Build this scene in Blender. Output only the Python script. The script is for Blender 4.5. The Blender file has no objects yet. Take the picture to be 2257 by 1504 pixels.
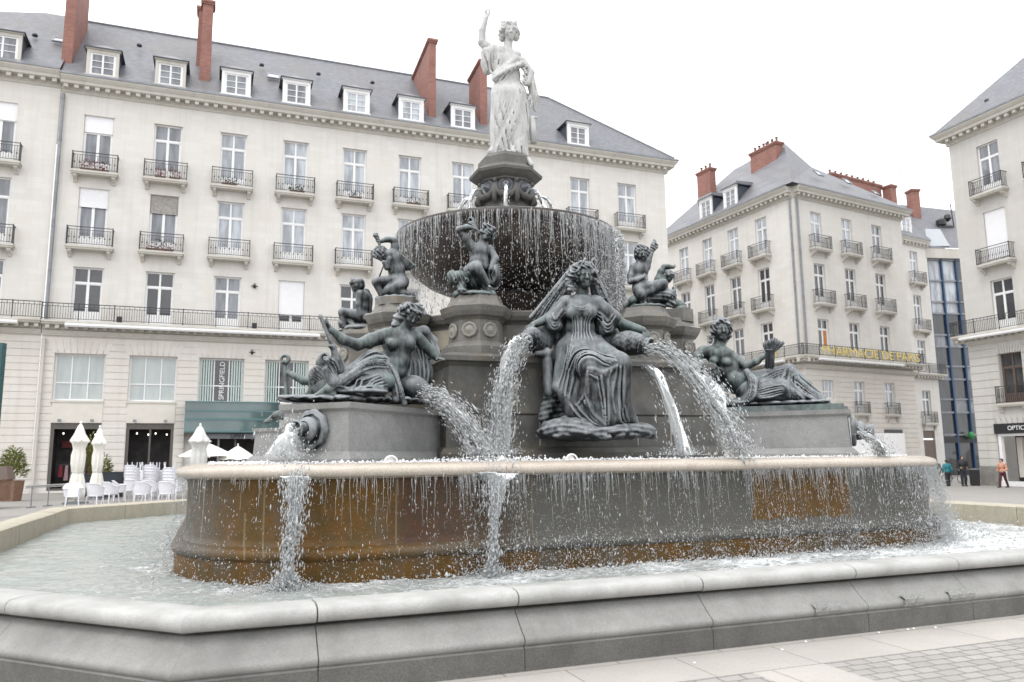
import bpy, math, random
import numpy as np
from mathutils import Vector, Matrix
random.seed(7); RNG = np.random.default_rng(7)
S = bpy.context.scene
COL = S.collection
R_ = math.radians

# ------------------------------------------------------------------ camera
CAMZ = 1.65
_p, _r, FPX = R_(8.5), R_(0.65), 1720.0
F_ = np.array([0, math.cos(_p), math.sin(_p)])
_R0 = np.array([1.0, 0, 0]); _U0 = np.cross(_R0, F_)
RT = _R0 * math.cos(_r) - _U0 * math.sin(_r)
UP = np.cross(RT, F_)
cam_d = bpy.data.cameras.new('camera'); cam = bpy.data.objects.new('camera', cam_d); COL.objects.link(cam)
cam.matrix_world = Matrix(((RT[0], UP[0], -F_[0], 0), (RT[1], UP[1], -F_[1], 0), (RT[2], UP[2], -F_[2], CAMZ), (0, 0, 0, 1)))
cam_d.sensor_width = 36; cam_d.lens = FPX / 2257 * 36
cam_d.clip_start = 0.1; cam_d.clip_end = 3000
cam_d.dof.use_dof = True; cam_d.dof.focus_distance = 12.5; cam_d.dof.aperture_fstop = 1.7
S.camera = cam

# ------------------------------------------------------------------ overcast sky, soft sun, exposure
SUN_EL, SUN_AZ = R_(58), R_(150)      # azimuth measured from +x towards +y is set below
W = bpy.data.worlds.new('World'); S.world = W; W.use_nodes = True
wn = W.node_tree; bg = wn.nodes['Background']
sky = wn.nodes.new('ShaderNodeTexSky'); sky.sky_type = 'NISHITA'; sky.sun_disc = False
sky.sun_elevation = SUN_EL; sky.sun_rotation = R_(-35); sky.air_density = 1.0; sky.dust_density = 6.0; sky.ozone_density = 1.0
hs = wn.nodes.new('ShaderNodeHueSaturation'); hs.inputs['Saturation'].default_value = 0.10
mxw = wn.nodes.new('ShaderNodeMix'); mxw.data_type = 'RGBA'; mxw.inputs[0].default_value = 0.80
mxw.inputs[7].default_value = (9.6, 9.75, 10.0, 1)
wn.links.new(sky.outputs[0], hs.inputs['Color']); wn.links.new(hs.outputs[0], mxw.inputs[6])
wn.links.new(mxw.outputs[2], bg.inputs['Color']); bg.inputs['Strength'].default_value = 0.13
sun_d = bpy.data.lights.new('sun', 'SUN'); sun_d.energy = 0.9; sun_d.angle = R_(25); sun_d.color = (1, 0.97, 0.93)
sun = bpy.data.objects.new('sun', sun_d); COL.objects.link(sun)
sun.rotation_euler = Vector((0.45, 0.62, -1.35)).to_track_quat('-Z', 'Y').to_euler()
S.view_settings.view_transform = 'Standard'; S.view_settings.look = 'None'
S.view_settings.exposure = 0.80; S.view_settings.gamma = 1.0
S.cycles.max_bounces = 6; S.cycles.transparent_max_bounces = 12; S.cycles.caustics_reflective = False; S.cycles.caustics_refractive = False

# ------------------------------------------------------------------ helpers
def ray(px, py):
    return F_ + RT * (px - 1128.5) / FPX - UP * (py - 752) / FPX
def at(px, py, Y):
    d = ray(px, py); t = Y / d[1]
    return np.array([d[0] * t, Y, CAMZ + d[2] * t])
def sstep(t): t = np.clip(t, 0, 1); return t * t * (3 - 2 * t)
def gz(x, y): return -0.55 * sstep((x * 0.9 + y * 0.35 - 14) / 32)
def onground(px, py):
    d = ray(px, py); z = 0.0
    for _ in range(12):
        t = (z - CAMZ) / d[2]; z = float(gz(d[0] * t, d[1] * t))
    return np.array([d[0] * t, d[1] * t, z])

def tag(o, label=None, cat=None, group=None, kind=None):
    if label: o['label'] = label
    if cat: o['category'] = cat
    if group: o['group'] = group
    if kind: o['kind'] = kind
    return o
def empty(name, loc=(0, 0, 0), rz=0):
    o = bpy.data.objects.new(name, None); COL.objects.link(o); o.location = loc; o.rotation_euler = (0, 0, rz); o.empty_display_size = 0.2
    return o
def link(name, me, parent=None, loc=None, rz=None, scale=None):
    o = bpy.data.objects.new(name, me); COL.objects.link(o)
    if parent: o.parent = parent
    if loc is not None: o.location = loc
    if rz is not None: o.rotation_euler = (0, 0, rz)
    if scale is not None: o.scale = scale
    return o
def copy_tree(o, parent=None):
    c = o.copy(); COL.objects.link(c); c.parent = parent
    for ch in list(o.children): copy_tree(ch, c)
    return c

class MB:
    def __init__(s): s.v = []; s.f = []; s.m = []; s.cur = 0
    def add(s, vs, fs):
        b = len(s.v); s.v += [tuple(map(float, p)) for p in vs]
        for f in fs: s.f.append(tuple(b + i for i in f)); s.m.append(s.cur)
    def box(s, x0, x1, y0, y1, z0, z1):
        s.add([(x0, y0, z0), (x1, y0, z0), (x1, y1, z0), (x0, y1, z0), (x0, y0, z1), (x1, y0, z1), (x1, y1, z1), (x0, y1, z1)],
              [(0, 3, 2, 1), (4, 5, 6, 7), (0, 1, 5, 4), (1, 2, 6, 5), (2, 3, 7, 6), (3, 0, 4, 7)]); return s
    def quad(s, *p): s.add(p, [tuple(range(len(p)))]); return s
    def prism(s, poly, z0, z1, top=None):
        n = len(poly); top = top or poly
        s.add([(x, y, z0) for x, y in poly] + [(x, y, z1) for x, y in top],
              [tuple(range(n))[::-1], tuple(range(n, 2 * n))] + [(i, (i + 1) % n, n + (i + 1) % n, n + i) for i in range(n)]); return s
    def tube(s, pts, r, n=8, cap=True):
        P = [np.array(p, float) for p in pts]; m = len(P)
        rr = r if hasattr(r, '__len__') else [r] * m
        vs = []; prev = None
        for i in range(m):
            t = P[min(i + 1, m - 1)] - P[max(i - 1, 0)]; t /= (np.linalg.norm(t) + 1e-9)
            if prev is None:
                a = np.array([0, 0, 1.0]) if abs(t[2]) < 0.9 else np.array([1.0, 0, 0])
            else: a = prev
            x = np.cross(t, a); nx = np.linalg.norm(x)
            x = x / nx if nx > 1e-6 else np.array([1.0, 0, 0])
            y = np.cross(x, t); prev = y
            for k in range(n):
                q = 2 * math.pi * k / n
                vs.append(P[i] + (x * math.cos(q) + y * math.sin(q)) * rr[i])
        fs = [(i * n + k, i * n + (k + 1) % n, (i + 1) * n + (k + 1) % n, (i + 1) * n + k) for i in range(m - 1) for k in range(n)]
        if cap: fs += [tuple(range(n))[::-1], tuple(range((m - 1) * n, m * n))]
        s.add(vs, fs); return s
    def lathe(s, prof, n=48, c=(0, 0, 0), a0=0, a1=2 * math.pi, cap=True):
        full = abs(a1 - a0 - 2 * math.pi) < 1e-6; m = n if full else n + 1
        vs = [(c[0] + r * math.cos(a0 + (a1 - a0) * k / n), c[1] + r * math.sin(a0 + (a1 - a0) * k / n), c[2] + z) for r, z in prof for k in range(m)]
        fs = []
        for i in range(len(prof) - 1):
            for k in range(n):
                k2 = (k + 1) % m
                fs.append((i * m + k, i * m + k2, (i + 1) * m + k2, (i + 1) * m + k))
        if cap and full:
            if prof[0][0] > 1e-4: fs.append(tuple(range(m))[::-1])
            if prof[-1][0] > 1e-4: fs.append(tuple(range((len(prof) - 1) * m, len(prof) * m)))
        s.add(vs, fs); return s
    def sweep(s, path, prof, closed=True):
        """path: list of (x,y); prof: list of (offset outward, z)."""
        P = [np.array(p[:2], float) for p in path]; n = len(P); N = []
        for i in range(n):
            a = P[i] - P[i - 1] if (closed or i > 0) else P[1] - P[0]
            b = P[(i + 1) % n] - P[i] if (closed or i < n - 1) else P[-1] - P[-2]
            a = a / (np.linalg.norm(a) + 1e-12); b = b / (np.linalg.norm(b) + 1e-12)
            na = np.array([a[1], -a[0]]); nb = np.array([b[1], -b[0]]); m = na + nb
            N.append(m / max(1e-6, np.dot(m, na)))
        k = len(prof)
        vs = [(P[i][0] + N[i][0] * o, P[i][1] + N[i][1] * o, z) for i in range(n) for o, z in prof]
        fs = [(i * k + j, ((i + 1) % n) * k + j, ((i + 1) % n) * k + j + 1, i * k + j + 1) for i in range(n if closed else n - 1) for j in range(k - 1)]
        s.add(vs, fs)
        if not closed: s.add(vs[:k], [tuple(range(k))]); s.add(vs[-k:], [tuple(range(k))[::-1]])
        return s
    def mesh(s, name, mats, smooth=False, angle=None):
        me = bpy.data.meshes.new(name); me.from_pydata(s.v, [], s.f)
        for m in (mats if isinstance(mats, (list, tuple)) else [mats]): me.materials.append(m)
        if any(s.m): me.polygons.foreach_set('material_index', s.m)
        if smooth: me.polygons.foreach_set('use_smooth', [True] * len(s.f))
        if smooth and angle: me.set_sharp_from_angle(angle=R_(angle))
        me.update(); return me
    def build(s, name, mats, parent=None, smooth=False, angle=None, **k):
        return link(name, s.mesh(name, mats, smooth, angle), parent, **k)

# ------------------------------------------------------------------ materials
def new_mat(name):
    m = bpy.data.materials.new(name); m.use_nodes = True
    nt = m.node_tree; return m, nt, nt.nodes['Principled BSDF']
class NT:
    def __init__(s, nt): s.t = nt
    def n(s, typ, **k):
        o = s.t.nodes.new(typ)
        for a, b in k.items(): setattr(o, a, b)
        return o
    def l(s, a, b): s.t.links.new(a, b)
    def coord(s, kind='Object'): return s.n('ShaderNodeTexCoord').outputs[kind]
    def mapping(s, src, scale=(1, 1, 1), loc=(0, 0, 0), rot=(0, 0, 0)):
        m = s.n('ShaderNodeMapping'); m.inputs['Scale'].default_value = scale; m.inputs['Location'].default_value = loc; m.inputs['Rotation'].default_value = rot
        s.l(src, m.inputs['Vector']); return m.outputs[0]
    def noise(s, src, scale, detail=4, rough=0.55, dist=0.0):
        o = s.n('ShaderNodeTexNoise'); o.inputs['Scale'].default_value = scale; o.inputs['Detail'].default_value = detail
        o.inputs['Roughness'].default_value = rough; o.inputs['Distortion'].default_value = dist
        s.l(src, o.inputs['Vector']); return o.outputs[0]
    def ramp(s, src, stops, interp='LINEAR'):
        o = s.n('ShaderNodeValToRGB'); o.color_ramp.interpolation = interp; cr = o.color_ramp
        while len(cr.elements) < len(stops): cr.elements.new(0.5)
        for e, (p, c) in zip(cr.elements, stops):
            e.position = p; e.color = (c, c, c, 1) if not hasattr(c, '__len__') else (*c, 1)
        s.l(src, o.inputs[0]); return o.outputs[0]
    def mix(s, f, a, b, mode='MIX'):
        o = s.n('ShaderNodeMix', data_type='RGBA', blend_type=mode)
        for i, x in ((0, f), (6, a), (7, b)):
            if hasattr(x, 'is_linked') or hasattr(x, 'node'): s.l(x, o.inputs[i])
            elif i == 0: o.inputs[0].default_value = x
            else: o.inputs[i].default_value = (*x, 1) if hasattr(x, '__len__') else (x, x, x, 1)
        return o.outputs[2]
    def math(s, op, a, b=0.0, c=0.0, clamp=False):
        o = s.n('ShaderNodeMath', operation=op); o.use_clamp = clamp
        for i, x in enumerate((a, b, c)):
            if hasattr(x, 'node'): s.l(x, o.inputs[i])
            else: o.inputs[i].default_value = x
        return o.outputs[0]
    def sep(s, src):
        o = s.n('ShaderNodeSeparateXYZ'); s.l(src, o.inputs[0]); return o.outputs
    def bump(s, h, dist, strength=1.0, prev=None):
        o = s.n('ShaderNodeBump'); o.inputs['Distance'].default_value = dist; o.inputs['Strength'].default_value = strength
        s.l(h, o.inputs['Height'])
        if prev is not None: s.l(prev, o.inputs['Normal'])
        return o.outputs[0]

def simple(name, c, rough=0.6, metal=0.0, var=0.12, scale=6, spec=None, bumpd=0.0):
    m, nt, b = new_mat(name); k = NT(nt); co = k.coord()
    nz = k.noise(co, scale, 5)
    lo = tuple(x * (1 - var) for x in c); hi = tuple(min(1, x * (1 + var)) for x in c)
    k.l(k.ramp(nz, [(0.3, lo), (0.7, hi)]), b.inputs['Base Color'])
    b.inputs['Roughness'].default_value = rough; b.inputs['Metallic'].default_value = metal
    if spec is not None: b.inputs['Specular IOR Level'].default_value = spec
    if bumpd: k.l(k.bump(k.noise(co, scale * 8, 4), bumpd), b.inputs['Normal'])
    return m

def stone_wall_mat(name, c, courses=0.36, streak=0.5):
    """limestone facade: block-to-block tint, faint joints, rain streaks, blotches"""
    m, nt, b = new_mat(name); k = NT(nt); co = k.coord()
    sx = k.sep(co); comb = k.n('ShaderNodeCombineXYZ')
    k.l(k.math('ADD', sx[0], sx[1]), comb.inputs[0]); k.l(sx[2], comb.inputs[1])
    br = k.n('ShaderNodeTexBrick'); br.inputs['Scale'].default_value = 1.0
    br.inputs['Brick Width'].default_value = 0.85; br.inputs['Row Height'].default_value = courses
    br.inputs['Mortar Size'].default_value = 0.006; br.inputs['Mortar Smooth'].default_value = 0.3; br.inputs['Bias'].default_value = 0.0
    k.l(comb.outputs[0], br.inputs['Vector'])
    br.inputs['Color1'].default_value = (*[x * 1.035 for x in c], 1); br.inputs['Color2'].default_value = (*[x * f for x, f in zip(c, (0.965, 0.955, 0.94))], 1)
    br.inputs['Mortar'].default_value = (*[x * 0.86 for x in c], 1)
    col = br.outputs[0]
    n1 = k.noise(co, 0.5, 5, 0.6)
    col = k.mix(k.ramp(n1, [(0.40, 0.0), (0.72, 0.55)]), col, tuple(x * f for x, f in zip(c, (0.99, 0.945, 0.885))))
    st = k.noise(k.mapping(co, (2.2, 2.2, 0.12)), 1.0, 6, 0.65)
    col = k.mix(k.ramp(st, [(0.50, 0.0), (0.80, streak)]), col, tuple(x * f for x, f in zip(c, (0.72, 0.71, 0.69))))
    n2 = k.noise(co, 14, 5, 0.7)
    col = k.mix(k.ramp(n2, [(0.45, 0.0), (0.8, 0.22)]), col, tuple(x * 0.7 for x in c))
    k.l(col, b.inputs['Base Color']); b.inputs['Roughness'].default_value = 0.85; b.inputs['Specular IOR Level'].default_value = 0.2
    k.l(k.bump(k.noise(co, 30, 4), 0.01, 0.6), b.inputs['Normal'])
    return m

def slate_mat(name, c=(0.155, 0.16, 0.18)):
    m, nt, b = new_mat(name); k = NT(nt); co = k.coord(); sx = k.sep(co)
    comb = k.n('ShaderNodeCombineXYZ'); k.l(k.math('ADD', sx[0], k.math('MULTIPLY', sx[1], 0.02)), comb.inputs[0]); k.l(sx[2], comb.inputs[1])
    br = k.n('ShaderNodeTexBrick'); br.inputs['Scale'].default_value = 1; br.inputs['Brick Width'].default_value = 0.28; br.inputs['Row Height'].default_value = 0.13
    br.inputs['Mortar Size'].default_value = 0.008; k.l(comb.outputs[0], br.inputs['Vector'])
    br.inputs['Color1'].default_value = (*[x * 1.15 for x in c], 1); br.inputs['Color2'].default_value = (*[x * 0.82 for x in c], 1); br.inputs['Mortar'].default_value = (*[x * 0.55 for x in c], 1)
    n1 = k.noise(co, 0.35, 6, 0.65)
    col = k.mix(k.ramp(n1, [(0.42, 0.0), (0.70, 0.5)]), br.outputs[0], (0.15, 0.135, 0.12))
    st = k.noise(k.mapping(co, (3, 3, 0.3)), 1, 5)
    col = k.mix(k.ramp(st, [(0.5, 0.0), (0.8, 0.3)]), col, (0.24, 0.24, 0.25))
    k.l(col, b.inputs['Base Color']); b.inputs['Roughness'].default_value = 0.5; b.inputs['Specular IOR Level'].default_value = 0.4
    k.l(k.bump(br.outputs[1], 0.012, 0.7), b.inputs['Normal'])
    return m

def brick_mat(name):
    m, nt, b = new_mat(name); k = NT(nt); co = k.coord(); sx = k.sep(co)
    comb = k.n('ShaderNodeCombineXYZ'); k.l(k.math('ADD', sx[0], sx[1]), comb.inputs[0]); k.l(sx[2], comb.inputs[1])
    br = k.n('ShaderNodeTexBrick'); br.inputs['Scale'].default_value = 1; br.inputs['Brick Width'].default_value = 0.24; br.inputs['Row Height'].default_value = 0.085
    br.inputs['Mortar Size'].default_value = 0.008; k.l(comb.outputs[0], br.inputs['Vector'])
    br.inputs['Color1'].default_value = (0.29, 0.13, 0.105, 1); br.inputs['Color2'].default_value = (0.22, 0.085, 0.068, 1); br.inputs['Mortar'].default_value = (0.33, 0.22, 0.18, 1)
    n1 = k.noise(co, 0.9, 5)
    col = k.mix(k.ramp(n1, [(0.45, 0.0), (0.75, 0.55)]), br.outputs[0], (0.16, 0.08, 0.065))
    k.l(col, b.inputs['Base Color']); b.inputs['Roughness'].default_value = 0.85
    return m

def glass_mat(name, c, spec=0.9, rough=0.04):
    """opaque glossy pane; room, curtain and pale sky reflection painted into its colour"""
    m, nt, b = new_mat(name); k = NT(nt)
    oi = k.n('ShaderNodeObjectInfo'); co = k.coord()
    off = k.n('ShaderNodeVectorMath', operation='SCALE'); k.l(oi.outputs['Location'], off.inputs[0]); off.inputs['Scale'].default_value = 1.7
    ad = k.n('ShaderNodeVectorMath', operation='ADD'); k.l(co, ad.inputs[0]); k.l(off.outputs[0], ad.inputs[1])
    nz = k.noise(k.mapping(ad.outputs[0], (1.6, 1.6, 0.35)), 1.3, 2)
    k.l(k.ramp(nz, [(0.40, tuple(x * 0.72 for x in c)), (0.60, tuple(min(1, x * 1.3) for x in c))]), b.inputs['Base Color'])
    b.inputs['Roughness'].default_value = rough; b.inputs['Specular IOR Level'].default_value = spec
    k.l(k.bump(k.noise(ad.outputs[0], 0.8, 1), 0.02, 0.5), b.inputs['Normal'])
    return m

def granite_mat(name, c, joint=None, wet=0.0, dark=0.6, lichen=0.0, rough=0.75, speck=1.0):
    m, nt, b = new_mat(name); k = NT(nt); co = k.coord()
    g = k.noise(co, 95, 3, 0.8)
    col = k.ramp(g, [(0.34, tuple(x * (1 - .38 * speck) for x in c)), (0.5, c), (0.68, tuple(min(1, x * (1 + .4 * speck)) for x in c))])
    n1 = k.noise(co, 1.7, 6, 0.65)
    col = k.mix(k.ramp(n1, [(0.42, 0.0), (0.70, dark)]), col, tuple(x * 0.45 for x in c))
    n2 = k.noise(k.mapping(co, (1, 1, 0.35)), 5.0, 6, 0.7)
    col = k.mix(k.ramp(n2, [(0.5, 0.0), (0.75, 0.45)]), col, tuple(x * f for x, f in zip(c, (0.55, 0.52, 0.42))))
    if lichen:
        n3 = k.noise(co, 2.6, 5, 0.6)
        col = k.mix(k.ramp(n3, [(0.52, 0.0), (0.66, lichen)]), col, (0.30, 0.23, 0.11))
    k.l(col, b.inputs['Base Color']); b.inputs['Roughness'].default_value = rough
    if wet: k.l(k.ramp(k.noise(co, 3, 3), [(0.35, rough * 0.35), (0.65, rough)]), b.inputs['Roughness'])
    k.l(k.bump(k.noise(co, 60, 4, 0.7), 0.006, 0.8, k.bump(k.noise(co, 6, 3), 0.02, 0.5)), b.inputs['Normal'])
    return m

M = {}
M['wall'] = stone_wall_mat('cream limestone', (0.655, 0.64, 0.615))
M['wall_pink'] = stone_wall_mat('rosy limestone', (0.655, 0.628, 0.592), 0.42, 0.4)
M['trim'] = stone_wall_mat('weathered limestone trim', (0.54, 0.525, 0.485), 5, 0.7)
M['panel'] = simple('smooth cream panel', (0.62, 0.585, 0.53), 0.8, var=0.05, scale=2)
M['slate'] = slate_mat('slate roof'); M['slate_dark'] = simple('slate cheek', (0.055, 0.065, 0.085), 0.5, var=0.25, scale=5)
M['zinc'] = simple('zinc', (0.22, 0.23, 0.25), 0.45, 0.3, var=0.2, scale=2)
M['brick'] = brick_mat('red chimney brick')
M['white'] = simple('white paint', (0.78, 0.78, 0.78), 0.5, var=0.05)
M['blind'] = simple('white roller shutter', (0.80, 0.80, 0.82), 0.6, var=0.03)
M['blindgrey'] = simple('grey slatted shutter', (0.33, 0.31, 0.29), 0.7, var=0.3, scale=9)
M['iron'] = simple('wrought iron', (0.035, 0.035, 0.038), 0.5, 0.2, var=0.2)
M['glassA'] = glass_mat('window glass with painted sky', (0.36, 0.385, 0.42))
M['glassD'] = glass_mat('pale green shop office glass', (0.40, 0.44, 0.43)); M['glassD'].node_tree.nodes['Color Ramp'].color_ramp.elements[0].color = (.36, .40, .395, 1); M['glassD'].node_tree.nodes['Color Ramp'].color_ramp.elements[1].color = (.42, .46, .45, 1)
M['glassB'] = glass_mat('grey window glass', (0.17, 0.18, 0.20))
M['glassC'] = glass_mat('dark window glass', (0.035, 0.036, 0.04))
M['shopdark'] = simple('dim shop interior', (0.05, 0.045, 0.045), 0.7, var=0.5, scale=2)
M['black'] = simple('black', (0.02, 0.02, 0.022), 0.4, var=0.2)
M['plinth'] = granite_mat('grey plinth stone', (0.26, 0.25, 0.235))
M['teal_stripe'] = simple('pale green stripes', (0.50, 0.60, 0.57), 0.5, var=.05)
M['shopframe'] = simple('dark bronze shop frame', (0.11, 0.10, 0.09), 0.4, .3, var=.1)
M['tealglass'] = simple('teal glass canopy', (0.075, 0.12, 0.12), 0.06, var=.25, scale=.6, spec=1.0)
M['tealdark'] = simple('teal metal', (0.08, 0.16, 0.17), 0.35, var=.1)
M['sign_grey'] = simple('dark sign letters', (0.03, 0.03, 0.035), 0.5)
M['gold'] = simple('gilt letters', (0.62, 0.47, 0.11), 0.38, .25, var=.15)
M['orange'] = simple('orange curtain', (0.50, 0.20, 0.07), .8)
M['doorbrown'] = simple('brown painted wood', (0.12, 0.085, 0.07), 0.5)
M['bluemetal'] = simple('blue painted metal', (0.018, 0.06, 0.14), 0.35)
M['wall_grey'] = stone_wall_mat('grey cream limestone', (0.55, 0.54, 0.52), .38)
def emis(name, c, s):
    m, nt, b = new_mat(name); b.inputs['Base Color'].default_value = (*c, 1); b.inputs['Emission Color'].default_value = (*c, 1); b.inputs['Emission Strength'].default_value = s; return m
M['lampglow'] = emis('lit shop spotlight', (1, .95, .85), 1.6)
M['greensign'] = emis('lit green sign', (.02, .20, .05), .06)
M['warmlit'] = emis('lit display shelves', (.75, .45, .22), .35)
M['mortar'] = simple('lime mortar', (0.36, 0.33, 0.26), .9)
M['rosette'] = granite_mat('carved rosette stone', (0.27, 0.26, 0.23), dark=.5)
M['slategrey'] = simple('blue grey lead', (0.17, 0.18, 0.20), .45, .2, var=.35, scale=14)
M['white_worn'] = simple('worn white enamel', (0.70, 0.68, 0.66), .4, var=.12, scale=12)
M['foamwater'] = simple('churning white water', (0.74, 0.75, 0.76), .18, var=.18, scale=7, bumpd=.05)
def bronze_mat(name='weathered bronze', green=.10, base=(0.009, 0.010, 0.0115), pale=(0.275, 0.29, 0.305), lo=.10, hi=.85):
    """dark bronze, blue-grey weathering in vertical runs, verdigris patches; painted highlights on worn ridges and upward faces"""
    m, nt, b = new_mat(name); k = NT(nt); co = k.coord()
    geo = k.n('ShaderNodeNewGeometry'); pt = geo.outputs['Pointiness']
    n1 = k.noise(k.mapping(co, (1, 1, .3)), 11, 5, .65); n2 = k.noise(co, 3.0, 5, .6); n3 = k.noise(co, 42, 3, .7)
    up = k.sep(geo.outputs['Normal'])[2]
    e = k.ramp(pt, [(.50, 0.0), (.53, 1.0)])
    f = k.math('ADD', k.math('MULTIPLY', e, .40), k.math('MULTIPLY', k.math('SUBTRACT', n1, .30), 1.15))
    f = k.math('ADD', f, k.math('MULTIPLY', k.math('SUBTRACT', n2, .5), 1.0)); f = k.math('ADD', f, k.math('MULTIPLY', up, .42))  # upward faces painted paler, as if catching sky light
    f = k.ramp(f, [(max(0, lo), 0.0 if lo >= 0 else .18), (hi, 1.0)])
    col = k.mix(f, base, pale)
    col = k.mix(k.ramp(k.noise(co, 2.2, 4, .6), [(.48, 0.0), (.66, green)]), col, k.mix(f, (0.035, 0.085, 0.07), (0.17, 0.30, 0.26)))
    col = k.mix(k.ramp(n3, [(.5, 0.0), (.75, .35)]), col, (0.02, 0.024, 0.026))
    k.l(col, b.inputs['Base Color']); k.l(k.ramp(f, [(0, .34), (1, .7)]), b.inputs['Roughness']); b.inputs['Metallic'].default_value = 0.15; b.inputs['Specular IOR Level'].default_value = .4
    k.l(k.bump(n3, .003, .6), b.inputs['Normal'])
    return m
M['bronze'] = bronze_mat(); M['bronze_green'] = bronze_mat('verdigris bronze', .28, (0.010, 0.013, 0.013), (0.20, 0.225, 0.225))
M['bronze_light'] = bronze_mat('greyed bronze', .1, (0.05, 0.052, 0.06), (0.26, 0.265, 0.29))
def marble_mat():
    m, nt, b = new_mat('weathered white marble'); k = NT(nt); co = k.coord(); geo = k.n('ShaderNodeNewGeometry')
    n1 = k.noise(k.mapping(co, (1, 1, .3)), 9, 6, .7)
    col = k.mix(k.ramp(n1, [(.42, 0.0), (.75, .75)]), (.47, .47, .46), (.28, .28, .27))
    col = k.mix(k.ramp(k.noise(k.mapping(co, (1, 1, .4)), 22, 5, .7), [(.52, 0.0), (.74, .6)]), col, (.20, .20, .19))
    k.l(col, b.inputs['Base Color']); b.inputs['Roughness'].default_value = .55; return m
M['marble'] = marble_mat(); M['bronze_pale'] = bronze_mat('highlight painted bronze', .14, lo=.04, hi=.88, pale=(.285, .30, .315))  # paler bronze for the robes, with stronger painted highlights
M['redboard'] = simple('dark red display board', (.16, .03, .03), .7)

# ------------------------------------------------------------------ ground
def paving_mat():
    m, nt, b = new_mat('square paving'); k = NT(nt); co = k.coord()
    A = R_(20.7); rot = k.mapping(co, (1, 1, 1), (0, 0, 0), (0, 0, -A))
    s = k.sep(rot)
    slab = k.n('ShaderNodeTexBrick'); slab.inputs['Scale'].default_value = 1; slab.inputs['Brick Width'].default_value = 0.98; slab.inputs['Row Height'].default_value = 0.62
    slab.inputs['Mortar Size'].default_value = 0.006; k.l(k.mapping(rot, (1, 1, 1), (0.31, 0.33, 0)), slab.inputs['Vector'])
    slab.inputs['Color1'].default_value = (0.375, 0.35, 0.32, 1); slab.inputs['Color2'].default_value = (0.33, 0.31, 0.285, 1); slab.inputs['Mortar'].default_value = (0.15, 0.135, 0.12, 1)
    slab2 = k.n('ShaderNodeTexBrick'); slab2.inputs['Scale'].default_value = 1; slab2.inputs['Brick Width'].default_value = 1.3; slab2.inputs['Row Height'].default_value = 0.8
    slab2.inputs['Mortar Size'].default_value = 0.008; k.l(rot, slab2.inputs['Vector'])
    slab2.inputs['Color1'].default_value = (0.25, 0.235, 0.22, 1); slab2.inputs['Color2'].default_value = (0.215, 0.205, 0.195, 1); slab2.inputs['Mortar'].default_value = (0.15, 0.14, 0.13, 1)
    sett = k.n('ShaderNodeTexBrick'); sett.inputs['Scale'].default_value = 1; sett.inputs['Brick Width'].default_value = 0.20; sett.inputs['Row Height'].default_value = 0.125
    sett.inputs['Mortar Size'].default_value = 0.010; sett.inputs['Mortar Smooth'].default_value = 0.4
    dist = k.n('ShaderNodeVectorMath', operation='ADD'); nn = k.n('ShaderNodeTexNoise'); nn.inputs['Scale'].default_value = 5; k.l(rot, nn.inputs[0])
    sc = k.n('ShaderNodeVectorMath', operation='SCALE'); k.l(nn.outputs[1], sc.inputs[0]); sc.inputs['Scale'].default_value = 0.035
    k.l(rot, dist.inputs[0]); k.l(sc.outputs[0], dist.inputs[1]); k.l(dist.outputs[0], sett.inputs['Vector'])
    sett.inputs['Color1'].default_value = (0.30, 0.285, 0.27, 1); sett.inputs['Color2'].default_value = (0.22, 0.21, 0.20, 1); sett.inputs['Mortar'].default_value = (0.11, 0.10, 0.09, 1)
    # border slabs lie against the pool, setts further out, plain slabs on the far square
    vv = s[1]; strip = k.math('MULTIPLY', k.math('GREATER_THAN', s[0], 3.92), k.math('LESS_THAN', s[0], 4.6)); nearpool = k.math('MAXIMUM', k.math('GREATER_THAN', vv, 5.25), strip)   # rotated v of the pool wall foot ~5.6
    far = k.math('GREATER_THAN', s[1], 9.5)
    mx = k.mix(nearpool, sett.outputs[0], slab.outputs[0]); mx = k.mix(far, mx, slab2.outputs[0])
    side = k.math('LESS_THAN', s[0], 1.65)
    nearleft = k.math('MULTIPLY', side, k.math('GREATER_THAN', vv, 4.1))
    mx = k.mix(nearleft, mx, k.mix(far, slab.outputs[0], slab2.outputs[0]))
    n1 = k.noise(co, 0.8, 6, 0.65); mx = k.mix(k.ramp(n1, [(0.42, 0.0), (0.72, 0.4)]), mx, (0.20, 0.19, 0.175))
    n2 = k.noise(co, 24, 5, 0.7); mx = k.mix(k.ramp(n2, [(0.52, 0.0), (0.8, 0.5)]), mx, (0.16, 0.15, 0.14))
    n3 = k.noise(co, 120, 2, 0.7); mx = k.mix(k.ramp(n3, [(0.40, 0.25), (0.6, 0.0)]), mx, (0.5, 0.48, 0.45))
    k.l(mx, b.inputs['Base Color']); b.inputs['Roughness'].default_value = 0.78
    hb = k.mix(nearpool, sett.outputs[1], slab.outputs[1])
    k.l(k.bump(k.noise(co, 50, 4), 0.004, 0.7, k.bump(k.math('SUBTRACT', 1.0, hb), 0.01, 0.8)), b.inputs['Normal'])
    return m
M['paving'] = paving_mat()
def ground():
    xs = np.concatenate([np.linspace(-1500, -80, 6), np.linspace(-70, 70, 71), np.linspace(80, 1500, 6)])
    ys = np.concatenate([np.linspace(-300, -12, 4), np.linspace(-8, 110, 60), np.linspace(120, 2500, 6)])
    v = [(x, y, float(gz(x, y))) for y in ys for x in xs]; nx = len(xs)
    # leave the ground whole under the pool
    f = [(j * nx + i, j * nx + i + 1, (j + 1) * nx + i + 1, (j + 1) * nx + i) for j in range(len(ys) - 1) for i in range(nx - 1)]
    me = bpy.data.meshes.new('ground'); me.from_pydata(v, [], f); me.materials.append(M['paving'])
    me.polygons.foreach_set('use_smooth', [True] * len(f))
    tag(link('ground', me), kind='structure')
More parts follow.
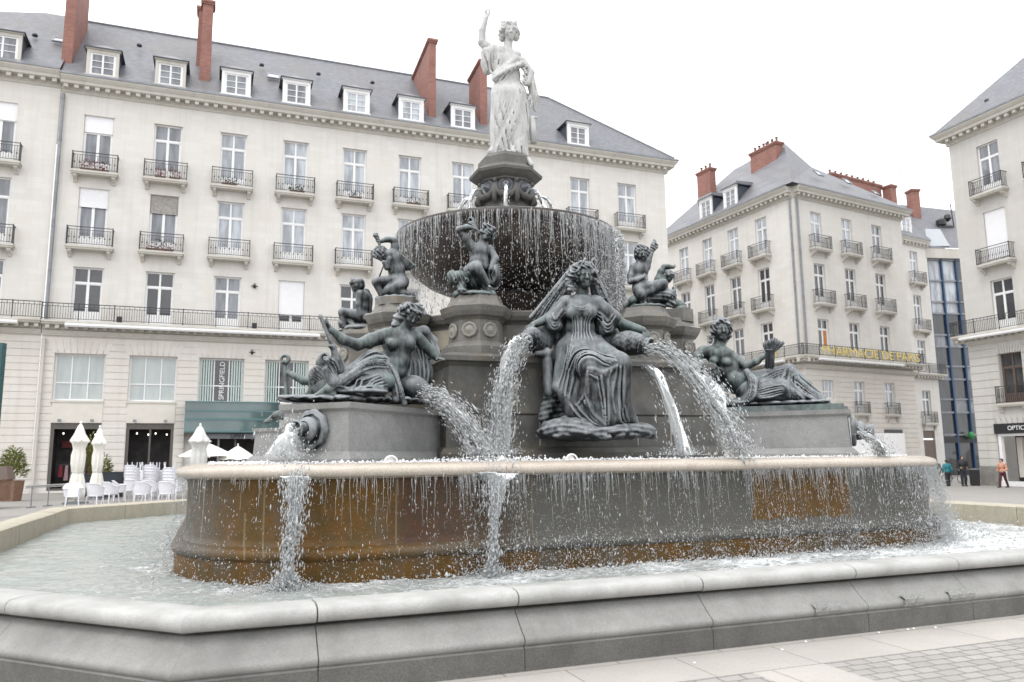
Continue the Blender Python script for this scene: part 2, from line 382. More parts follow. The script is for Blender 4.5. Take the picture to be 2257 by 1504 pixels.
ground()

# ------------------------------------------------------------------ building kit (x along the facade, y inward, z up)
_cache = {}
def text_mesh(txt, size, depth, mat):
    cu = bpy.data.curves.new('lettering', 'FONT'); cu.body = txt; cu.size = size; cu.extrude = depth; cu.align_x = 'CENTER'; cu.align_y = 'CENTER'
    o = bpy.data.objects.new('lettering', cu); COL.objects.link(o)
    dg = bpy.context.evaluated_depsgraph_get(); dg.update()
    me = bpy.data.meshes.new_from_object(o.evaluated_get(dg)); me.materials.clear(); me.materials.append(mat)
    bpy.data.objects.remove(o); return me

def wall(parent, s0, s1, z0, z1, holes, mat, depth=0.28, y=0.0, name='wall', rust=None):
    xs = sorted({s0, s1, *[h[0] for h in holes], *[h[1] for h in holes]}); xs = [x for x in xs if s0 <= x <= s1]
    zs = sorted({z0, z1, *[h[2] for h in holes], *[h[3] for h in holes]}); zs = [z for z in zs if z0 <= z <= z1]
    mb = MB()
    def inh(x, z): return any(h[0] < x < h[1] and h[2] < z < h[3] for h in holes)
    for i in range(len(xs) - 1):
        j = 0
        while j < len(zs) - 1:
            xm = (xs[i] + xs[i + 1]) / 2
            if inh(xm, (zs[j] + zs[j + 1]) / 2): j += 1; continue
            k = j
            while k + 1 < len(zs) - 1 and not inh(xm, (zs[k + 1] + zs[k + 2]) / 2): k += 1
            mb.quad((xs[i], y, zs[j]), (xs[i + 1], y, zs[j]), (xs[i + 1], y, zs[k + 1]), (xs[i], y, zs[k + 1])); j = k + 1
    for a, b, c, d in holes:
        a, b = max(a, s0), min(b, s1)
        mb.quad((a, y, c), (a, y + depth, c), (a, y + depth, d), (a, y, d)); mb.quad((b, y, d), (b, y + depth, d), (b, y + depth, c), (b, y, c))
        mb.quad((a, y, d), (a, y + depth, d), (b, y + depth, d), (b, y, d)); mb.quad((b, y, c), (b, y + depth, c), (a, y + depth, c), (a, y, c))
    if rust:                                           # rusticated courses: raised bands with open grooves
        r0, r1, h, gap, out = rust
        z = r0; 
        while z < r1 - 0.1:
            za, zb = z + gap, min(z + h, r1)
            cuts = sorted([(max(q[0] - 0.02, s0), min(q[1] + 0.02, s1)) for q in holes if q[2] < zb and q[3] > za])
            x = s0
            for c0, c1 in cuts + [(s1, s1)]:
                if c0 - x > 0.05: mb.box(x, c0, y - out, y + 0.02, za, zb)
                x = max(x, c1)
            z += h
    return mb.build(name, mat, parent)

def win_mesh(w, h, style):
    """frame of a French window: outer frame, transom, two leaves, glazing bars. Origin: bottom centre, front at y=0"""
    key = ('w', round(w, 2), round(h, 2), style)
    if key in _cache: return _cache[key]
    fr = MB(); gl = MB(); t = 0.085; zt = h * 0.70
    fr.box(-w / 2, -w / 2 + t, 0, 0.09, 0, h); fr.box(w / 2 - t, w / 2, 0, 0.09, 0, h); fr.box(-w / 2 + t, w / 2 - t, 0, 0.09, h - t, h)
    fr.box(-w / 2 + t, w / 2 - t, 0, 0.09, 0, 0.10)
    if style == 'french':
        fr.box(-w / 2 + t, w / 2 - t, -0.012, 0.085, zt, zt + 0.12)
        fr.box(-0.075, 0.075, -0.004, 0.08, 0.10, zt); fr.box(-0.05, 0.05, -0.004, 0.08, zt + 0.12, h - t)
        for s in (-1, 1):                                   # leaf stiles and kick panel
            a, b = sorted((s * 0.075, s * (w / 2 - t)))
            fr.box(a, b, 0.012, 0.07, 0.10, 0.62)
            o = s * (w / 2 - t); fr.box(min(o, o - s * 0.045), max(o, o - s * 0.045), 0.006, 0.07, 0.62, zt)
            fr.box(a, b, 0.008, 0.068, zt - 0.05, zt)
    elif style == 'grid':
        fr.box(-0.05, 0.05, -0.004, 0.08, 0.10, h - t)
        for s in (-1, 1):
            a, b = sorted((s * 0.05, s * (w / 2 - t)))
            for q in (1, 2): zq = 0.1 + (h - t - 0.1) * q / 3; fr.box(a, b, 0.004, 0.07, zq - 0.02, zq + 0.02)
            o = s * (w / 2 - t); fr.box(min(o, o - s * 0.05), max(o, o - s * 0.05), 0.006, 0.07, 0.10, h - t)
    elif style == 'mezz':
        for x in (-w / 6, w / 6): fr.box(x - 0.03, x + 0.03, 0.0, 0.08, 0.1, h - t)
        fr.box(-w / 2 + t, w / 2 - t, 0.004, 0.075, h * 0.37, h * 0.37 + 0.07)
    gl.quad((-w / 2 + 0.02, 0.05, 0.02), (w / 2 - 0.02, 0.05, 0.02), (w / 2 - 0.02, 0.05, h - 0.02), (-w / 2 + 0.02, 0.05, h - 0.02))
    _cache[key] = (fr.mesh('window', M['white']), gl)
    return _cache[key]

def window(parent, x, z, w, h, style='french', glass='glassA', blind=0.0, bmat='blind', y=0.16, framemat=None):
    fr, gl = win_mesh(w, h, style)
    if framemat: fr = fr.copy(); fr.materials[0] = framemat
    o = link('window', fr, parent, loc=(x, y, z))
    link('glass', gl.mesh('glass', M[glass]), o)
    if blind:
        b = MB(); n = int(h * blind / 0.06)
        for i in range(n): b.box(-w / 2 + 0.02, w / 2 - 0.02, -0.07 + 0.004 * (i % 2), -0.045, h - (i + 1) * 0.06 + 0.004, h - i * 0.06)
        b.build('roller_shutter', M[bmat], o)
    return o

def balcony_meshes(w, p=0.62, rh=1.1):
    key = ('b', round(w, 2), p, rh)
    if key in _cache: return _cache[key]
    sl = MB(); rl = MB()
    sl.box(-w / 2, w / 2, -p, 0, -0.12, 0.0); sl.box(-w / 2 + 0.05, w / 2 - 0.05, -p + 0.05, 0, -0.22, -0.12)
    for s in (-1, 1):                                   # console brackets with a scroll profile
        x = s * (w / 2 - 0.24)
        prof = [(0, -0.22), (-p + 0.14, -0.22), (-p + 0.12, -0.34), (-p + 0.24, -0.42), (-0.18, -0.50), (-0.10, -0.62), (0, -0.64)]
        n = len(prof)
        sl.add([(x - 0.10, a, b) for a, b in prof] + [(x + 0.10, a, b) for a, b in prof],
               [tuple(range(n)), tuple(range(n, 2 * n))[::-1]] + [(i, i + n, (i + 1) % n + n, (i + 1) % n) for i in range(n)])
    q = 0.07; y0 = -p + q
    rl.box(-w / 2 + q, w / 2 - q, y0 - .02, y0 + 0.02, rh - 0.04, rh); rl.box(-w / 2 + q, w / 2 - q, y0 - .012, y0 + .012, 0.08, 0.11); rl.box(-w / 2 + q, w / 2 - q, y0 - .01, y0 + .01, rh - 0.2, rh - 0.175)
    for s in (-1, 1):
        x = s * (w / 2 - q); rl.box(x - .022, x + .022, y0 - .022, y0 + .022, 0, rh + .03)
        rl.box(x - .018, x + .018, y0 + .022, 0, rh - 0.04, rh); rl.box(x - .01, x + .01, y0, 0, 0.08, 0.11)
        for k in range(1, 4): rl.box(x - .011, x + .011, y0 + k * 0.14 - .011, y0 + k * 0.14 + .011, 0.11, rh - 0.04)
    n = int((w - 2 * q) / 0.125)
    for k in range(1, n):
        x = -w / 2 + q + (w - 2 * q) * k / n
        rl.box(x - .0105, x + .0105, y0 - .0105, y0 + .0105, 0.11, rh - 0.175)
        if k % 2: rl.box(x - .04, x + .04, y0 - .008, y0 + .008, 0.42, 0.50)
    _cache[key] = (sl.mesh('balcony', M['trim']), rl.mesh('railing', M['iron']))
    return _cache[key]
def balcony(parent, x, z, w=2.5, p=0.62, rh=1.1, rz=0, y=0):
    a, b = balcony_meshes(w, p, rh)
    o = link('balcony', a, parent, loc=(x, y, z), rz=rz); link('railing', b, o); return o

def long_balcony(parent, s0, s1, z, rh=0.98, p=0.75, awn=None, ret0=False, ret1=False):
    sl = MB(); prof = [(-p, 0), (-p, -0.10), (-p + 0.06, -0.14), (-p + 0.10, -0.22), (-0.28, -0.26), (-0.24, -0.48), (0, -0.50)]
    n = len(prof)
    sl.add([(s0, a, z + b) for a, b in [(0, 0)] + prof] + [(s1, a, z + b) for a, b in [(0, 0)] + prof],
           [tuple(range(n + 1)), tuple(range(n + 1, 2 * n + 2))[::-1]] + [(i, i + n + 1, (i + 1) % (n + 1) + n + 1, (i + 1) % (n + 1)) for i in range(n + 1)])
    x = s0 + 0.2
    while x < s1 - 0.2: sl.box(x, x + 0.2, -p + 0.18, -0.05, z - 0.44, z - 0.235); x += 0.48
    o = sl.build('long_balcony', M['trim'], parent)
    rl = MB(); y0 = -p + 0.06
    for (zz, hh) in ((rh - 0.045, 0.045), (0.08, 0.03), (rh - 0.2, 0.025)): rl.box(s0, s1, y0 - .016, y0 + .016, z + zz, z + zz + hh)
    x = s0; i = 0
    while x <= s1:
        if i % 14 == 0: rl.box(x - .025, x + .025, y0 - .025, y0 + .025, z, z + rh + .02)
        else: rl.box(x - .0105, x + .0105, y0 - .0105, y0 + .0105, z + .1, z + rh - .18 if i % 2 else z + rh - .04)
        x += 0.13; i += 1
    for f, xx in ((ret0, s0), (ret1, s1)):
        if f:
            rl.box(xx - .018, xx + .018, y0, 0, z + rh - .045, z + rh)
            for k in range(6): rl.box(xx - .01, xx + .01, y0 + k * .12, y0 + k * .12 + .02, z, z + rh - .04)
    rl.build('railing', M['iron'], o)
    for (a, b) in awn or []:
        mb = MB(); mb.box(a, b, -p - 0.10, -p + 0.06, z - 0.36, z - 0.16); mb.box(a, b, -p - .16, -p - 0.10, z - 0.30, z - 0.18)
        mb.build('awning_cassette', M['white'], parent)
    return o

def cornice(parent, s0, s1, z0, z1, p=0.75, ret0=0.0, ret1=0.0, gut=True, ybk=0.0):
    """moulded cornice with modillions, returned round the ends"""
    h = z1 - z0
    prof = [(0.0, z0), (0.06, z0), (0.10, z0 + .15 * h), (0.16, z0 + .2 * h), (0.16, z0 + .45 * h), (p * .72, z0 + .47 * h), (p * .76, z0 + .66 * h), (p * .84, z0 + .72 * h), (p, z0 + .9 * h), (p, z1), (0.0, z1 + .05)]
    path = ([(s0, ret0)] if ret0 else []) + [(s0, 0), (s1, 0)] + ([(s1, ret1)] if ret1 else [])
    mb = MB(); mb.sweep(path, prof, closed=False)
    def mods(a, b, horiz, s):
        L = abs(b - a); n = max(1, int(L / 0.55))
        for i in range(n):
            t = a + (b - a) * (i + 0.5) / n
            if horiz: mb.box(t - .12, t + .12, -p * .62, -0.1, z0 + .22 * h, z0 + .465 * h)
            else: 
                x0, x1 = sorted((s + (0.1 if s > s0 + 1 else -0.1), s + (p * .62 if s > s0 + 1 else -p * .62)))
                mb.box(x0, x1, t - .12, t + .12, z0 + .22 * h, z0 + .465 * h)
    mods(s0, s1, True, 0)
    if ret0: mods(0.2, ret0, False, s0)
    if ret1: mods(0.2, ret1, False, s1)
    o = mb.build('cornice', M['trim'], parent)
    if gut:
        g = MB(); g.sweep(path, [(p - .14, z1 + .004), (p + .05, z1 + .004), (p + .05, z1 + .13), (p - .14, z1 + .16)], closed=False)
        g.build('gutter', M['zinc'], parent)
    return o

def dormer(parent, x, z, y, w=1.8, h=1.75, style='grid', front='white', glass='glassB', apex=0.55, ledge=0.12, back=2.6, flat=False):
    """x = left edge; hipped little slate roof, slate cheeks, framed window"""
    mb = MB(); c = 0.17
    mb.box(0, c, 0, 0.14, 0, h); mb.box(w - c, w, 0, 0.14, 0, h); mb.box(c, w - c, 0, 0.14, h - 0.20, h); mb.box(-0.06, w + .06, -.07, .14, -.12, 0)
    mb.box(-0.08, w + 0.08, -0.10, 0.16, h, h + 0.09)
    d = mb.build('dormer', M[front], parent, loc=(x, y, z))
    ck = MB(); ck.box(0.03, 0.10, 0.14, back, -0.1, h); ck.box(w - 0.10, w - 0.03, 0.14, back, -0.1, h); ck.build('cheek', M['slate_dark'], d)
    rf = MB(); e = 0.14; zz = h + 0.09
    if flat: rf.add([(-e, -e, zz), (w + e, -e, zz), (w + e, back + .6, zz + .12), (-e, back + .6, zz + .12), (-e + .1, -e + .2, zz + .3), (w + e - .1, -e + .2, zz + .3), (w + e - .1, back + .6, zz + .45), (-e + .1, back + .6, zz + .45)],
                    [(0, 1, 5, 4), (1, 2, 6, 5), (3, 0, 4, 7), (4, 5, 6, 7), (0, 3, 2, 1)])
    else: rf.add([(-e, -e, zz), (w + e, -e, zz), (w + e, back + .5, zz), (-e, back + .5, zz), (w / 2, 0.75, zz + apex), (w / 2, back + 1.0, zz + apex)],
           [(0, 1, 4), (1, 2, 5, 4), (3, 0, 4, 5), (0, 3, 2, 1)])
    rf.build('dormer_roof', M['slate'], d)
    ed = MB(); ed.box(-e - .02, w + e + .02, -e - .03, -e + .03, zz - .03, zz + .03)
    for xx in (-e - .02, w + e - .02): ed.box(xx, xx + .04, -e, back, zz - .03, zz + .03)
    ed.build('flashing', M['slate_dark'], d)
    fr, gl = win_mesh(w - 2 * c, h - 0.2, style); o = link('window', fr, d, loc=(w / 2, 0.05, 0))
    # glass joined below the window frame would be a fourth level, so it sits beside it
    g = link('glass', gl.mesh('glass', M[glass]), d, loc=(w / 2, 0.05, 0))
    return d

def chimney(parent, x0, x1, y0, y1, z0, ztop, slope=0.0, pots=0, along='x', potmat=None, name='chimney'):
    """brick stack, top falling by slope from front to back, with a corbelled cap and clay pots"""
    mb = MB(); zb = ztop - slope
    mb.add([(x0, y0, z0), (x1, y0, z0), (x1, y1, z0), (x0, y1, z0), (x0, y0, ztop), (x1, y0, ztop), (x1, y1, zb), (x0, y1, zb)],
           [(0, 1, 5, 4), (1, 2, 6, 5), (2, 3, 7, 6), (3, 0, 4, 7)])
    e = 0.07
    for (o, a, b) in ((e, -.28, -.16), (e * 1.8, -.16, 0.0)):
        mb.add([(x0 - o, y0 - o, ztop + a), (x1 + o, y0 - o, ztop + a), (x1 + o, y1 + o, zb + a), (x0 - o, y1 + o, zb + a), (x0 - o, y0 - o, ztop + b), (x1 + o, y0 - o, ztop + b), (x1 + o, y1 + o, zb + b), (x0 - o, y1 + o, zb + b)],
               [(0, 3, 2, 1), (4, 5, 6, 7), (0, 1, 5, 4), (1, 2, 6, 5), (2, 3, 7, 6), (3, 0, 4, 7)])
    c = mb.build(name, M['brick'], parent)
    for i in range(pots):
        t = (i + .5) / pots
        x, y = (x0 + (x1 - x0) * t, (y0 + y1) / 2) if along == 'x' else ((x0 + x1) / 2, y0 + (y1 - y0) * t)
        z = ztop - slope * ((y - y0) / (y1 - y0))
        MB().lathe([(0.13, 0), (0.11, 0.1), (0.10, 0.42), (0.14, 0.45), (0.14, 0.52), (0.08, 0.52), (0.08, 0.2)], 12, (x, y, z)).build('chimney_pot', M[potmat or 'pot'], c, smooth=True, angle=40)
    return c
M['pot'] = simple('sooty clay pot', (0.16, 0.10, 0.08), 0.8, var=0.3)

def pipe(parent, x, y, z0, z1, r=0.07, mat='zinc'):
    mb = MB(); mb.tube([(x, y, z0), (x, y, z1)], r, 10)
    z = z0 + 0.5
    while z < z1: mb.lathe([(r, -.03), (r + .02, -.03), (r + .02, .03), (r, .03)], 10, (x, y, z), cap=False); z += 2.6
    return mb.build('drainpipe', M[mat], parent, smooth=True, angle=40)

def roof_mesh(parent, pts, faces, mat='slate', name='roof'):
    mb = MB(); mb.add(pts, faces); return mb.build(name, M[mat], parent)

def velux(parent, x, z, w=0.8, h=0.9, slope=1.2, y=0.0, yb=0.0):
    t = math.atan(slope); dz, dy = math.sin(t), math.cos(t)
    mb = MB(); nrm = (-dz, dy)   # (y,z) outward
    def P(a, b, o): return (x + a, y + b * dy - dz * o, z + b * dz + dy * o)
    for (a0, a1, b0, b1) in ((0, w, 0, .1), (0, w, h - .1, h), (0, .09, .1, h - .1), (w - .09, w, .1, h - .1)):
        v = [P(a, b, o) for o in (0.0, 0.09) for a, b in ((a0, b0), (a1, b0), (a1, b1), (a0, b1))]
        mb.add(v, [(4, 5, 6, 7), (0, 1, 5, 4), (1, 2, 6, 5), (2, 3, 7, 6), (3, 0, 4, 7)])
    o = mb.build('skylight', M['zinc'], parent)
    MB().quad(P(.08, .08, .06), P(w - .08, .08, .06), P(w - .08, h - .08, .06), P(.08, h - .08, .06)).build('glass', M['skyglass'], o)
M['skyglass'] = simple('skylight glass', (0.42, 0.45, 0.48), 0.08, var=0.03, spec=1.0)
def vent(parent, x, y, z):
    MB().lathe([(0.16, 0), (0.15, .12), (0.04, .2)], 10, (x, y, z)).build('roof_vent', M['slate_dark'], parent, smooth=True)

# ------------------------------------------------------------------ buildings
UA = R_(20.9)
def facade_root(name, label, x, y, ang, cat='building'):
    return tag(empty(name, (x, y, 0), ang), label, cat)
BH = (2.5, 1.15)

# ---- long apartment building on the left
P0 = (-26.19, 43.53)
LB = facade_root('apartment_building', 'long cream stone apartment building behind the white chairs, clothes shops at its foot', *P0, UA)
wx = [1.78, 5.58, 9.38, 13.18, 16.98, 20.72, 24.50, 28.30, 33.55, 37.50]
holes = []
for x in wx:
    for z0, z1 in ((18.62, 22.12), (14.12, 17.62), (9.66, 12.85)): holes.append((x - .78, x + .78, z0, z1))
mz = [(0.40, 2.96), (4.22, 6.76), (7.98, 10.53), (11.75, 14.34), (15.55, 18.1), (19.35, 21.9), (23.1, 25.7), (27, 29.6), (32.3, 34.9), (36.2, 38.8)]
for a, b in mz: holes.append((a, b, 5.12, 7.78))
shops = [(0.46, 2.97), (4.25, 6.77), (8.0, 12.4), (15.6, 18.1), (19.4, 21.9), (23.1, 25.7), (27, 29.6), (32.3, 34.9), (36.2, 38.8)]
for a, b in shops: holes.append((a, b, 0.12, 3.86))
wall(LB, -0.32, 40.9, 9.1, 23.55, [h for h in holes if h[2] > 9], M['wall'])
wall(LB, -0.32, 40.9, -0.8, 9.1, [h for h in holes if h[2] < 9], M['wall_pink'], depth=0.4, name='ground_floor_wall', rust=(0.75, 8.9, 0.40, 0.035, 0.035))
mb = MB(); mb.quad((40.9, 0, -1), (40.9, 14, -1), (40.9, 14, 24), (40.9, 0, 24)); mb.build('end_wall', M['wall'], LB)
# fan of voussoirs over the wide windows
for a, b in mz[:5]:
    n = 9; mb = MB()
    for i in range(n):
        t0 = a - .15 + (b - a + .3) * i / n + .015; t1 = a - .15 + (b - a + .3) * (i + 1) / n - .015; cx = (a + b) / 2
        e0 = (t0 - cx) * .22; e1 = (t1 - cx) * .22
        mb.add([(t0, -.05, 7.80), (t1, -.05, 7.80), (t1 + e1, -.05, 8.62), (t0 + e0, -.05, 8.62), (t0, .0, 7.80), (t1, .0, 7.80), (t1 + e1, 0, 8.62), (t0 + e0, 0, 8.62)],
               [(0, 1, 2, 3), (0, 4, 5, 1), (1, 5, 6, 2), (2, 6, 7, 3), (3, 7, 4, 0)])
    mb.build('lintel_stones', M['wall_pink'], LB)
opts = {(0, 0): (0.30, 'blind', 'glassB'), (1, 0): (0.34, 'blind', 'glassB'), (1, 1): (0.34, 'blindgrey', 'glassB'), (2, 0): (0, 0, 'glassC'), (2, 1): (0, 0, 'glassC'), (2, 2): (0, 0, 'glassB'), (2, 3): (0.70, 'blind', 'glassC'), (0, 1): (0, 0, 'glassB'), (2, 4): (0, 0, 'glassC'), (2, 8): (0, 0, 'glassC'), (2, 9): (0, 0, 'glassC')}
for c, x in enumerate(wx):
    for r, (z0, z1) in enumerate(((18.62, 22.12), (14.12, 17.62), (9.66, 12.85))):
        bl, bm, gl = opts.get((r, c), (0, 0, 'glassA' if r < 2 else 'glassB'))
        window(LB, x, z0, 1.56, z1 - z0, 'french', gl, bl, bm or 'blind')
    balcony(LB, x, 18.52); balcony(LB, x, 14.02)
for x in wx:                                            # flat stone hoods over the upper windows
    for z in (22.12, 17.62, 12.85): MB().box(x - .84, x + .84, -.035, .02, z + .003, z + .08).build('window_head', M['wall'], LB)
for i, (a, b) in enumerate(mz):
    w_ = window(LB, (a + b) / 2, 5.12, b - a, 2.66, 'mezz', 'glassD' if i < 2 else 'glassC', y=0.25)
    MB().box(-(b - a) / 2 - .06, (b - a) / 2 + .06, -.34, -.02, -.12, -.003).build('sill', M['trim'], w_)
    if i in (2, 3):                                     # striped shop screens beside the dark window
        st = MB()
        for s in range(5):
            for q in (-(b - a) / 2 + .1 + s * .14, (b - a) / 2 - .16 - s * .14): st.box(q, q + .075, -.06, -.01, .08, 2.58)
        st.build('striped_screen', M['teal_stripe'], w_) if 'teal_stripe' in M else None
long_balcony(LB, -.3, 40.9, 9.58, awn=[(0.9, 14.9), (16, 30), (31.5, 40)])
for x in (3.6, 11.0): MB().box(x - .14, x + .14, -.62, -.45, 9.62, 9.95).build('junction_box', M['black'], LB)
cornice(LB, -.3, 40.95, 23.35, 24.2, 0.75, ret1=8)
cornice(LB, -.3, 40.9, 8.72, 9.06, 0.3, gut=False)
# roof: front slope to the ridge, hipped at the right end
HR = 31.0; YR = 5.65
roof_mesh(LB, [(-.3, -.65, 24.33), (41.6, -.65, 24.33), (33.6, YR, HR), (-.3, YR, HR), (41.6, 12, 24.33), (-.3, 12, 24.33)], [(0, 1, 2, 3), (1, 4, 2), (4, 5, 3, 2), (5, 0, 3)])
mb = MB(); mb.tube([(-.3, YR, HR + .03), (33.6, YR, HR + .03), (41.5, -.5, 24.5)], .09, 8); mb.build('ridge_tiles', M['zinc'], LB)
for i, (x, fr) in enumerate(((0.95, 'trim'), (4.68, 'trim'), (8.5, 'white'), (12.2, 'white'), (16.08, 'white'), (19.8, 'white'), (23.5, 'white'), (27.4, 'white'), (32.42, 'white'))):
    dormer(LB, x, 24.50, -.50, 1.74, 1.58, 'grid', fr, 'glassB' if i not in (4, 5) else 'glassA', apex=.62)
YS = lambda z: -.65 + (z - 24.33) / 1.179
chimney(LB, -.50, .06, .3, 4.6, 24.4, 33.0, slope=.3, name='chimney')
chimney(LB, 7.15, 7.78, .6, 1.5, 24.8, 31.2, name='chimney'); chimney(LB, 6.85, 7.35, 2.2, 3.2, 25.5, 31.6, pots=0)
chimney(LB, 22.10, 22.62, .3, 5.0, 24.7, 31.2, slope=.6, pots=1, along='y'); chimney(LB, 25.9, 26.45, .3, 2.9, 24.7, 30.3, slope=.3, pots=1, along='y')
for x, z in ((-1.3, 27.2), (11.3, 27.0), (24.9, 27.0)):
    if x > 0: velux(LB, x, z, .85, .7, 1.179, YS(z))
for x in wx[:8]: vent(LB, x + .1, YS(27.2), 27.2)
for x in wx[:8]: vent(LB, x + 1.6, YS(28.4), 28.4)
# cast-iron wall anchors (diamond with four lobes)
mb = MB()
for x, z in ((10.95, 12.35), (10.95, 8.2)):
    for k in range(4):
        a = k * math.pi / 2; mb.lathe([(0.0, 0), (0.09, 0.02), (0.0, 0.05)], 8, (x + .12 * math.cos(a), -.06, z + .12 * math.sin(a)))
        mb.box(x - .07, x + .07, -.07, -.0, z - .07, z + .07)
mb.build('wall_anchor', M['iron'], LB)
pipe(LB, -.16, -.16, -0.2, 8.6, .075, 'trim'); pipe(LB, -.16, -.16, 9.4, 23.2, .085, 'zinc')
# shops
for i, (a, b) in enumerate(shops):
    z1 = 3.86; fr = MB(); t = .16
    fr.box(a, a + t, .05, .2, .12, z1); fr.box(b - t, b, .05, .2, .12, z1); fr.box(a + t, b - t, .05, .2, z1 - .34, z1); fr.box(a + t, b - t, .06, .19, .12, .24)
    fr.box((a + b) / 2 - .05, (a + b) / 2 + .05, .07, .18, .24, z1 - .34)
    sf = fr.build('shopfront', M['shopframe'] if 'shopframe' in M else M['zinc'], LB)
    MB().box(a, b, .42, .46, 0.12, z1).mesh('x', M['shopdark'])
    bk = MB(); bk.quad((a, 2.2, 0), (b, 2.2, 0), (b, 2.2, z1), (a, 2.2, z1)); bk.quad((a, .4, 0), (a, 2.2, 0), (a, 2.2, z1), (a, .4, z1)); bk.quad((b, .4, 0), (b, 2.2, 0), (b, 2.2, z1), (b, .4, z1)); bk.quad((a, .4, z1), (b, .4, z1), (b, 2.2, z1), (a, 2.2, z1)); bk.quad((a, .0, .13), (b, .0, .13), (b, 2.2, .13), (a, 2.2, .13))
    bk.build('shop_interior', M['shopdark'], LB)
    if i < 2:
        for k in range(4): MB().lathe([(.025, 0), (.04, -.02), (.04, -.09), (.02, -.1)], 8, (a + .5 + k * .5 + .1 * (k % 2), .9 + .2 * (k % 2), 3.35 - .06 * (k % 2))).build('spotlight', M['lampglow'], LB)
        cl = MB(); cc = [(.30, .04, .05), (.45, .30, .32), (.30, .28, .27), (.10, .10, .12), (.42, .40, .38)]
        for k in range(7 if i == 0 else 3):
            cl.cur = (k if i == 0 else k + 3) % 5; xx = a + .35 + k * .29; h = .6 + .2 * ((k * 7) % 3)
            cl.prism([(xx, 1.0), (xx + .2, .96), (xx + .24, 1.06), (xx + .02, 1.1)], 1.45 - h, 1.5, [(xx + .06, 1.02), (xx + .18, 1.0), (xx + .19, 1.05), (xx + .07, 1.06)])
        cl.cur = 3; cl.tube([(a + .3, 1.03, 1.55), (b - .3, 1.03, 1.55)], .02, 6)
        cl.cur = 0 if i == 0 else 2
        if i == 0: MB().prism([(a + .3, 1.9), (a + 1.0, 1.9), (a + 1.0, 1.95), (a + .3, 1.95)], 2.5, 2.9).build('red_board', M['redboard'], LB)
        cl.build('hanging_clothes', [simple('cloth %d' % j, c, .8, var=.2) for j, c in enumerate(cc)], LB)
for a, b in shops[:2]:
    MB().box(a - .02, b + .02, -.06, .1, 3.862, 4.998).build('shop_panel', M['panel'], LB)
    mb = MB()
    for q in (.45, b - a - .45): mb.tube([(a + q, -.06, 3.95), (a + q, -.35, 3.98)], .03, 6); mb.box(a + q - .09, a + q + .09, -.42, -.30, 3.90, 4.05)
    mb.build('shop_lamp', M['zinc'], LB)
# glass canopy box and arched entrance of the third shop
mb = MB(); a, b, z0, z1 = 7.35, 12.6, 2.45, 5.06
mb.quad((a, -1.1, z0 + .9), (b, -1.1, z0 + .9), (b, -1.1, z1), (a, -1.1, z1)); mb.quad((a, -1.1, z0 + .9), (a, 0, z0), (a, 0, z1), (a, -1.1, z1)); mb.quad((b, -1.1, z0 + .9), (b, 0, z0), (b, 0, z1), (b, -1.1, z1))
mb.quad((a, -1.1, z1), (b, -1.1, z1), (b, 0, z1 + .05), (a, 0, z1 + .05)); mb.quad((a, -.25, 0.1), (a, 0, .1), (a, 0, z0 + .5), (a, -.25, z0 + .5))
cn = mb.build('glass_canopy', M['tealglass'], LB)
mb = MB(); mb.box(a - .02, b + .02, -1.14, -1.08, z1 - .02, z1 + .05); mb.box(a, b, -1.13, -1.07, z0 + .84, z0 + .93); mb.box(a, b, -1.13, -1.09, 4.0, 4.12); mb.box(a, b, -1.125, -1.1, 4.5, 4.58)
mb.build('canopy_frame', M['tealdark'], cn)
mb = MB(); mb.box(8.3, 12.2, -.5, -.1, 2.95, 3.25); mb.box(9.2, 9.3, -.3, -.1, .1, 2.95); mb.box(11.4, 11.5, -.3, -.1, .1, 2.95)
pts = [(8.4, .1)] + [(10.3 - 1.9 * math.cos(t), 1.6 + 1.2 * math.sin(t)) for t in np.linspace(0, math.pi, 14)] + [(12.2, .1), (12.2, 2.94), (8.4, 2.94)]
sf = mb.build('entrance_front', M['zinc'], LB)
t_ = text_mesh('LAVA', .34, .02, M['sign_grey']); o = link('lettering', t_, sf, loc=(10.3, -.53, 3.09)); o.rotation_euler = (R_(90), 0, 0)
t_ = text_mesh('SPRINGFIELD', .40, .01, M['white']); o = link('lettering', t_, LB, loc=(9.30, .17, 6.45)); o.rotation_euler = (R_(90), R_(-90), 0)

# ---- corner building at the left edge
CB = facade_root('apartment_building', 'cream stone building at the left edge of the square, left of the grey drainpipe', *P0, UA)
h2 = [(-4.0, -2.44, z0, z1) for z0, z1 in ((18.72, 22.28), (13.9, 17.78), (9.8, 13.0))]
wall(CB, -9, -.34, 9.1, 23.7, h2, M['wall']); wall(CB, -9, -.34, -.8, 9.1, [], M['wall_pink'], name='ground_floor_wall', rust=(0.75, 8.9, 0.40, 0.035, 0.035))
for i, h in enumerate(h2): window(CB, -3.22, h[2], 1.56, h[3] - h[2], 'french', 'glassB', .32 if i == 0 else 0)
balcony(CB, -3.22, 18.62); balcony(CB, -3.22, 13.8)
long_balcony(CB, -9, -.34, 9.62, awn=[(-9, -1.4)]); cornice(CB, -9, -.34, 23.55, 24.4); cornice(CB, -9, -.34, 8.75, 9.1, .3, gut=False)
roof_mesh(CB, [(-9, -.65, 24.53), (-.34, -.65, 24.53), (-.34, YR - .1, HR + .1), (-2.6, YR - .1, HR + .1), (-9, 2.4, 28.2), (-9, 12, 24.5), (-.34, 12, 24.5)], [(0, 1, 2, 3, 4), (4, 3, 5), (3, 2, 6, 5)])
dormer(CB, -4.3, 24.66, -.50, 1.9, 1.62, 'grid', 'trim', 'glassB')
velux(CB, -1.35, 27.2, .7, .6, 1.19, -.65 + (27.2 - 24.53) / 1.185)
for x, z in ((-2.9, 27.0), (-2.3, 27.5)): vent(CB, x, -.65 + (z - 24.53) / 1.185, z)

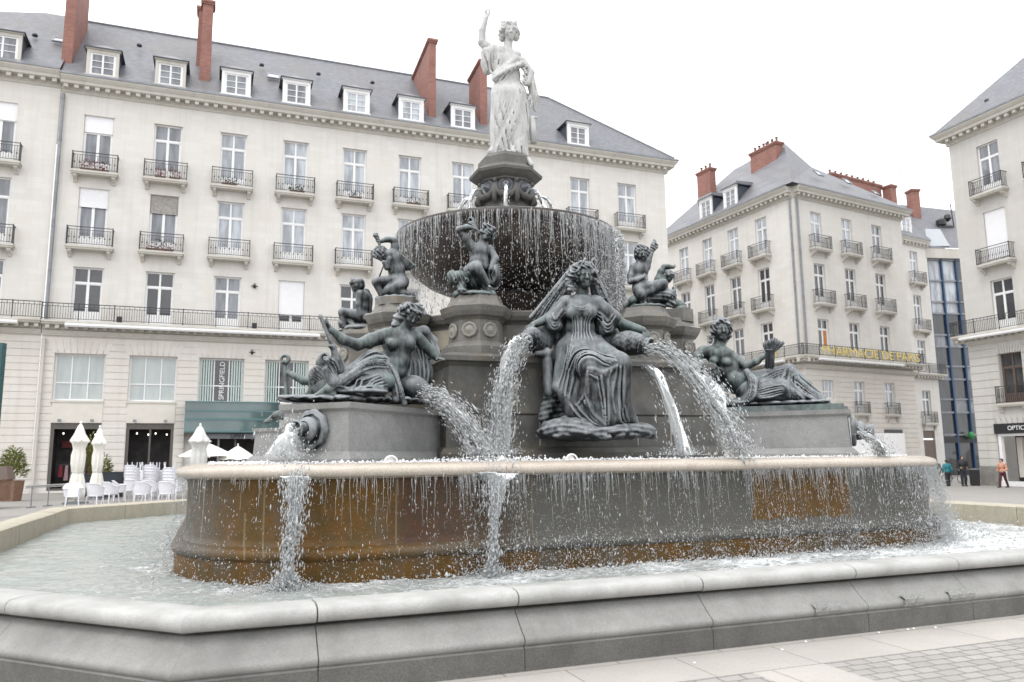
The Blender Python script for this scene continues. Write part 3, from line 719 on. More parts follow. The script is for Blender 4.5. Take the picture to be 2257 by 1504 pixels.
# ---- pharmacy building: left face and right face round a corner
QC = (22.58, 60.11)
PB = facade_root('pharmacy_building', 'cream corner building with gilt pharmacy letters along its balcony, right of the statues', *QC, R_(30))
wxs = [2.62, 6.46, 10.40]
PR_h = []
for x in wxs:
    for z0, z1 in ((18.1, 21.15), (13.6, 16.85), (9.5, 12.3)): PR_h.append((x - .66, x + .66, z0, z1))
mzp = [(1.96, 3.31, 5.95, 7.43), (5.78, 7.12, 4.9, 7.45), (9.72, 11.05, 4.9, 7.5)]
shp = [(1.6, 3.8, .1, 3.6), (5.2, 7.8, .1, 3.6), (9.2, 11.6, .1, 3.6)]
wall(PB, 0, 13.9, 8.6, 22.3, PR_h, M['wall']); wall(PB, 0, 13.9, -1.2, 8.6, mzp + shp, M['wall_pink'], name='ground_floor_wall', rust=(.9, 8.3, .40, .035, .035))
gl = {(0, 0): 'glassA', (0, 1): 'glassA', (0, 2): 'glassB'}
for c, x in enumerate(wxs):
    for r, (z0, z1) in enumerate(((18.1, 21.15), (13.6, 16.85), (9.5, 12.3))): 
        w_ = window(PB, x, z0, 1.32, z1 - z0, 'french', gl.get((r, c), 'glassC' if r else 'glassA'))
        if r == 2 and c == 0: MB().box(-.02, .5, .02, .04, .1, 1.9).build('orange_curtain', M['orange'], w_)
    balcony(PB, x, 18.0, 2.2); balcony(PB, x, 13.5, 2.2)
for i, (a, b, z0, z1) in enumerate(mzp):
    window(PB, (a + b) / 2, z0, b - a, z1 - z0, 'french' if i else 'mezz', 'glassA')
    if i: balcony(PB, (a + b) / 2, 4.85, 1.8, .35, .95)
for a, b, z0, z1 in shp:
    mb = MB(); mb.box(a, b, .2, .25, z0, z1); mb.build('shop_window', M['glassC'], PB)
    mb = MB(); mb.box(a, b, -.05, .1, z1 - .55, z1); o = mb.build('shop_sign', M['black'], PB)
long_balcony(PB, -.75, 14.6, 9.2, .9, awn=[(.9, 11.4)], ret1=True)
cornice(PB, 0, 13.9, 22.0, 22.85, .75, ret1=6)
cornice(PB, 0, 13.9, 8.2, 8.55, .3, gut=False)
t_ = text_mesh('PHARMACIE DE PARIS', .98, .02, M['gold']); o = link('balcony_lettering', t_, PB, loc=(7.45, -.80, 9.62), scale=(1.31, 1, 1)); o.rotation_euler = (R_(90), 0, 0)
# left face, built in its own frame and parented to the building
LF = R_(115.5 - 180); dv = Vector((math.cos(LF), math.sin(LF), 0)); LEN = 17.6
org = Vector((QC[0], QC[1], 0)) - dv * LEN
class Frame:
    """turns parts made in the left face's frame into children of PB"""
    def __init__(s): s.e = empty('frame', org, LF)
    def done(s):
        bpy.context.view_layer.update()
        for c in list(s.e.children):
            m = c.matrix_world.copy(); c.parent = PB; c.matrix_parent_inverse = Matrix.Identity(4)
            c.matrix_basis = PB.matrix_world.inverted() @ m
        bpy.data.objects.remove(s.e)
fr_ = Frame(); E_ = fr_.e
xs_ = [LEN - q for q in (3.70, 7.12, 10.58, 14.0)]
PL_h = [(x - .66, x + .66, z0, z1) for x in xs_ for z0, z1 in ((18.1, 21.35), (13.6, 17.0), (9.5, 12.4))]
PL_m = [(x - .66, x + .66, 4.9, 7.45) for x in xs_] + [(x - 1.2, x + 1.2, .1, 3.6) for x in xs_]
wall(E_, 0, LEN, 8.6, 22.3, PL_h, M['wall']); wall(E_, 0, LEN, -1.2, 8.6, PL_m, M['wall_pink'], name='ground_floor_wall', rust=(.9, 8.3, .40, .035, .035))
for c, x in enumerate(xs_):
    for r, (z0, z1) in enumerate(((18.1, 21.35), (13.6, 17.0), (9.5, 12.4))):
        window(E_, x, z0, 1.32, z1 - z0, 'french', 'glassA' if r == 0 else 'glassC')
    balcony(E_, x, 18.0, 2.2); balcony(E_, x, 13.5, 2.2)
    window(E_, x, 4.9, 1.32, 2.55, 'french', 'glassB')
    MB().box(x - 1.2, x + 1.2, .2, .25, .1, 3.6).build('shop_window', M['glassC'], E_)
long_balcony(E_, 0, LEN + .72, 9.2, .9, awn=[(8, LEN - 1.2)])
cornice(E_, 0, LEN, 22.0, 22.85, .75); cornice(E_, 0, LEN, 8.2, 8.55, .3, gut=False)
t_ = text_mesh('O', .98, .02, M['gold']); o = link('balcony_lettering', t_, E_, loc=(LEN - 2.35, -.80, 9.62), scale=(1.2, 1, 1)); o.rotation_euler = (R_(90), 0, 0)
for i, q in enumerate((7.62, 10.92)): dormer(E_, LEN - q, 23.2, -.40, 1.7, 1.75, 'grid', 'white', 'glassB', back=2.2, flat=True)
pipe(E_, LEN - .25, -.14, 9.4, 22.0, .08); 
fr_.done()
pipe(PB, .35, -.14, 9.4, 22.0, .08)
# roof over both wings
def PBl(v): p = PB.matrix_world.inverted() @ v; return (p.x, p.y, p.z)
bpy.context.view_layer.update()
d1 = Vector((math.cos(R_(30)), math.sin(R_(30)), 0)); d2 = Vector((math.cos(R_(115.5)), math.sin(R_(115.5)), 0)); q0 = Vector((QC[0], QC[1], 0))
n1 = Vector((-d1.y, d1.x, 0)); n2 = Vector((d2.y, -d2.x, 0))
Z = Vector((0, 0, 1)); zr = 22.98
e0 = q0 - n1 * .7 - n2 * .7 + Z * zr; e1 = q0 + d1 * 14.6 - n1 * .7 + Z * zr; e2 = q0 + d2 * 18.2 - n2 * .7 + Z * zr
ap = q0 + d1 * 4.9 + n1 * 4.6 + Z * 29.3; ap2 = q0 + d2 * 12.0 + n2 * 5.0 + Z * 29.3
e3 = e1 + n1 * 12; b1 = q0 + d1 * 9.2 + n1 * 5.2 + Z * 28.0
roof_mesh(PB, [PBl(v) for v in (e0, e1, ap, e2, ap2, e3, b1)], [(0, 1, 6, 2), (0, 2, 4, 3), (1, 5, 6), (5, 2, 6), (5, 3, 4, 2)])
velux(PB, 4.6, 25.0, .75, .8, 1.17, 1.05); velux(PB, 8.3, 24.9, .75, .8, 1.17, 1.0); velux(PB, 11.2, 24.2, .6, .6, 1.17, .4)
def wchim(v, w, d, ang, z0, z1, pots):
    o = chimney(PB, -w / 2, w / 2, -d / 2, d / 2, z0, z1, pots=pots)
    o.location = PBl(Vector((v.x, v.y, 0))); o.rotation_euler = (0, 0, ang - R_(30))
wchim(q0 + d2 * 12.6 + n2 * 2.0, 1.9, .7, LF, 24.5, 28.9, 3)
wchim(q0 + d2 * 5.9 + n2 * 3.3, 3.2, .8, LF, 25.0, 28.9, 6)
wchim(q0 + d1 * 6.9 + n1 * 7.5, 2.3, .9, R_(30), 25.0, 30.0, 4)

# ---- narrower house set back beside the pharmacy
AB = facade_root('set_back_house', 'narrow cream house set back right of the pharmacy, with one window on each floor', 38.15, 75.0, R_(30))
ah = [(1.95, 3.2, 18.5, 21.7), (1.95, 3.2, 13.7, 17.2), (1.95, 3.2, 9.7, 12.65), (1.99, 3.34, 4.6, 7.7), (1.6, 3.5, -.5, 3.8)]
wall(AB, -1.5, 4.85, -1.2, 22.3, ah, M['wall'])
for i, h in enumerate(ah[:4]): window(AB, (h[0] + h[1]) / 2, h[2], h[1] - h[0], h[3] - h[2], 'french', 'glassA' if i == 0 else 'glassB')
balcony(AB, 2.57, 18.4, 2.2); balcony(AB, 2.57, 13.6, 2.2); balcony(AB, 2.65, 4.5, 2.2, .4)
mb = MB(); mb.box(1.6, 3.5, .1, .18, -.5, 2.9); mb.box(1.62, 3.48, .12, .2, 3.05, 3.8); mb.build('door', M['doorbrown'], AB)
long_balcony(AB, .6, 5.3, 9.3, 1.0, ret1=True); cornice(AB, -1.5, 4.95, 22.2, 22.95, .5)
roof_mesh(AB, [(-3, -.5, 23.05), (5.2, -.5, 23.05), (5.2, 4.5, 28.5), (-3, 4.5, 28.5)], [(0, 1, 2, 3)])
dormer(AB, 1.2, 23.6, .1, 1.7, 1.7, 'grid', 'white', 'glassA', back=2)
chimney(AB, -5.6, 2.2, 2.6, 3.6, 22.5, 29.4, pots=9); chimney(AB, 2.35, 3.2, 1.6, 2.6, 23.5, 29.2)

# ---- glazed stair tower between the set-back house and the optician's building
d3 = R_(8)
GB = facade_root('glass_fronted_building', 'narrow office front of blue-framed glass panes between two cream buildings', 42.4, 77.7, d3)
mb = MB(); mb.box(-.3, 9, .35, .8, -1.2, 21.9); mb.build('wall', M['trim'], GB)
gm = MB(); fm = MB(); ww = 1.62
zz = [-.6, 3.3, 3.9, 7.1, 8.9, 11.2, 12.6, 15.5, 17.0, 20.6]
zz = [-.6, 2.9, 3.4, 5.6, 6.9, 8.9, 10.2, 12.2, 13.4, 15.6, 16.8, 19.0, 21.2]
gi = 0
for c in range(5):
    for r in range(len(zz) - 1):
        p = MB(); x0 = c * ww; 
        p.quad((x0 + .1, .1, zz[r] + .06), (x0 + ww - .1, .1 + .02 * ((c + r) % 2), zz[r] + .06), (x0 + ww - .1, .1 + .02 * (r % 2), zz[r + 1] - .06), (x0 + .1, .1, zz[r + 1] - .06))
        p.build('glass_pane', M['glassA' if (r > 8 and c < 2) else ('glassB' if r in (3, 5, 7) and (c + r) % 3 else 'glassC')], GB)  # paler top panes paint in a bright sky reflection
    fm.cur = 0; fm.box(c * ww - .08, c * ww + .08, -.12, .12, -.6, 21.3)
fm.cur = 1
for z in zz[1:]: fm.box(-.1, 5 * ww, -.04, .14, z - .09, z + .09)
fm.build('curtain_wall_frame', [M['bluemetal'], M['zinc']], GB)
mb = MB(); mb.box(-.4, 9, -.35, .6, 21.3, 22.3); mb.build('roof_band', M['trim'], GB)
roof_mesh(GB, [(-.6, -.4, 22.35), (9, -.4, 22.35), (9, 6, 28.6), (-3, 6, 29.4)], [(0, 1, 2, 3)], 'slate')
mb = MB(); mb.prism([(.2, -.1), (2.6, -.3), (2.8, 1.6), (.4, 1.8)], 22.6, 24.6, [(.6, .5), (2.2, .4), (2.4, 1.6), (.8, 1.8)]); mb.build('skylight', M['skyglass'], GB)
chimney(GB, 2.0, 2.9, 4.0, 5.0, 24, 30.2); roof_mesh(GB, [(-6, 7, 24), (2.5, 7, 24), (2.5, 7.5, 29.6), (-6, 7.5, 30.2)], [(0, 1, 2, 3)], 'slate_dark', 'rear_roof')
mb = MB(); mb.lathe([(.1, 0), (.5, .3), (.5, .8), (.1, 1.1)], 12, (4.4, 3.0, 25.6)); mb.lathe([(.1, 0), (.4, .3), (.3, .7), (.0, .9)], 12, (5.2, 3.0, 26.3)); mb.box(3.9, 5.6, 2.8, 3.2, 25.3, 25.8); mb.tube([(5.9, 3, 25.4), (5.7, 3, 28.3)], .06, 6); mb.build('roof_machinery', M['black'], GB)
mb = MB(); mb.tube([(1.2, 4.5, 30.2), (1.2, 4.5, 32.6)], .03, 6)
for q in (31.6, 32.0, 32.4): mb.tube([(.6, 4.5, q), (1.8, 4.5, q)], .02, 5)
mb.build('aerial', M['zinc'], GB)
mb = MB(); mb.lathe([(0.0, 0), (.2, .1), (.3, .4), (.2, .7), (0, .8)], 10, (2.75, -.5, 2.9)); mb.box(2.7, 2.8, -.5, 0, 3.3, 3.4); mb.build('green_sign', M['greensign'], GB, smooth=True)
MB().box(-.05, 8, -.1, .1, 2.6, 3.2).build('entrance_band', M['black'], GB)

# ---- optician's building at the right edge
RB = facade_root('optician_building', 'cream stone building at the right edge with an optician shop at its foot', 31.6, 53.56, R_(-69))
rh = [(x - .78, x + .78, z0, z1) for x in (2.86, 6.7, 10.5) for z0, z1 in ((19.15, 22.58), (14.3, 17.85), (9.75, 13.08))]
rm = [(2.1, 3.7, 4.85, 8.1), (5.9, 7.5, 4.85, 8.1), (9.7, 11.3, 4.85, 8.1), (1.45, 4.9, -.35, 3.45), (5.6, 8.6, -.35, 3.45)]
wall(RB, 0, 14, 9.2, 23.7, rh, M['wall_grey']); wall(RB, 0, 14, -1, 9.2, rm, M['wall_grey'], depth=.4, name='ground_floor_wall', rust=(.7, 8.9, .52, .04, .04))
MB().box(-.03, 1.38, -.07, .05, -1, .68).build('plinth', M['plinth'], RB); MB().box(4.95, 5.55, -.07, .05, -1, .68).build('plinth', M['plinth'], RB)
MB().quad((0, 0, -1), (0, 12, -1), (0, 12, 24), (0, 0, 24)).build('side_wall', M['wall_grey'], RB)
MB().quad((14, 0, -1), (14, 12, -1), (14, 12, 24), (14, 0, 24)).build('side_wall', M['wall_grey'], RB)
for x in (2.86, 6.7, 10.5):
    window(RB, x, 19.15, 1.56, 3.43, 'french', 'glassB'); window(RB, x, 14.3, 1.56, 3.55, 'french', 'glassB', .93 if x < 3 else 0); window(RB, x, 9.75, 1.56, 3.33, 'french', 'glassC')
    balcony(RB, x, 19.05, 2.5); balcony(RB, x, 14.2, 2.5)
for a, b, z0, z1 in rm[:3]: window(RB, (a + b) / 2, z0, b - a, z1 - z0, 'french', 'glassC', framemat=M['doorbrown'], y=.25); balcony(RB, (a + b) / 2, 4.8, 2.1, .4, 1.15)
long_balcony(RB, -.72, 14, 9.62, 1.0, awn=[(0, 14)], ret0=True); cornice(RB, 0, 14, 23.45, 24.35, .8, ret0=7); cornice(RB, 0, 14, 8.85, 9.2, .3, gut=False)
roof_mesh(RB, [(-.7, -.7, 24.5), (14, -.7, 24.5), (14, 4.6, 30.8), (6.4, 4.6, 30.8), (-.7, 10, 24.5), (14, 10, 24.5)], [(0, 1, 2, 3), (0, 3, 4), (3, 2, 5, 4)], 'slate')
vent(RB, 3.0, .3, 25.6); vent(RB, 6.2, .2, 25.4)
for a, b in ((2.1, 3.7), (1.6, 4.8)):
    mb = MB()
    for i in range(9):
        cx = (a + b) / 2; w0 = (b - a) / 9; t0 = a + w0 * i + .02; t1 = t0 + w0 - .04; zb = 8.12 if a > 2 else 3.5; e0 = (t0 - cx) * .2; e1 = (t1 - cx) * .2
        mb.add([(t0, -.055, zb), (t1, -.055, zb), (t1 + e1, -.055, zb + .7), (t0 + e0, -.055, zb + .7), (t0, 0, zb), (t1, 0, zb), (t1 + e1, 0, zb + .7), (t0 + e0, 0, zb + .7)], [(0, 1, 2, 3), (0, 4, 5, 1), (1, 5, 6, 2), (2, 6, 7, 3), (3, 7, 4, 0)])
    mb.build('lintel_stones', M['wall_grey'], RB)
mb = MB(); mb.box(1.4, 4.95, -.18, .06, 2.85, 3.5); sg = mb.build('shop_sign', M['black'], RB)
t_ = text_mesh('OPTICIENS', .40, .01, M['white']); o = link('lettering', t_, sg, loc=(3.35, -.20, 3.18)); o.rotation_euler = (R_(90), 0, 0)
mb = MB(); mb.box(1.55, 1.75, -.06, .2, -.3, 2.83); mb.box(1.75, 4.9, -.06, .2, 2.68, 2.83); mb.box(1.5, 4.9, -.1, .4, -.55, -.25); mb.build('shopfront', M['white'], RB)
mb = MB(); mb.cur = 0; mb.box(1.5, 4.9, 1.6, 1.7, -.3, 2.8); mb.cur = 1
for k in range(6):
    for j in range(5): mb.box(2.9 + k * .3, 3.1 + k * .3, 1.45, 1.58, .45 + j * .38, .60 + j * .38)
mb.cur = 2; mb.box(2.0, 2.4, 1.0, 1.2, 0, 2.6); mb.build('shop_display', [M['shopdark'], M['warmlit'], M['panel']], RB)

# ------------------------------------------------------------------ fountain materials
def drum_mat():
    """dark granite with algae, ochre and rust-stained stones; local x runs along the front"""
    m, nt, b = new_mat('stained granite of the big basin'); k = NT(nt); co = k.coord(); s = k.sep(co)
    g = k.noise(co, 80, 3, 0.8)
    grey = k.ramp(g, [(0.35, (0.045, 0.047, 0.044)), (0.5, (0.088, 0.090, 0.084)), (0.66, (0.155, 0.155, 0.146))])
    och = k.mix(k.ramp(k.noise(co, 4.5, 6, .7), [(.4, 0.0), (.65, 1.0)]), (0.150, 0.066, 0.004), (0.088, 0.052, 0.008))
    och = k.mix(k.ramp(g, [(.4, .5), (.6, 0.0)]), och, (0.045, 0.026, 0.008))
    red = k.mix(k.ramp(k.noise(co, 7, 5, .7), [(.4, 0.0), (.6, 1.0)]), (0.060, 0.014, 0.009), (0.032, 0.015, 0.010))
    wob = k.math('ADD', s[0], k.math('MULTIPLY', k.math('SUBTRACT', k.noise(co, 3.2, 4), .5), .5))
    # which stain lies where along the wall
    fo = k.ramp(k.math('MULTIPLY_ADD', wob, 1 / 14.0, .5), [(0.0, .55), (.055, .2), (.10, .9), (.222, .92), (.236, .62), (.31, .5), (.36, .10)])
    blk = k.math('MULTIPLY', k.math('GREATER_THAN', k.math('MULTIPLY_ADD', k.noise(co, 5, 4), .12, s[0]), 1.60), k.math('LESS_THAN', k.math('MULTIPLY_ADD', k.noise(co, 4, 5), .35, s[0]), 3.5))
    blk = k.math('MULTIPLY', blk, k.math('GREATER_THAN', k.math('ADD', s[2], k.math('MULTIPLY', k.noise(co, 6), .2)), .80))
    fo = k.math('MAXIMUM', fo, k.math('MULTIPLY', blk, .92))
    low = k.math('LESS_THAN', s[2], .46)
    fo = k.math('MAXIMUM', fo, k.math('MULTIPLY', low, k.ramp(k.noise(co, 1.3, 4), [(.30, .45), (.55, 1.0)])))
    nz = k.ramp(k.noise(k.mapping(co, (1, 1, .5)), 2.2, 6, .7), [(.28, .4), (.5, 1.0)])
    col = k.mix(k.math('MULTIPLY', fo, nz), grey, och)
    fr = k.ramp(k.math('MULTIPLY_ADD', wob, 1 / 14.0, .5), [(.215, 0.0), (.240, .62), (.272, .5), (.30, 0.25), (.35, 0.0)])
    fr = k.math('MULTIPLY', fr, k.math('GREATER_THAN', s[2], .62))
    col = k.mix(fr, col, red)
    # red-brown algae line under the lip
    lip = k.math('MULTIPLY', k.ramp(s[2], [(0.0, 0.0), (1.0, 0.0)]), 1.0)
    up = k.math('GREATER_THAN', k.math('ADD', s[2], k.math('MULTIPLY', k.noise(co, 9, 4), .12)), 1.475)
    col = k.mix(k.math('MULTIPLY', up, .8), col, (0.055, 0.014, 0.008))
    # pale joints between the stones
    j = None
    for x in (-5.57, -5.36, -5.06, -3.81, -1.99, -.31, 1.57, 3.37, 4.9):
        d = k.math('LESS_THAN', k.math('ABSOLUTE', k.math('SUBTRACT', s[0], x)), .011)
        if x in (-5.57, -5.06): d = k.math('MULTIPLY', d, k.math('LESS_THAN', s[2], 1.02))
        j = d if j is None else k.math('MAXIMUM', j, d)
    j = k.math('MULTIPLY', j, k.math('GREATER_THAN', s[2], .5))
    j = k.math('MULTIPLY', j, k.math('LESS_THAN', s[1], 0.0))
    col = k.mix(k.math('MULTIPLY', j, .55), col, (0.20, 0.17, 0.11))
    k.l(col, b.inputs['Base Color'])
    k.l(k.ramp(k.noise(co, 5, 4), [(.35, .30), (.65, .6)]), b.inputs['Roughness']); b.inputs['Specular IOR Level'].default_value = .22
    hh = k.noise(k.mapping(co, (1, 1, .22)), 24, 5, .7)
    k.l(k.bump(hh, .012, .9, k.bump(g, .004, .6)), b.inputs['Normal'])
    return m
M['drum'] = drum_mat()
M['granite'] = granite_mat('grey granite', (0.25, 0.25, 0.245), wet=1, dark=.5)
M['granite_dark'] = granite_mat('wet dark granite', (0.092, 0.090, 0.083), wet=1, dark=.6, lichen=.14)
M['granite_brown'] = granite_mat('brown weathered pedestal stone', (0.155, 0.148, 0.135), wet=1, dark=.6, lichen=.2)
M['bowlstone'] = granite_mat('black wet bowl stone', (0.045, 0.034, 0.03), dark=.7, lichen=.12, rough=.35)
M['pedestal'] = granite_mat('grey carved pedestal stone', (0.125, 0.12, 0.112), dark=.8)
M['coping'] = granite_mat('pale coping granite', (0.39, 0.387, 0.375), dark=.6, rough=.6, speck=.35)
M['cavetto'] = granite_mat('grey pool wall granite', (0.265, 0.262, 0.252), dark=.55, rough=.7, speck=.5)
M['patch'] = granite_mat('rough grey repair mortar', (0.24, 0.24, 0.23), dark=.3)
M['kerbgrey'] = granite_mat('darker plinth granite', (0.12, 0.117, 0.11), dark=.6)
M['rimstone'] = granite_mat('wet pale rim stone', (0.46, 0.40, 0.34), dark=.15, rough=.22)
M['farcoping'] = granite_mat('sand coloured coping', (0.40, 0.365, 0.29), dark=.2, rough=.7)

CA = R_(20.7); CX, CY = 0.0, 16.8
def fw(u, v, z=0.0): return np.array([CX + u * math.cos(CA) - v * math.sin(CA), CY + u * math.sin(CA) + v * math.cos(CA), z])
FT = tag(empty('fountain', (CX, CY, 0), CA), 'monumental grey granite fountain with a rust-stained lower basin and dark raised bowl', 'fountain')

def rrect(hu, hv, R, n=26):
    P = []
    for k, (cx, cy) in enumerate([(-1, -1), (1, -1), (1, 1), (-1, 1)]):
        a0 = math.pi + k * math.pi / 2
        for i in range(n + 1):
            t = a0 + math.pi / 2 * i / n; P.append((cx * (hu - R) + R * math.cos(t), cy * (hv - R) + R * math.sin(t)))
    # subdivide the straight runs
    Q = []
    for i, p in enumerate(P):
        q = P[(i + 1) % len(P)]; L = math.dist(p, q); m = max(1, int(L / .35))
        for j in range(m): Q.append((p[0] + (q[0] - p[0]) * j / m, p[1] + (q[1] - p[1]) * j / m))
    return Q
HU, HV, RR = 6.28, 5.95, 2.05
DP = rrect(HU, HV, RR)
arc = lambda cx, cz, r, a0, a1, n=8: [(cx + r * math.cos(R_(a0 + (a1 - a0) * i / n)), cz + r * math.sin(R_(a0 + (a1 - a0) * i / n))) for i in range(n + 1)]
mb = MB(); mb.sweep(DP, [(.13, -.1), (.13, .455), (.11, .475)] + arc(.10, .525, .075, -60, 75, 6) + [(.03, .618), (.006, .66), (0, .70), (0, 1.36), (.02, 1.40), (.06, 1.42)])
mb.build('basin_wall', M['drum'], FT, smooth=True, angle=35)
mb = MB(); mb.sweep(DP, [(.06, 1.42), (.10, 1.435)] + arc(.10, 1.50, .065, -90, 60, 8) + [(.05, 1.585), (-.05, 1.605), (-.42, 1.60), (-.46, 1.57), (-.46, 1.2)])
mb.build('basin_rim', M['rimstone'], FT, smooth=True, angle=50)

# core: square with cut corners, battered lower storey, course line, cornice
_a, _b = 2.42, 3.55
core = [(-_a, -_b), (_a, -_b), (_a, -_a), (_b, -_a), (_b, _a), (_a, _a), (_a, _b), (-_a, _b), (-_a, _a), (-_b, _a), (-_b, -_a), (-_a, -_a)]
mb = MB(); mb.sweep(core, [(.22, 1.2), (.22, 1.72), (.16, 1.80), (.10, 1.83), (.09, 2.33), (.06, 2.352), (.09, 2.375), (0.02, 3.10), (.02, 3.14), (.08, 3.2), (.16, 3.22), (.16, 3.30), (.05, 3.36), (-.1, 3.37)])
mb.prism([(p[0] * .97, p[1] * .97) for p in core], 3.30, 3.372)
mb.build('podium', M['granite_dark'], FT)
# block joints on the front of the podium, laid as thin raised mortar lines
mb = MB()
for u in (-1.95, -.9, .95, 1.62):
    mb.box(u - .009, u + .009, -3.652, -3.63, 1.84, 2.34)
for u in (-1.3, 1.55): mb.box(u - .008, u + .008, -3.648, -3.56, 2.38, 3.05)
mb.build('mortar_joint', M['mortar'] if 'mortar' in M else M['coping'], FT)
# four radial blocks that carry the reclining figures, with spouts on their outer ends
for k in range(4):
    a = R_(225 + 90 * k)
    blk = MB(); w = .55
    prof = lambda z0, z1, a_, b_, r0, r1: None
    def bl(z0, z1, o0, o1, r0=3.9, r1=6.6):
        blk.add([(r0, -w - o0, z0), (r1 + o0, -w - o0, z0), (r1 + o0, w + o0, z0), (r0, w + o0, z0), (r0, -w - o1, z1), (r1 + o1, -w - o1, z1), (r1 + o1, w + o1, z1), (r0, w + o1, z1)],
                [(0, 3, 2, 1), (4, 5, 6, 7), (0, 1, 5, 4), (1, 2, 6, 5), (2, 3, 7, 6), (3, 0, 4, 7)])
    bl(1.1, 1.66, .14, .14); bl(1.66, 1.76, .14, .05); bl(1.76, 2.30, .03, 0.0); bl(2.30, 2.34, 0, .04); bl(2.34, 2.42, .05, .06)
    p = blk.build('statue_block', M['granite'], FT, rz=a)
    # bronze ring mask and nozzle
    sp = MB()
    def ring(prof_, cx, cz, tilt=0):
        n = 28; vs = []
        for r, d in prof_:
            for i in range(n):
                t = 2 * math.pi * i / n; rr_ = r * (1 + (.04 * math.cos(9 * t) if r > .2 else 0)); vs.append((cx + d, rr_ * math.cos(t) * .92, cz + rr_ * math.sin(t)))
        fs = [(i * n + j, i * n + (j + 1) % n, (i + 1) * n + (j + 1) % n, (i + 1) * n + j) for i in range(len(prof_) - 1) for j in range(n)]
        sp.add(vs, fs)
    ring([(.27, 0), (.28, .03), (.26, .07), (.21, .08), (.20, .05), (.17, .06), (.17, .14), (.15, .20), (.11, .22), (.10, .20), (.09, .26), (.105, .34), (.12, .37), (.10, .38), (.075, .36), (.07, .2), (0, .19)], 6.64, 2.06)
    sp.build('spout', M['bronze'], FT, smooth=True, angle=50, rz=a)
# upper tier: low ring wall with panels, eight octagonal pedestals carrying the children
RP = 3.15
up = []
PA = [(-102.1, 3.14), (-131.8, 3.28), (180.0, 3.35), (139, 3.2), (78, 3.2), (48, 3.2), (-7.4, 3.5), (-32.9, 3.18)]
ringp = []
for i in range(64):
    t = 2 * math.pi * i / 64; ringp.append((2.68 * math.cos(t), 2.68 * math.sin(t)))
mb = MB(); mb.sweep(ringp, [(0.12, 3.3), (.12, 3.52), (.04, 3.58), (0, 3.62), (0, 4.06), (.03, 4.10), (.10, 4.13), (.14, 4.20), (.16, 4.28), (.10, 4.31), (-.45, 4.36), (-.5, 4.2), (-.5, 3.3)])
mb.build('upper_wall', M['granite_brown'], FT)
def ngon(r, n, cx=0, cy=0, rot=0, sx=1, sy=1): return [(cx + r * sx * math.cos(rot + 2 * math.pi * i / n), cy + r * sy * math.sin(rot + 2 * math.pi * i / n)) for i in range(n)]
pedpos = []
for ang, rad in PA:
    wa = R_(ang) - CA; x, y = rad * .97 * math.cos(wa), rad * .97 * math.sin(wa); pedpos.append((x, y, wa))
    base = ngon(.50, 8, 0, 0, R_(22.5))
    mb = MB(); mb.sweep(base, [(.12, 3.36), (.12, 3.56), (.05, 3.62), (0, 3.66), (-.02, 4.04), (.02, 4.08), (.08, 4.11), (.12, 4.18), (.15, 4.27), (.10, 4.30), (.03, 4.33), (-.02, 4.42), (-.04, 4.50)])
    mb.prism(ngon(.46, 8, 0, 0, R_(22.5)), 4.40, 4.502)
    mb.box(-1.2, -.2, -.34, .34, 3.4, 4.29)
    o = mb.build('pedestal', M['granite_brown'], FT, loc=(x, y, 0), rz=wa)
    for f in (-45, 0, 45):                               # carved rosettes on the outer faces
        r = MB(); n = 20; vs = []; pr = [(.14, 0), (.135, .03), (.10, .035), (.09, .015), (.05, .045), (0, .05)]
        for rr_, d in pr:
            for i in range(n):
                t = 2 * math.pi * i / n; q = rr_ * (1 + .05 * math.cos(8 * t)); vs.append((.465 + d, q * math.cos(t), 3.86 + q * math.sin(t)))
        r.add(vs, [(i * n + j, i * n + (j + 1) % n, (i + 1) * n + (j + 1) % n, (i + 1) * n + j) for i in range(len(pr) - 1) for j in range(n)])
        r.build('rosette', M['rosette'], o, smooth=True, rz=R_(f))
mb = MB()
for a0, a1 in ((-125, -110),):
    for i in range(8):
        t0 = R_(a0 + (a1 - a0) * i / 8) - CA; t1 = R_(a0 + (a1 - a0) * (i + 1) / 8) - CA; r0 = 2.70
        mb.quad((r0 * math.cos(t0), r0 * math.sin(t0), 3.66), (r0 * math.cos(t1), r0 * math.sin(t1), 3.66), (r0 * math.cos(t1), r0 * math.sin(t1), 4.02), (r0 * math.cos(t0), r0 * math.sin(t0), 4.02))
mb.build('pale_panel', M['farcoping'], FT)
# central column and bowl
bx, by = (-.10 * math.cos(CA), .10 * math.sin(CA))
mb = MB(); mb.lathe([(1.15, 3.3), (1.15, 3.6), (.95, 3.75), (.78, 4.0), (.72, 4.4), (.78, 4.75), (.95, 4.95), (1.0, 5.05), (.85, 5.12), (.9, 5.25)], 48, (bx, by, 0))
mb.build('column', M['bowlstone'], FT, smooth=True, angle=45)
mb = MB(); mb.lathe([(.6, 5.2), (.95, 5.22), (1.35, 5.33), (1.75, 5.50), (2.05, 5.72), (2.25, 5.98), (2.34, 6.20), (2.36, 6.30), (2.41, 6.33), (2.45, 6.38), (2.46, 6.44), (2.44, 6.49), (2.36, 6.51), (2.26, 6.48), (2.2, 6.40), (1.6, 6.1), (.5, 6.0)], 96, (bx, by, 0))
mb.build('bowl', M['bowlstone'], FT, smooth=True, angle=50).location.z = -.10
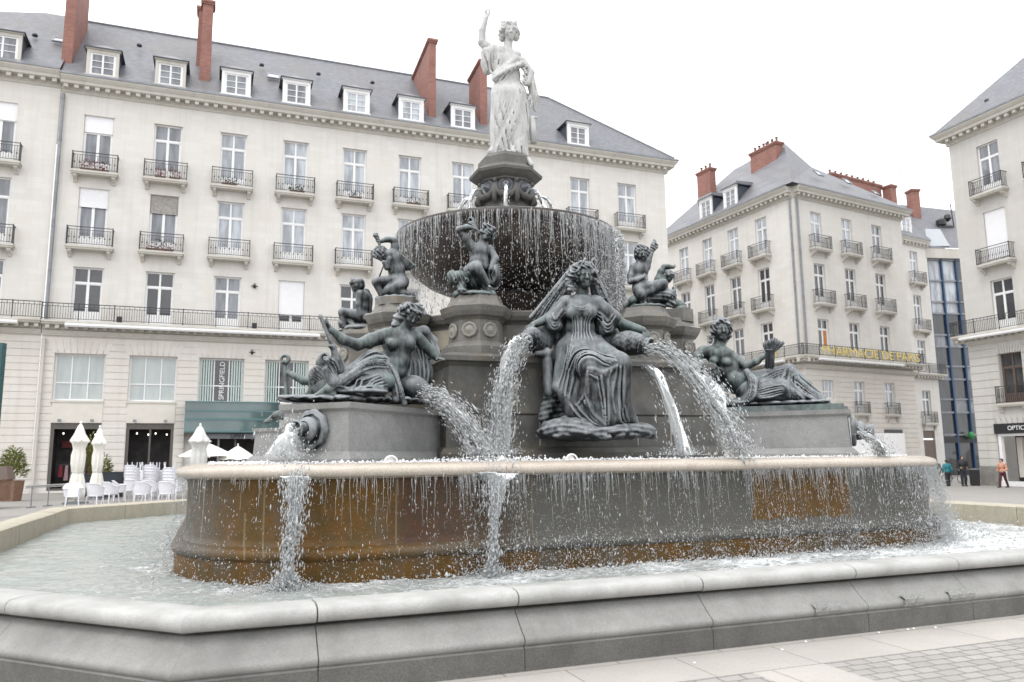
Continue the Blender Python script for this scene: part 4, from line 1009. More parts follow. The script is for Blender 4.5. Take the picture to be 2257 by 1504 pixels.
# octagonal carved pedestal under the marble figure
O8 = R_(22.5) 
oct_ = lambda r: ngon(r, 8, bx, by, O8)
mb = MB(); mb.sweep(oct_(.60), [(.30, 6.2), (.28, 6.55), (.22, 6.62), (.12, 6.70), (.05, 6.98), (.0, 7.02), (-.06, 7.20), (-.03, 7.62), (.04, 7.66), (.02, 7.70), (.10, 7.74), (.20, 7.82), (.21, 7.88), (.14, 7.93), (.06, 7.98), (.03, 8.02), (.02, 8.20), (-.02, 8.24), (-.06, 8.30), (-.3, 8.33)])
mb.prism(oct_(.36), 8.2, 8.335)
mb.build('statue_pedestal', M['pedestal'], FT)
for k in range(8):
    t = R_(-90 + 22.5 + 45 * k) + R_(2); 
    sh = MB(); n = 24; pr = [(.17, 0), (.175, .05), (.15, .085), (.12, .07), (.10, .05), (.085, .09), (.05, .14), (.035, .20), (.045, .22), (.02, .22), (0, .15)]
    vs = [(.56 + d - .06, q * math.cos(2 * math.pi * i / n), 7.50 + q * math.sin(2 * math.pi * i / n)) for q, d in pr for i in range(n)]
    sh.add(vs, [(i * n + j, i * n + (j + 1) % n, (i + 1) * n + (j + 1) % n, (i + 1) * n + j) for i in range(len(pr) - 1) for j in range(n)])
    sh.build('shield_spout', M['slategrey'], FT, smooth=True, angle=40, loc=(bx, by, 0), rz=t)
    g = MB(); t2 = t + R_(22.5)
    pts = [(.60, -.21, 7.50), (.63, -.19, 7.36), (.66, -.10, 7.26), (.67, 0, 7.24), (.66, .10, 7.26), (.63, .19, 7.36), (.60, .21, 7.50)]
    g.tube([(p[0] - .04, p[1], p[2] + .02) for p in pts], [.035, .055, .07, .075, .07, .055, .035], 10)
    g.build('garland', M['pedestal'], FT, smooth=True, loc=(bx, by, 0), rz=t)
    kb = MB(); kb.tube([(.62, 0, 7.66), (.60, 0, 7.58)], [.05, .04], 8); kb.tube([(.56, 0, 7.62), (.60, 0, 7.4), (.64, 0, 7.22), (.60, 0, 7.1)], [.05, .075, .06, .02], 10)
    kb.build('corbel', M['pedestal'], FT, smooth=True, loc=(bx, by, 0), rz=t2)
# underwater floodlights standing on the inner ledge
for px in (862, 1260, 1606, 1907):
    d = ray(px, 1000); 
    # intersect with the line just inside the front rim (v = -5.3)
    V = np.array([-math.sin(CA), math.cos(CA), 0]); o = fw(0, -5.2)
    t = ((o - np.array([0, 0, CAMZ])) @ V) / (d @ V); p = np.array([0, 0, CAMZ]) + d * t
    lu, lv = (p[:2] - np.array([CX, CY])) @ np.array([math.cos(CA), math.sin(CA)]), -5.2
    mb = MB(); mb.tube([(-.13 * math.cos(q), .0, .13 * math.sin(q)) for q in np.linspace(0, math.pi, 13)], .022, 8)
    mb.tube([(-.085 * math.cos(q), .05, .085 * math.sin(q)) for q in np.linspace(0, math.pi, 13)], .02, 8); mb.lathe([(.0, .0), (.09, .0), (.08, .05), (.03, .08), (0, .085)], 16, (0, .08, 0))
    mb.box(-.13, .13, -.03, .1, -.25, 0)
    mb.build('floodlight', M['white_worn'], FT, smooth=True, angle=40, loc=(lu, lv, 1.60), scale=(.68, .68, .68))

# ------------------------------------------------------------------ pool around it
PW = tag(empty('pool_wall', (CX, CY, 0), CA), 'low octagonal pool wall of pale granite with a rounded, chipped coping', 'pool wall')
def octo(a, c): return [(-c, -a), (c, -a), (a, -c), (a, c), (c, a), (-c, a), (-a, c), (-a, -c)]
HA = 9.62 ; HC = 6.1
OP = octo(HA, HC)          # coping's outer edge
def segs(P, marks=None):
    return [(P[i], P[(i + 1) % len(P)]) for i in range(len(P))]
def seg_sweep(mb, p, q, prof, t0, t1, g=.006, mitre=True):
    """one stone between t0..t1 (metres) of edge p->q; ends mitred at corners"""
    p, q = np.array(p), np.array(q); L = np.linalg.norm(q - p); d = (q - p) / L; nrm = np.array([d[1], -d[0]]); m = math.tan(R_(22.5))
    def ring(t, mit):
        out = []
        for o, z in prof:
            s = t + (mit * o * m if mit else 0); w = p + d * s + nrm * o; out.append((w[0], w[1], z))
        return out
    a = ring(t0 + (g if t0 > 0 else 0), -1 if t0 <= 0 else 0); b = ring(t1 - (g if t1 < L - 1e-6 else 0), 1 if t1 >= L - 1e-6 else 0); k = len(prof)
    ns = max(1, int((t1 - t0) / .25)); vs = []
    for i in range(ns + 1):
        f = i / ns; vs += [tuple(np.array(a[j]) * (1 - f) + np.array(b[j]) * f) for j in range(k)]
    mb.add(vs, [(i * k + j, (i + 1) * k + j, (i + 1) * k + j + 1, i * k + j + 1) for i in range(ns) for j in range(k - 1)] + [tuple(range(k)), tuple(range(ns * k, (ns + 1) * k))[::-1]])
front_marks = [-5.19, -3.61, -1.87, -.15, 1.19, 2.9, 4.5]
cop_prof = [(-.2, .468), (-.06, .464)] + [(.02 * 0 - .03 + .058 * math.cos(R_(a)), .522 + .058 * math.sin(R_(a))) for a in range(-80, 90, 20)] + [(-.12, .592), (-.40, .572), (-.44, .55), (-.44, 0.0)]
cav_prof = [(.13, -.02 + 0), (.13, .17), (.115, .186)] + [(.105 + .045 * math.cos(R_(a)), .225 + .042 * math.sin(R_(a))) for a in range(-70, 80, 25)] + [(.09, .285), (.03, .335), (-.03, .39), (-.065, .425), (-.09, .432), (-.3, .432)]
pl_prof = [(.14, -.2), (.14, .165), (.10, .172)]
for i, (p, q) in enumerate(segs(OP)):
    L = math.dist(p, q)
    if i == 0: ts = [0] + [u + HC for u in front_marks] + [L]
    else:
        n = max(2, int(L / 1.55)); ts = [L * j / n for j in range(n + 1)]
        ts = [0] + [t + random.uniform(-.12, .12) for t in ts[1:-1]] + [L]
    if i == 7: ts = [0, 1.6, 3.1, L - .08 * 0]; 
    far = i in (2, 3, 4, 5, 6)
    cm = MB(); cv = MB(); pm = MB()
    for j in range(len(ts) - 1):
        dz = random.uniform(-.004, .004); do = random.uniform(-.004, .004)
        seg_sweep(cm, p, q, [(o + do, z + dz) for o, z in cop_prof], ts[j], ts[j + 1])
        seg_sweep(cv, p, q, [(o + do, z) for o, z in cav_prof], ts[j], ts[j + 1], .004)
        seg_sweep(pm, p, q, pl_prof, ts[j], ts[j + 1], .003)
    c = cm.build('coping', M['farcoping' if far else 'coping'], PW, smooth=True, angle=40)
    cv.build('moulded_course', M['farcoping' if far else 'cavetto'], PW, smooth=True, angle=40); pm.build('plinth_course', M['kerbgrey'], PW)
    if i == 0:
        # repaired patches: rough broken lumps on the lip
        for u, ww, z in ((-.62, .30, .225), (.42, .26, .225), (1.05, .34, .225)):
            r = MB(); vs = []; n = 9
            for a in range(n + 1):
                for bq in range(6):
                    x = u - ww / 2 + ww * a / n; ang = -70 + 160 * bq / 5; rr_ = .055 + .012 * random.random()
                    vs.append((x + random.uniform(-.01, .01), -HA - (.098 + rr_ * math.cos(R_(ang))), z + .012 + rr_ * math.sin(R_(ang))))
            r.add(vs, [(a * 6 + bq, (a + 1) * 6 + bq, (a + 1) * 6 + bq + 1, a * 6 + bq + 1) for a in range(n) for bq in range(5)])
            r.build('patch_repair', M['patch'], PW)
# pool water: rippled sheet with foam where the falls land
def water_mat(name, milk, foam_centres=True, level_noise=1.0):
    m, nt, b = new_mat(name); k = NT(nt); co = k.coord(); s = k.sep(co)
    # distance outside the rounded-square basin (same frame: the water object shares the fountain's frame)
    ax = k.math('SUBTRACT', k.math('ABSOLUTE', s[0]), HU - RR); ay = k.math('SUBTRACT', k.math('ABSOLUTE', s[1]), HV - RR)
    axp = k.math('MAXIMUM', ax, 0.0); ayp = k.math('MAXIMUM', ay, 0.0)
    dd = k.math('SUBTRACT', k.math('SQRT', k.math('ADD', k.math('MULTIPLY', axp, axp), k.math('MULTIPLY', ayp, ayp))), RR)
    n1 = k.noise(k.mapping(co, (1, 1.6, 1)), 5.5, 9, .72, 1.2); n2 = k.noise(co, 1.1, 4, .6)
    # more foam to the right (where the wind carries the spray)
    side = k.math('MULTIPLY_ADD', s[0], .055, .70)
    th = k.math('ADD', k.math('MULTIPLY_ADD', dd, -.34, side), k.math('MULTIPLY', k.math('SUBTRACT', n2, .5), 1.3))
    fm = k.math('ADD', k.math('MULTIPLY', k.math('SUBTRACT', n1, .5), 3.4), th)
    foam = k.ramp(fm, [(.05, 0.0), (.85, 1.0)])
    deep = k.mix(k.ramp(k.noise(co, .9, 3), [(.35, 0.0), (.65, 1.0)]), milk, tuple(x * f for x, f in zip(milk, (.86, .93, .93))))
    col = k.mix(foam, deep, (.86, .88, .89))
    k.l(col, b.inputs['Base Color']); k.l(k.ramp(foam, [(0, .07), (1, .55)]), b.inputs['Roughness']); b.inputs['IOR'].default_value = 1.33
    wv = k.noise(k.mapping(co, (1, 1.7, 1)), 3.2, 5, .6, .8); wv2 = k.noise(co, 16, 4, .65, .5)
    hgt = k.math('ADD', k.math('MULTIPLY', wv, .7), k.math('MULTIPLY', wv2, .3))
    k.l(k.bump(k.math('ADD', hgt, k.math('MULTIPLY', foam, .45)), .055, .85), b.inputs['Normal'])
    return m
M['poolwater'] = water_mat('pale green rippled pool water', (0.335, 0.345, 0.33))
def waves(u, v):
    return .012 * np.sin(u * 5.1 + 1.3 * np.sin(v * 3.1)) * np.sin(v * 6.3 + 1.7 * np.sin(u * 2.3)) + .008 * np.sin(u * 13 + v * 9) * np.sin(v * 17 - u * 5 + 1)
def water_sheet():
    n = 330; xs = np.linspace(-9.3, 9.3, n); X, Y = np.meshgrid(xs, xs)
    dx = np.maximum(np.abs(X) - (HU - RR), 0); dy = np.maximum(np.abs(Y) - (HV - RR), 0); D = np.sqrt(dx * dx + dy * dy) - RR
    near = np.clip(1.3 - np.abs(D), 0, 1.3)
    Zz = .20 + waves(X, Y) + near * (.02 * RNG.standard_normal(X.shape) * .35)
    ok = (np.abs(X) + np.abs(Y) < HA + HC - .35 ) & (np.abs(X) < HA - .3) & (np.abs(Y) < HA - .3)
    v = np.stack([X.ravel(), Y.ravel(), Zz.ravel()], 1)
    I, J = np.meshgrid(np.arange(n - 1), np.arange(n - 1)); q = (J * n + I).ravel()
    inside = (D < -.25).ravel(); okr = ok.ravel()
    keep = okr[q] | okr[q + 1] | okr[q + n] | okr[q + n + 1]; keep &= ~(inside[q] & inside[q + n + 1])
    q = q[keep]; f = np.stack([q, q + 1, q + n + 1, q + n], 1)
    me = bpy.data.meshes.new('pool_water'); me.from_pydata(v.tolist(), [], f.tolist()); me.materials.append(M['poolwater']); me.polygons.foreach_set('use_smooth', [True] * len(f))
    o = link('pool_water', me, loc=(CX, CY, 0), rz=CA); tag(o, kind='structure')
    # foaming water held in the raised basin
    P = rrect(HU - .42, HV - .42, RR - .42); ys = []
    n = 240; xs = np.linspace(-6, 6, n); X, Y = np.meshgrid(xs, xs)
    dx = np.maximum(np.abs(X) - (HU - RR), 0); dy = np.maximum(np.abs(Y) - (HV - RR), 0); D = np.sqrt(dx * dx + dy * dy) - (RR - .40)
    D = np.maximum(D, np.maximum(np.abs(X) - (HU - .40), np.abs(Y) - (HV - .40)))
    Zz = 1.592 + .010 * RNG.standard_normal(X.shape) + .5 * waves(X, Y)
    v = np.stack([X.ravel(), Y.ravel(), Zz.ravel()], 1); ins = (D < .02).ravel()
    I, J = np.meshgrid(np.arange(n - 1), np.arange(n - 1)); q = (J * n + I).ravel(); keep = ins[q] & ins[q + 1] & ins[q + n] & ins[q + n + 1]
    q = q[keep]; f = np.stack([q, q + 1, q + n + 1, q + n], 1)
    me = bpy.data.meshes.new('basin_water'); me.from_pydata(v.tolist(), [], f.tolist()); me.materials.append(M['foamwater']); me.polygons.foreach_set('use_smooth', [True] * len(f))
    tag(link('basin_water', me, loc=(CX, CY, 0), rz=CA), kind='structure')
water_sheet()
MB().prism(octo(9.3, 5.95), 0.012, .03).build('pool_floor', M['farcoping'], PW)
MB().lathe([(0, 6.40), (2.2, 6.44), (2.30, 6.495), (2.41, 6.515), (2.445, 6.50)], 96, (0, 0, 0)).build('bowl_water', M['foamwater'], None, smooth=True, loc=tuple(fw(bx, by, -.10)))
tag(bpy.data.objects['bowl_water'], kind='structure')

# ------------------------------------------------------------------ sculpting: smooth-union solids meshed by surface nets
class Sculpt:
    """solids are ('c',a,b,ra,rb,k) tapered capsules or ('e',centre,radii,R,k) ellipsoids; k = blend radius; sign -1 carves"""
    def __init__(s): s.p = []; s.disp = None; s.folds_ = []
    def cap(s, a, b, ra, rb=None, k=.03, sg=1): s.p.append(('c', np.array(a, float), np.array(b, float), ra, ra if rb is None else rb, k, sg)); return s
    def chain(s, pts, rs, k=.03, sg=1):
        if not hasattr(rs, '__len__'): rs = [rs] * len(pts)
        for i in range(len(pts) - 1): s.cap(pts[i], pts[i + 1], rs[i], rs[i + 1], k, sg)
        return s
    def ell(s, c, r, rot=None, k=.03, sg=1):
        r = np.array(r if hasattr(r, '__len__') else (r, r, r), float)
        Rm = np.eye(3) if rot is None else np.array(rot); s.p.append(('e', np.array(c, float), r, Rm, None, k, sg)); return s
    def poly(s, pts, rs, k, sg=1): s.p.append(('p', np.array(pts, float), np.array(rs, float), None, None, k, sg)); return s
    @staticmethod
    def prim(q, X):
        if q[0] == 'p':
            P, r = q[1], q[2]; best = None
            for i in range(len(P) - 1):
                ab = P[i + 1] - P[i]; d = X - P[i]; t = np.clip((d @ ab) / (ab @ ab + 1e-12), 0, 1); w = d - t[..., None] * ab; e = np.sqrt((w * w).sum(-1)) - (r[i] + (r[i + 1] - r[i]) * t)
                best = e if best is None else np.minimum(best, e)
            return best
        if q[0] == 'c':
            a, b, ra, rb = q[1:5]; ab = b - a; L2 = ab @ ab + 1e-12
            d = X - a; t = np.clip((d @ ab) / L2, 0, 1); w = d - t[..., None] * ab
            return np.sqrt((w * w).sum(-1)) - (ra + (rb - ra) * t)
        c, r, Rm = q[1:4]; d = (X - c) @ Rm; kq = d / r; k0 = np.sqrt((kq * kq).sum(-1)); k1 = np.sqrt(((kq / r) ** 2).sum(-1)) + 1e-9
        return k0 * (k0 - 1) / k1
    def bounds(s, q):
        if q[0] == 'p': r = q[2].max(); return q[1].min(0) - r, q[1].max(0) + r
        if q[0] == 'c': r = max(q[3], q[4]); return np.minimum(q[1], q[2]) - r, np.maximum(q[1], q[2]) + r
        r = max(q[2]); return q[1] - r, q[1] + r
    @staticmethod
    def smin(d, e, k, sg):
        if sg > 0:
            h = np.clip(.5 + .5 * (d - e) / k, 0, 1); return d * (1 - h) + e * h - k * h * (1 - h)
        e = -e; h = np.clip(.5 - .5 * (d - e) / k, 0, 1); return d * (1 - h) + e * h + k * h * (1 - h)
    def val(s, X):
        d = np.full(X.shape[:-1], 9.0)
        for q in s.p: d = s.smin(d, s.prim(q, X), q[5], q[6])
        return d
    def project(s, X, it=6):
        X = np.array(X, float); e = .004
        for _ in range(it):
            v = s.val(X); g = np.stack([(s.val(X + dx) - v) / e for dx in (np.array([e, 0, 0]), np.array([0, e, 0]), np.array([0, 0, e]))], -1)
            g /= (np.linalg.norm(g, axis=-1, keepdims=True) + 1e-9); X = X - g * v[..., None]
        return X
    def folds(s, A, B, n, r=.016, k=.014, m=12, lift=0.3, jit=.25, taper=True):
        """n ridges between two guide curves, laid on the surface built so far"""
        def res(P):
            P = np.array(P, float); L = np.r_[0, np.cumsum(np.linalg.norm(np.diff(P, axis=0), axis=1))]; t = np.linspace(0, L[-1], m)
            # smooth through the guide points
            Q = np.stack([np.interp(t, L, P[:, i]) for i in range(3)], 1)
            for _ in range(2): Q[1:-1] = (Q[:-2] + 2 * Q[1:-1] + Q[2:]) / 4
            return Q
        A, B = res(A), res(B); n = 2 * n - 1; ff = []
        for i in range(n):
            f = i / max(1, n - 1); ff.append(min(1, max(0, f + random.uniform(-jit, jit) * .6 / max(1, n - 1))))
        C = np.stack([A * (1 - f) + B * f for f in ff]); C = s.project(C, 4)
        for _ in range(5): C[:, 1:-1] = (C[:, :-2] + 2 * C[:, 1:-1] + C[:, 2:]) / 4
        C = .5 * C + .5 * s.project(C, 2)
        for i in range(n):
            ridge = i % 2 == 0; rr = r * random.uniform(.75, 1.25) * (1.0 if ridge else .95); a = random.randint(0, 1) if n > 5 else 0; b = m - (random.randint(0, 1) if n > 5 else 0)
            c = C[i][a:b]; mm = len(c); s.poly(c, [rr * (math.sin(math.pi * (j + .7) / (mm + .4)) ** .6) for j in range(mm)], rr * (.9 if ridge else .6), 1 if ridge else -1)
        return s
    def mesh(s, name, mat, vox=.018, parent=None, smooth=1, loc=(0, 0, 0)):
        lo = np.min([s.bounds(q)[0] for q in s.p if q[6] > 0], axis=0) - 3 * vox; hi = np.max([s.bounds(q)[1] for q in s.p if q[6] > 0], axis=0) + 3 * vox
        n = np.ceil((hi - lo) / vox).astype(int) + 1
        D = np.full(n, .5, dtype=np.float32)
        ax = [lo[i] + vox * np.arange(n[i]) for i in range(3)]
        for q in s.p:
            a, b = s.bounds(q); pad = q[5] * 1.0 + 2.5 * vox
            i0 = np.maximum(0, np.floor((a - pad - lo) / vox).astype(int)); i1 = np.minimum(n, np.ceil((b + pad - lo) / vox).astype(int) + 1)
            if np.any(i1 <= i0): continue
            sl = tuple(slice(i0[i], i1[i]) for i in range(3))
            X = np.stack(np.meshgrid(ax[0][sl[0]], ax[1][sl[1]], ax[2][sl[2]], indexing='ij'), -1)
            D[sl] = s.smin(D[sl], s.prim(q, X), q[5], q[6])
        if s.disp is not None:
            idx = np.nonzero(np.abs(D) < 4 * vox + .03); P = np.stack([ax[i][idx[i]] for i in range(3)], -1); D[idx] -= s.disp(P)
        sg = D < 0
        # surface nets
        c = np.zeros(n - 1, bool); base = sg[:-1, :-1, :-1]; corners = [(i, j, k) for i in (0, 1) for j in (0, 1) for k in (0, 1)]
        def sub(A, o): return A[o[0]:n[0] - 1 + o[0], o[1]:n[1] - 1 + o[1], o[2]:n[2] - 1 + o[2]]
        for o in corners[1:]: c |= sub(sg, o) != base
        ci = np.argwhere(c); vid = -np.ones(n - 1, np.int32); vid[c] = np.arange(len(ci))
        acc = np.zeros((len(ci), 3)); cnt = np.zeros(len(ci))
        for o in corners:
            for a_ in range(3):
                if o[a_]: continue
                o2 = list(o); o2[a_] = 1
                d0 = D[ci[:, 0] + o[0], ci[:, 1] + o[1], ci[:, 2] + o[2]]; d1 = D[ci[:, 0] + o2[0], ci[:, 1] + o2[1], ci[:, 2] + o2[2]]
                m = (d0 < 0) != (d1 < 0); t = np.where(m, d0 / np.where(m, d0 - d1, 1), 0); p = np.tile(np.array(o, float), (len(ci), 1)); p[:, a_] = t
                acc[m] += p[m]; cnt[m] += 1
        V = lo + vox * (ci + acc / cnt[:, None]); F = []
        for a_ in range(3):
            b_, c_ = (a_ + 1) % 3, (a_ + 2) % 3
            s0 = [slice(None)] * 3; s1 = [slice(None)] * 3; s0[a_] = slice(0, -1); s1[a_] = slice(1, None)
            cr = sg[tuple(s0)] != sg[tuple(s1)]
            e = np.argwhere(cr); e = e[(e[:, b_] > 0) & (e[:, c_] > 0) & (e[:, b_] < n[b_] - 1) & (e[:, c_] < n[c_] - 1)]
            ub = np.zeros(3, int); ub[b_] = 1; uc = np.zeros(3, int); uc[c_] = 1
            g = lambda q: vid[q[:, 0], q[:, 1], q[:, 2]]
            q = np.stack([g(e - ub - uc), g(e - uc), g(e), g(e - ub)], 1); ins = sg[e[:, 0], e[:, 1], e[:, 2]]
            q[~ins] = q[~ins][:, ::-1]; F.append(q)
        F = np.concatenate(F)
        E1 = F.reshape(-1); E2 = np.roll(F, -1, 1).reshape(-1); nv = len(V); deg = np.bincount(E1, minlength=nv) + np.bincount(E2, minlength=nv); deg[deg == 0] = 1
        for lam in (.5, .5, -.35, .35):                       # relax the voxel terraces without losing volume
            A_ = np.stack([np.bincount(E1, V[E2, i], nv) + np.bincount(E2, V[E1, i], nv) for i in range(3)], 1) / deg[:, None]; V = V + lam * (A_ - V)
        me = bpy.data.meshes.new(name); me.from_pydata(V.tolist(), [], F.tolist()); me.materials.append(mat)
        me.polygons.foreach_set('use_smooth', [True] * len(F)); me.update()
        o = link(name, me, parent); s.count = len(F); return o

def hair_disp(c, f=60, amp=.012, up=(0, 0, 1)):
    """wavy locks running back from the brow"""
    c = np.array(c)
    def d(P):
        Q = P - c; a = np.arctan2(Q[:, 0], -Q[:, 1] + .02); z = Q[:, 2]
        return amp * np.sin(a * 9 + 1.8 * np.sin(z * f * .6) + z * f * .35) + amp * .5 * np.sin(z * f + 3 * np.sin(a * 5))
    return d
def cloth_disp(direction, f=38, amp=.006, warp=6.0):
    dr = np.array(direction, float); dr /= np.linalg.norm(dr)
    def d(P):
        w = .05 * np.sin(P[:, 2] * warp + P[:, 0] * 3) + .03 * np.sin(P[:, 0] * warp * 1.7 - P[:, 2] * 4 + P[:, 1] * 5); t = (P @ dr + w) * f
        return amp * (1 - 2 * np.abs(np.sin(t)) ** .7)
    return d
def drape(fx=42, amp=.007, sway=.05, sf=3.0, lean=0.0, calm=None):
    """hanging folds: sharp valleys between rounded pleats, wandering sideways as they fall"""
    def d(P):
        x = P[:, 0] + .55 * P[:, 1] + lean * P[:, 2] + sway * np.sin(P[:, 2] * sf + P[:, 0] * 2.0) + .008 * np.sin(P[:, 2] * 9 + P[:, 0] * 14)
        m = .6 + .4 * np.sin(P[:, 0] * 7 + P[:, 2] * 2.3 + 1.0)
        if calm: m = m * (1 - .85 * np.clip((P[:, 2] - calm[0]) / .12, 0, 1) * np.clip((calm[1] - P[:, 2]) / .12, 0, 1))
        return amp * m * (1.1 - 2.2 * (1 - np.abs(np.sin(x * fx))) ** 1.6)
    return d
def rotm(fwd, up=(0, 0, 1)):
    """columns: right, forward, up (face looks along -forward column ... local y = back of head)"""
    f = np.array(fwd, float); f /= np.linalg.norm(f); b = -f; u = np.array(up, float); r = np.cross(b, u); r /= np.linalg.norm(r); u = np.cross(r, b)
    return np.stack([r, b, u], 1)      # local x = right, local y = backwards, local z = up

def head(sc, c, R, h, hair=None, look=None):
    """c centre of skull, h = head height. sc: body sculpt, hair: separate sculpt"""
    c = np.array(c, float)
    def W(x, y, z): return c + R @ (np.array([x, y, z]) * h)
    e = lambda p, r, k=.02, sg=1: sc.ell(W(*p), np.array(r) * h, R, k * h, sg)
    e((0, .06, .12), (.33, .40, .37), .05); e((0, -.04, -.10), (.27, .30, .36), .12)
    e((0, -.18, -.36), (.14, .14, .12), .12)                                    # chin
    for s in (-1, 1):
        e((s * .15, -.24, -.12), (.10, .09, .12), .08)                          # cheek
        e((s * .125, -.345, .045), (.085, .06, .055), .05, -1)                  # eye socket
        e((s * .125, -.30, .035), (.062, .05, .045), .015)                      # eyeball
        sc.cap(W(s * .04, -.345, .09), W(s * .20, -.30, .095), .028 * h, .018 * h, .03 * h)   # brow
        e((s * .325, .02, -.02), (.035, .07, .10), .03)                          # ear
    sc.cap(W(0, -.345, .07), W(0, -.43, -.12), .032 * h, .048 * h, .04 * h); e((0, -.38, -.135), (.075, .06, .04), .03)
    sc.cap(W(-.075, -.325, -.225), W(.075, -.325, -.225), .026 * h, .026 * h, .02 * h)
    sc.cap(W(-.05, -.325, -.265), W(.05, -.325, -.265), .030 * h, .030 * h, .02 * h)
    sc.cap(W(-.09, -.37, -.244), W(.09, -.37, -.244), .010 * h, .010 * h, .01 * h, -1)
    if hair is not None:
        g = lambda p, r, k=.05, sg=1: hair.ell(W(*p), np.array(r) * h, R, k * h, sg)
        g((0, .12, .17), (.385, .42, .38)); g((0, .30, -.02), (.34, .28, .36))
        for s in (-1, 1): g((s * .27, -.06, .15), (.13, .22, .17), .06); g((s * .31, .06, -.03), (.10, .18, .17), .06); g((s * .12, -.24, .31), (.15, .11, .09), .05)
    return W

def hand(sc, wrist, d, nrm, L, spread=.12, curl=.5, k=.012, thumb=1):
    """palm and five fingers. d direction of the hand, nrm out of the back of the hand"""
    w = np.array(wrist, float); d = np.array(d, float); d /= np.linalg.norm(d); nrm = np.array(nrm, float); nrm -= d * (nrm @ d); nrm /= np.linalg.norm(nrm); s = np.cross(d, nrm)
    pl = L * .48
    for q in (-.30, -.1, .1, .30): sc.cap(w + s * q * L * .30, w + d * pl + s * q * L * .72, L * .10, L * .075, k)
    for i, (q, ln) in enumerate(((-.33, .80), (-.11, .95), (.11, 1.0), (.33, .88))):
        b = w + d * pl + s * q * L * .72; ang = 0; p = b; dd = d + s * q * spread; 
        for j, seg in enumerate((.24, .17, .13)):
            ang += curl * (.55 + .2 * j); v = dd * math.cos(ang) - nrm * math.sin(ang); v /= np.linalg.norm(v); p2 = p + v * seg * L * ln
            sc.cap(p, p2, L * (.062 - .008 * j), L * (.054 - .008 * j), k * .4); p = p2
    t0 = w + d * L * .12 + s * (thumb * .22 * L); t1 = t0 + (d * .55 + s * thumb * .75 - nrm * .25) * L * .26; t2 = t1 + (d * .9 + s * thumb * .15 - nrm * .35) * L * .2
    sc.chain([t0, t1, t2], [L * .085, L * .066, L * .05], k)
def foot(sc, ankle, d, L, up=(0, 0, 1), k=.015):
    a = np.array(ankle, float); d = np.array(d, float); d /= np.linalg.norm(d); u = np.array(up, float); u -= d * (u @ d); u /= np.linalg.norm(u); s = np.cross(d, u)
    heel = a - d * L * .18 - u * L * .20; ball = a + d * L * .50 - u * L * .27
    sc.cap(a, heel, L * .13, L * .12, k); sc.cap(a, ball, L * .13, L * .11, k * 1.5); sc.cap(heel, ball, L * .11, L * .12, k * 1.5)
    for i, (q, ln) in enumerate(((-.34, .16), (-.14, .17), (.03, .19), (.20, .20), (.40, .22))):
        b = ball + s * q * L * .34; sc.cap(b, b + d * ln * L - u * L * .015, L * (.045 + .007 * i), L * (.038 + .008 * i), k * .5)

class Px:
    """photo-crop coordinates -> world point at a chosen depth"""
    def __init__(s, x0, y0, sc, Y): s.x0, s.y0, s.sc, s.Y = x0, y0, sc, Y; s.m = Y / FPX / sc
    def __call__(s, x, y, d=0.0): return at(s.x0 + x / s.sc, s.y0 + y / s.sc, s.Y + d)
    def r(s, px): return px * s.m

def statue(name, label, cat, base):
    """Empty at the foot of a figure; parts are sculpted in world space and then parented"""
    e = empty(name, tuple(base)); tag(e, label, cat); bpy.context.view_layer.update(); return e
def under(o, e):
    o.parent = e; o.matrix_parent_inverse = Matrix.Translation(-e.location); return o

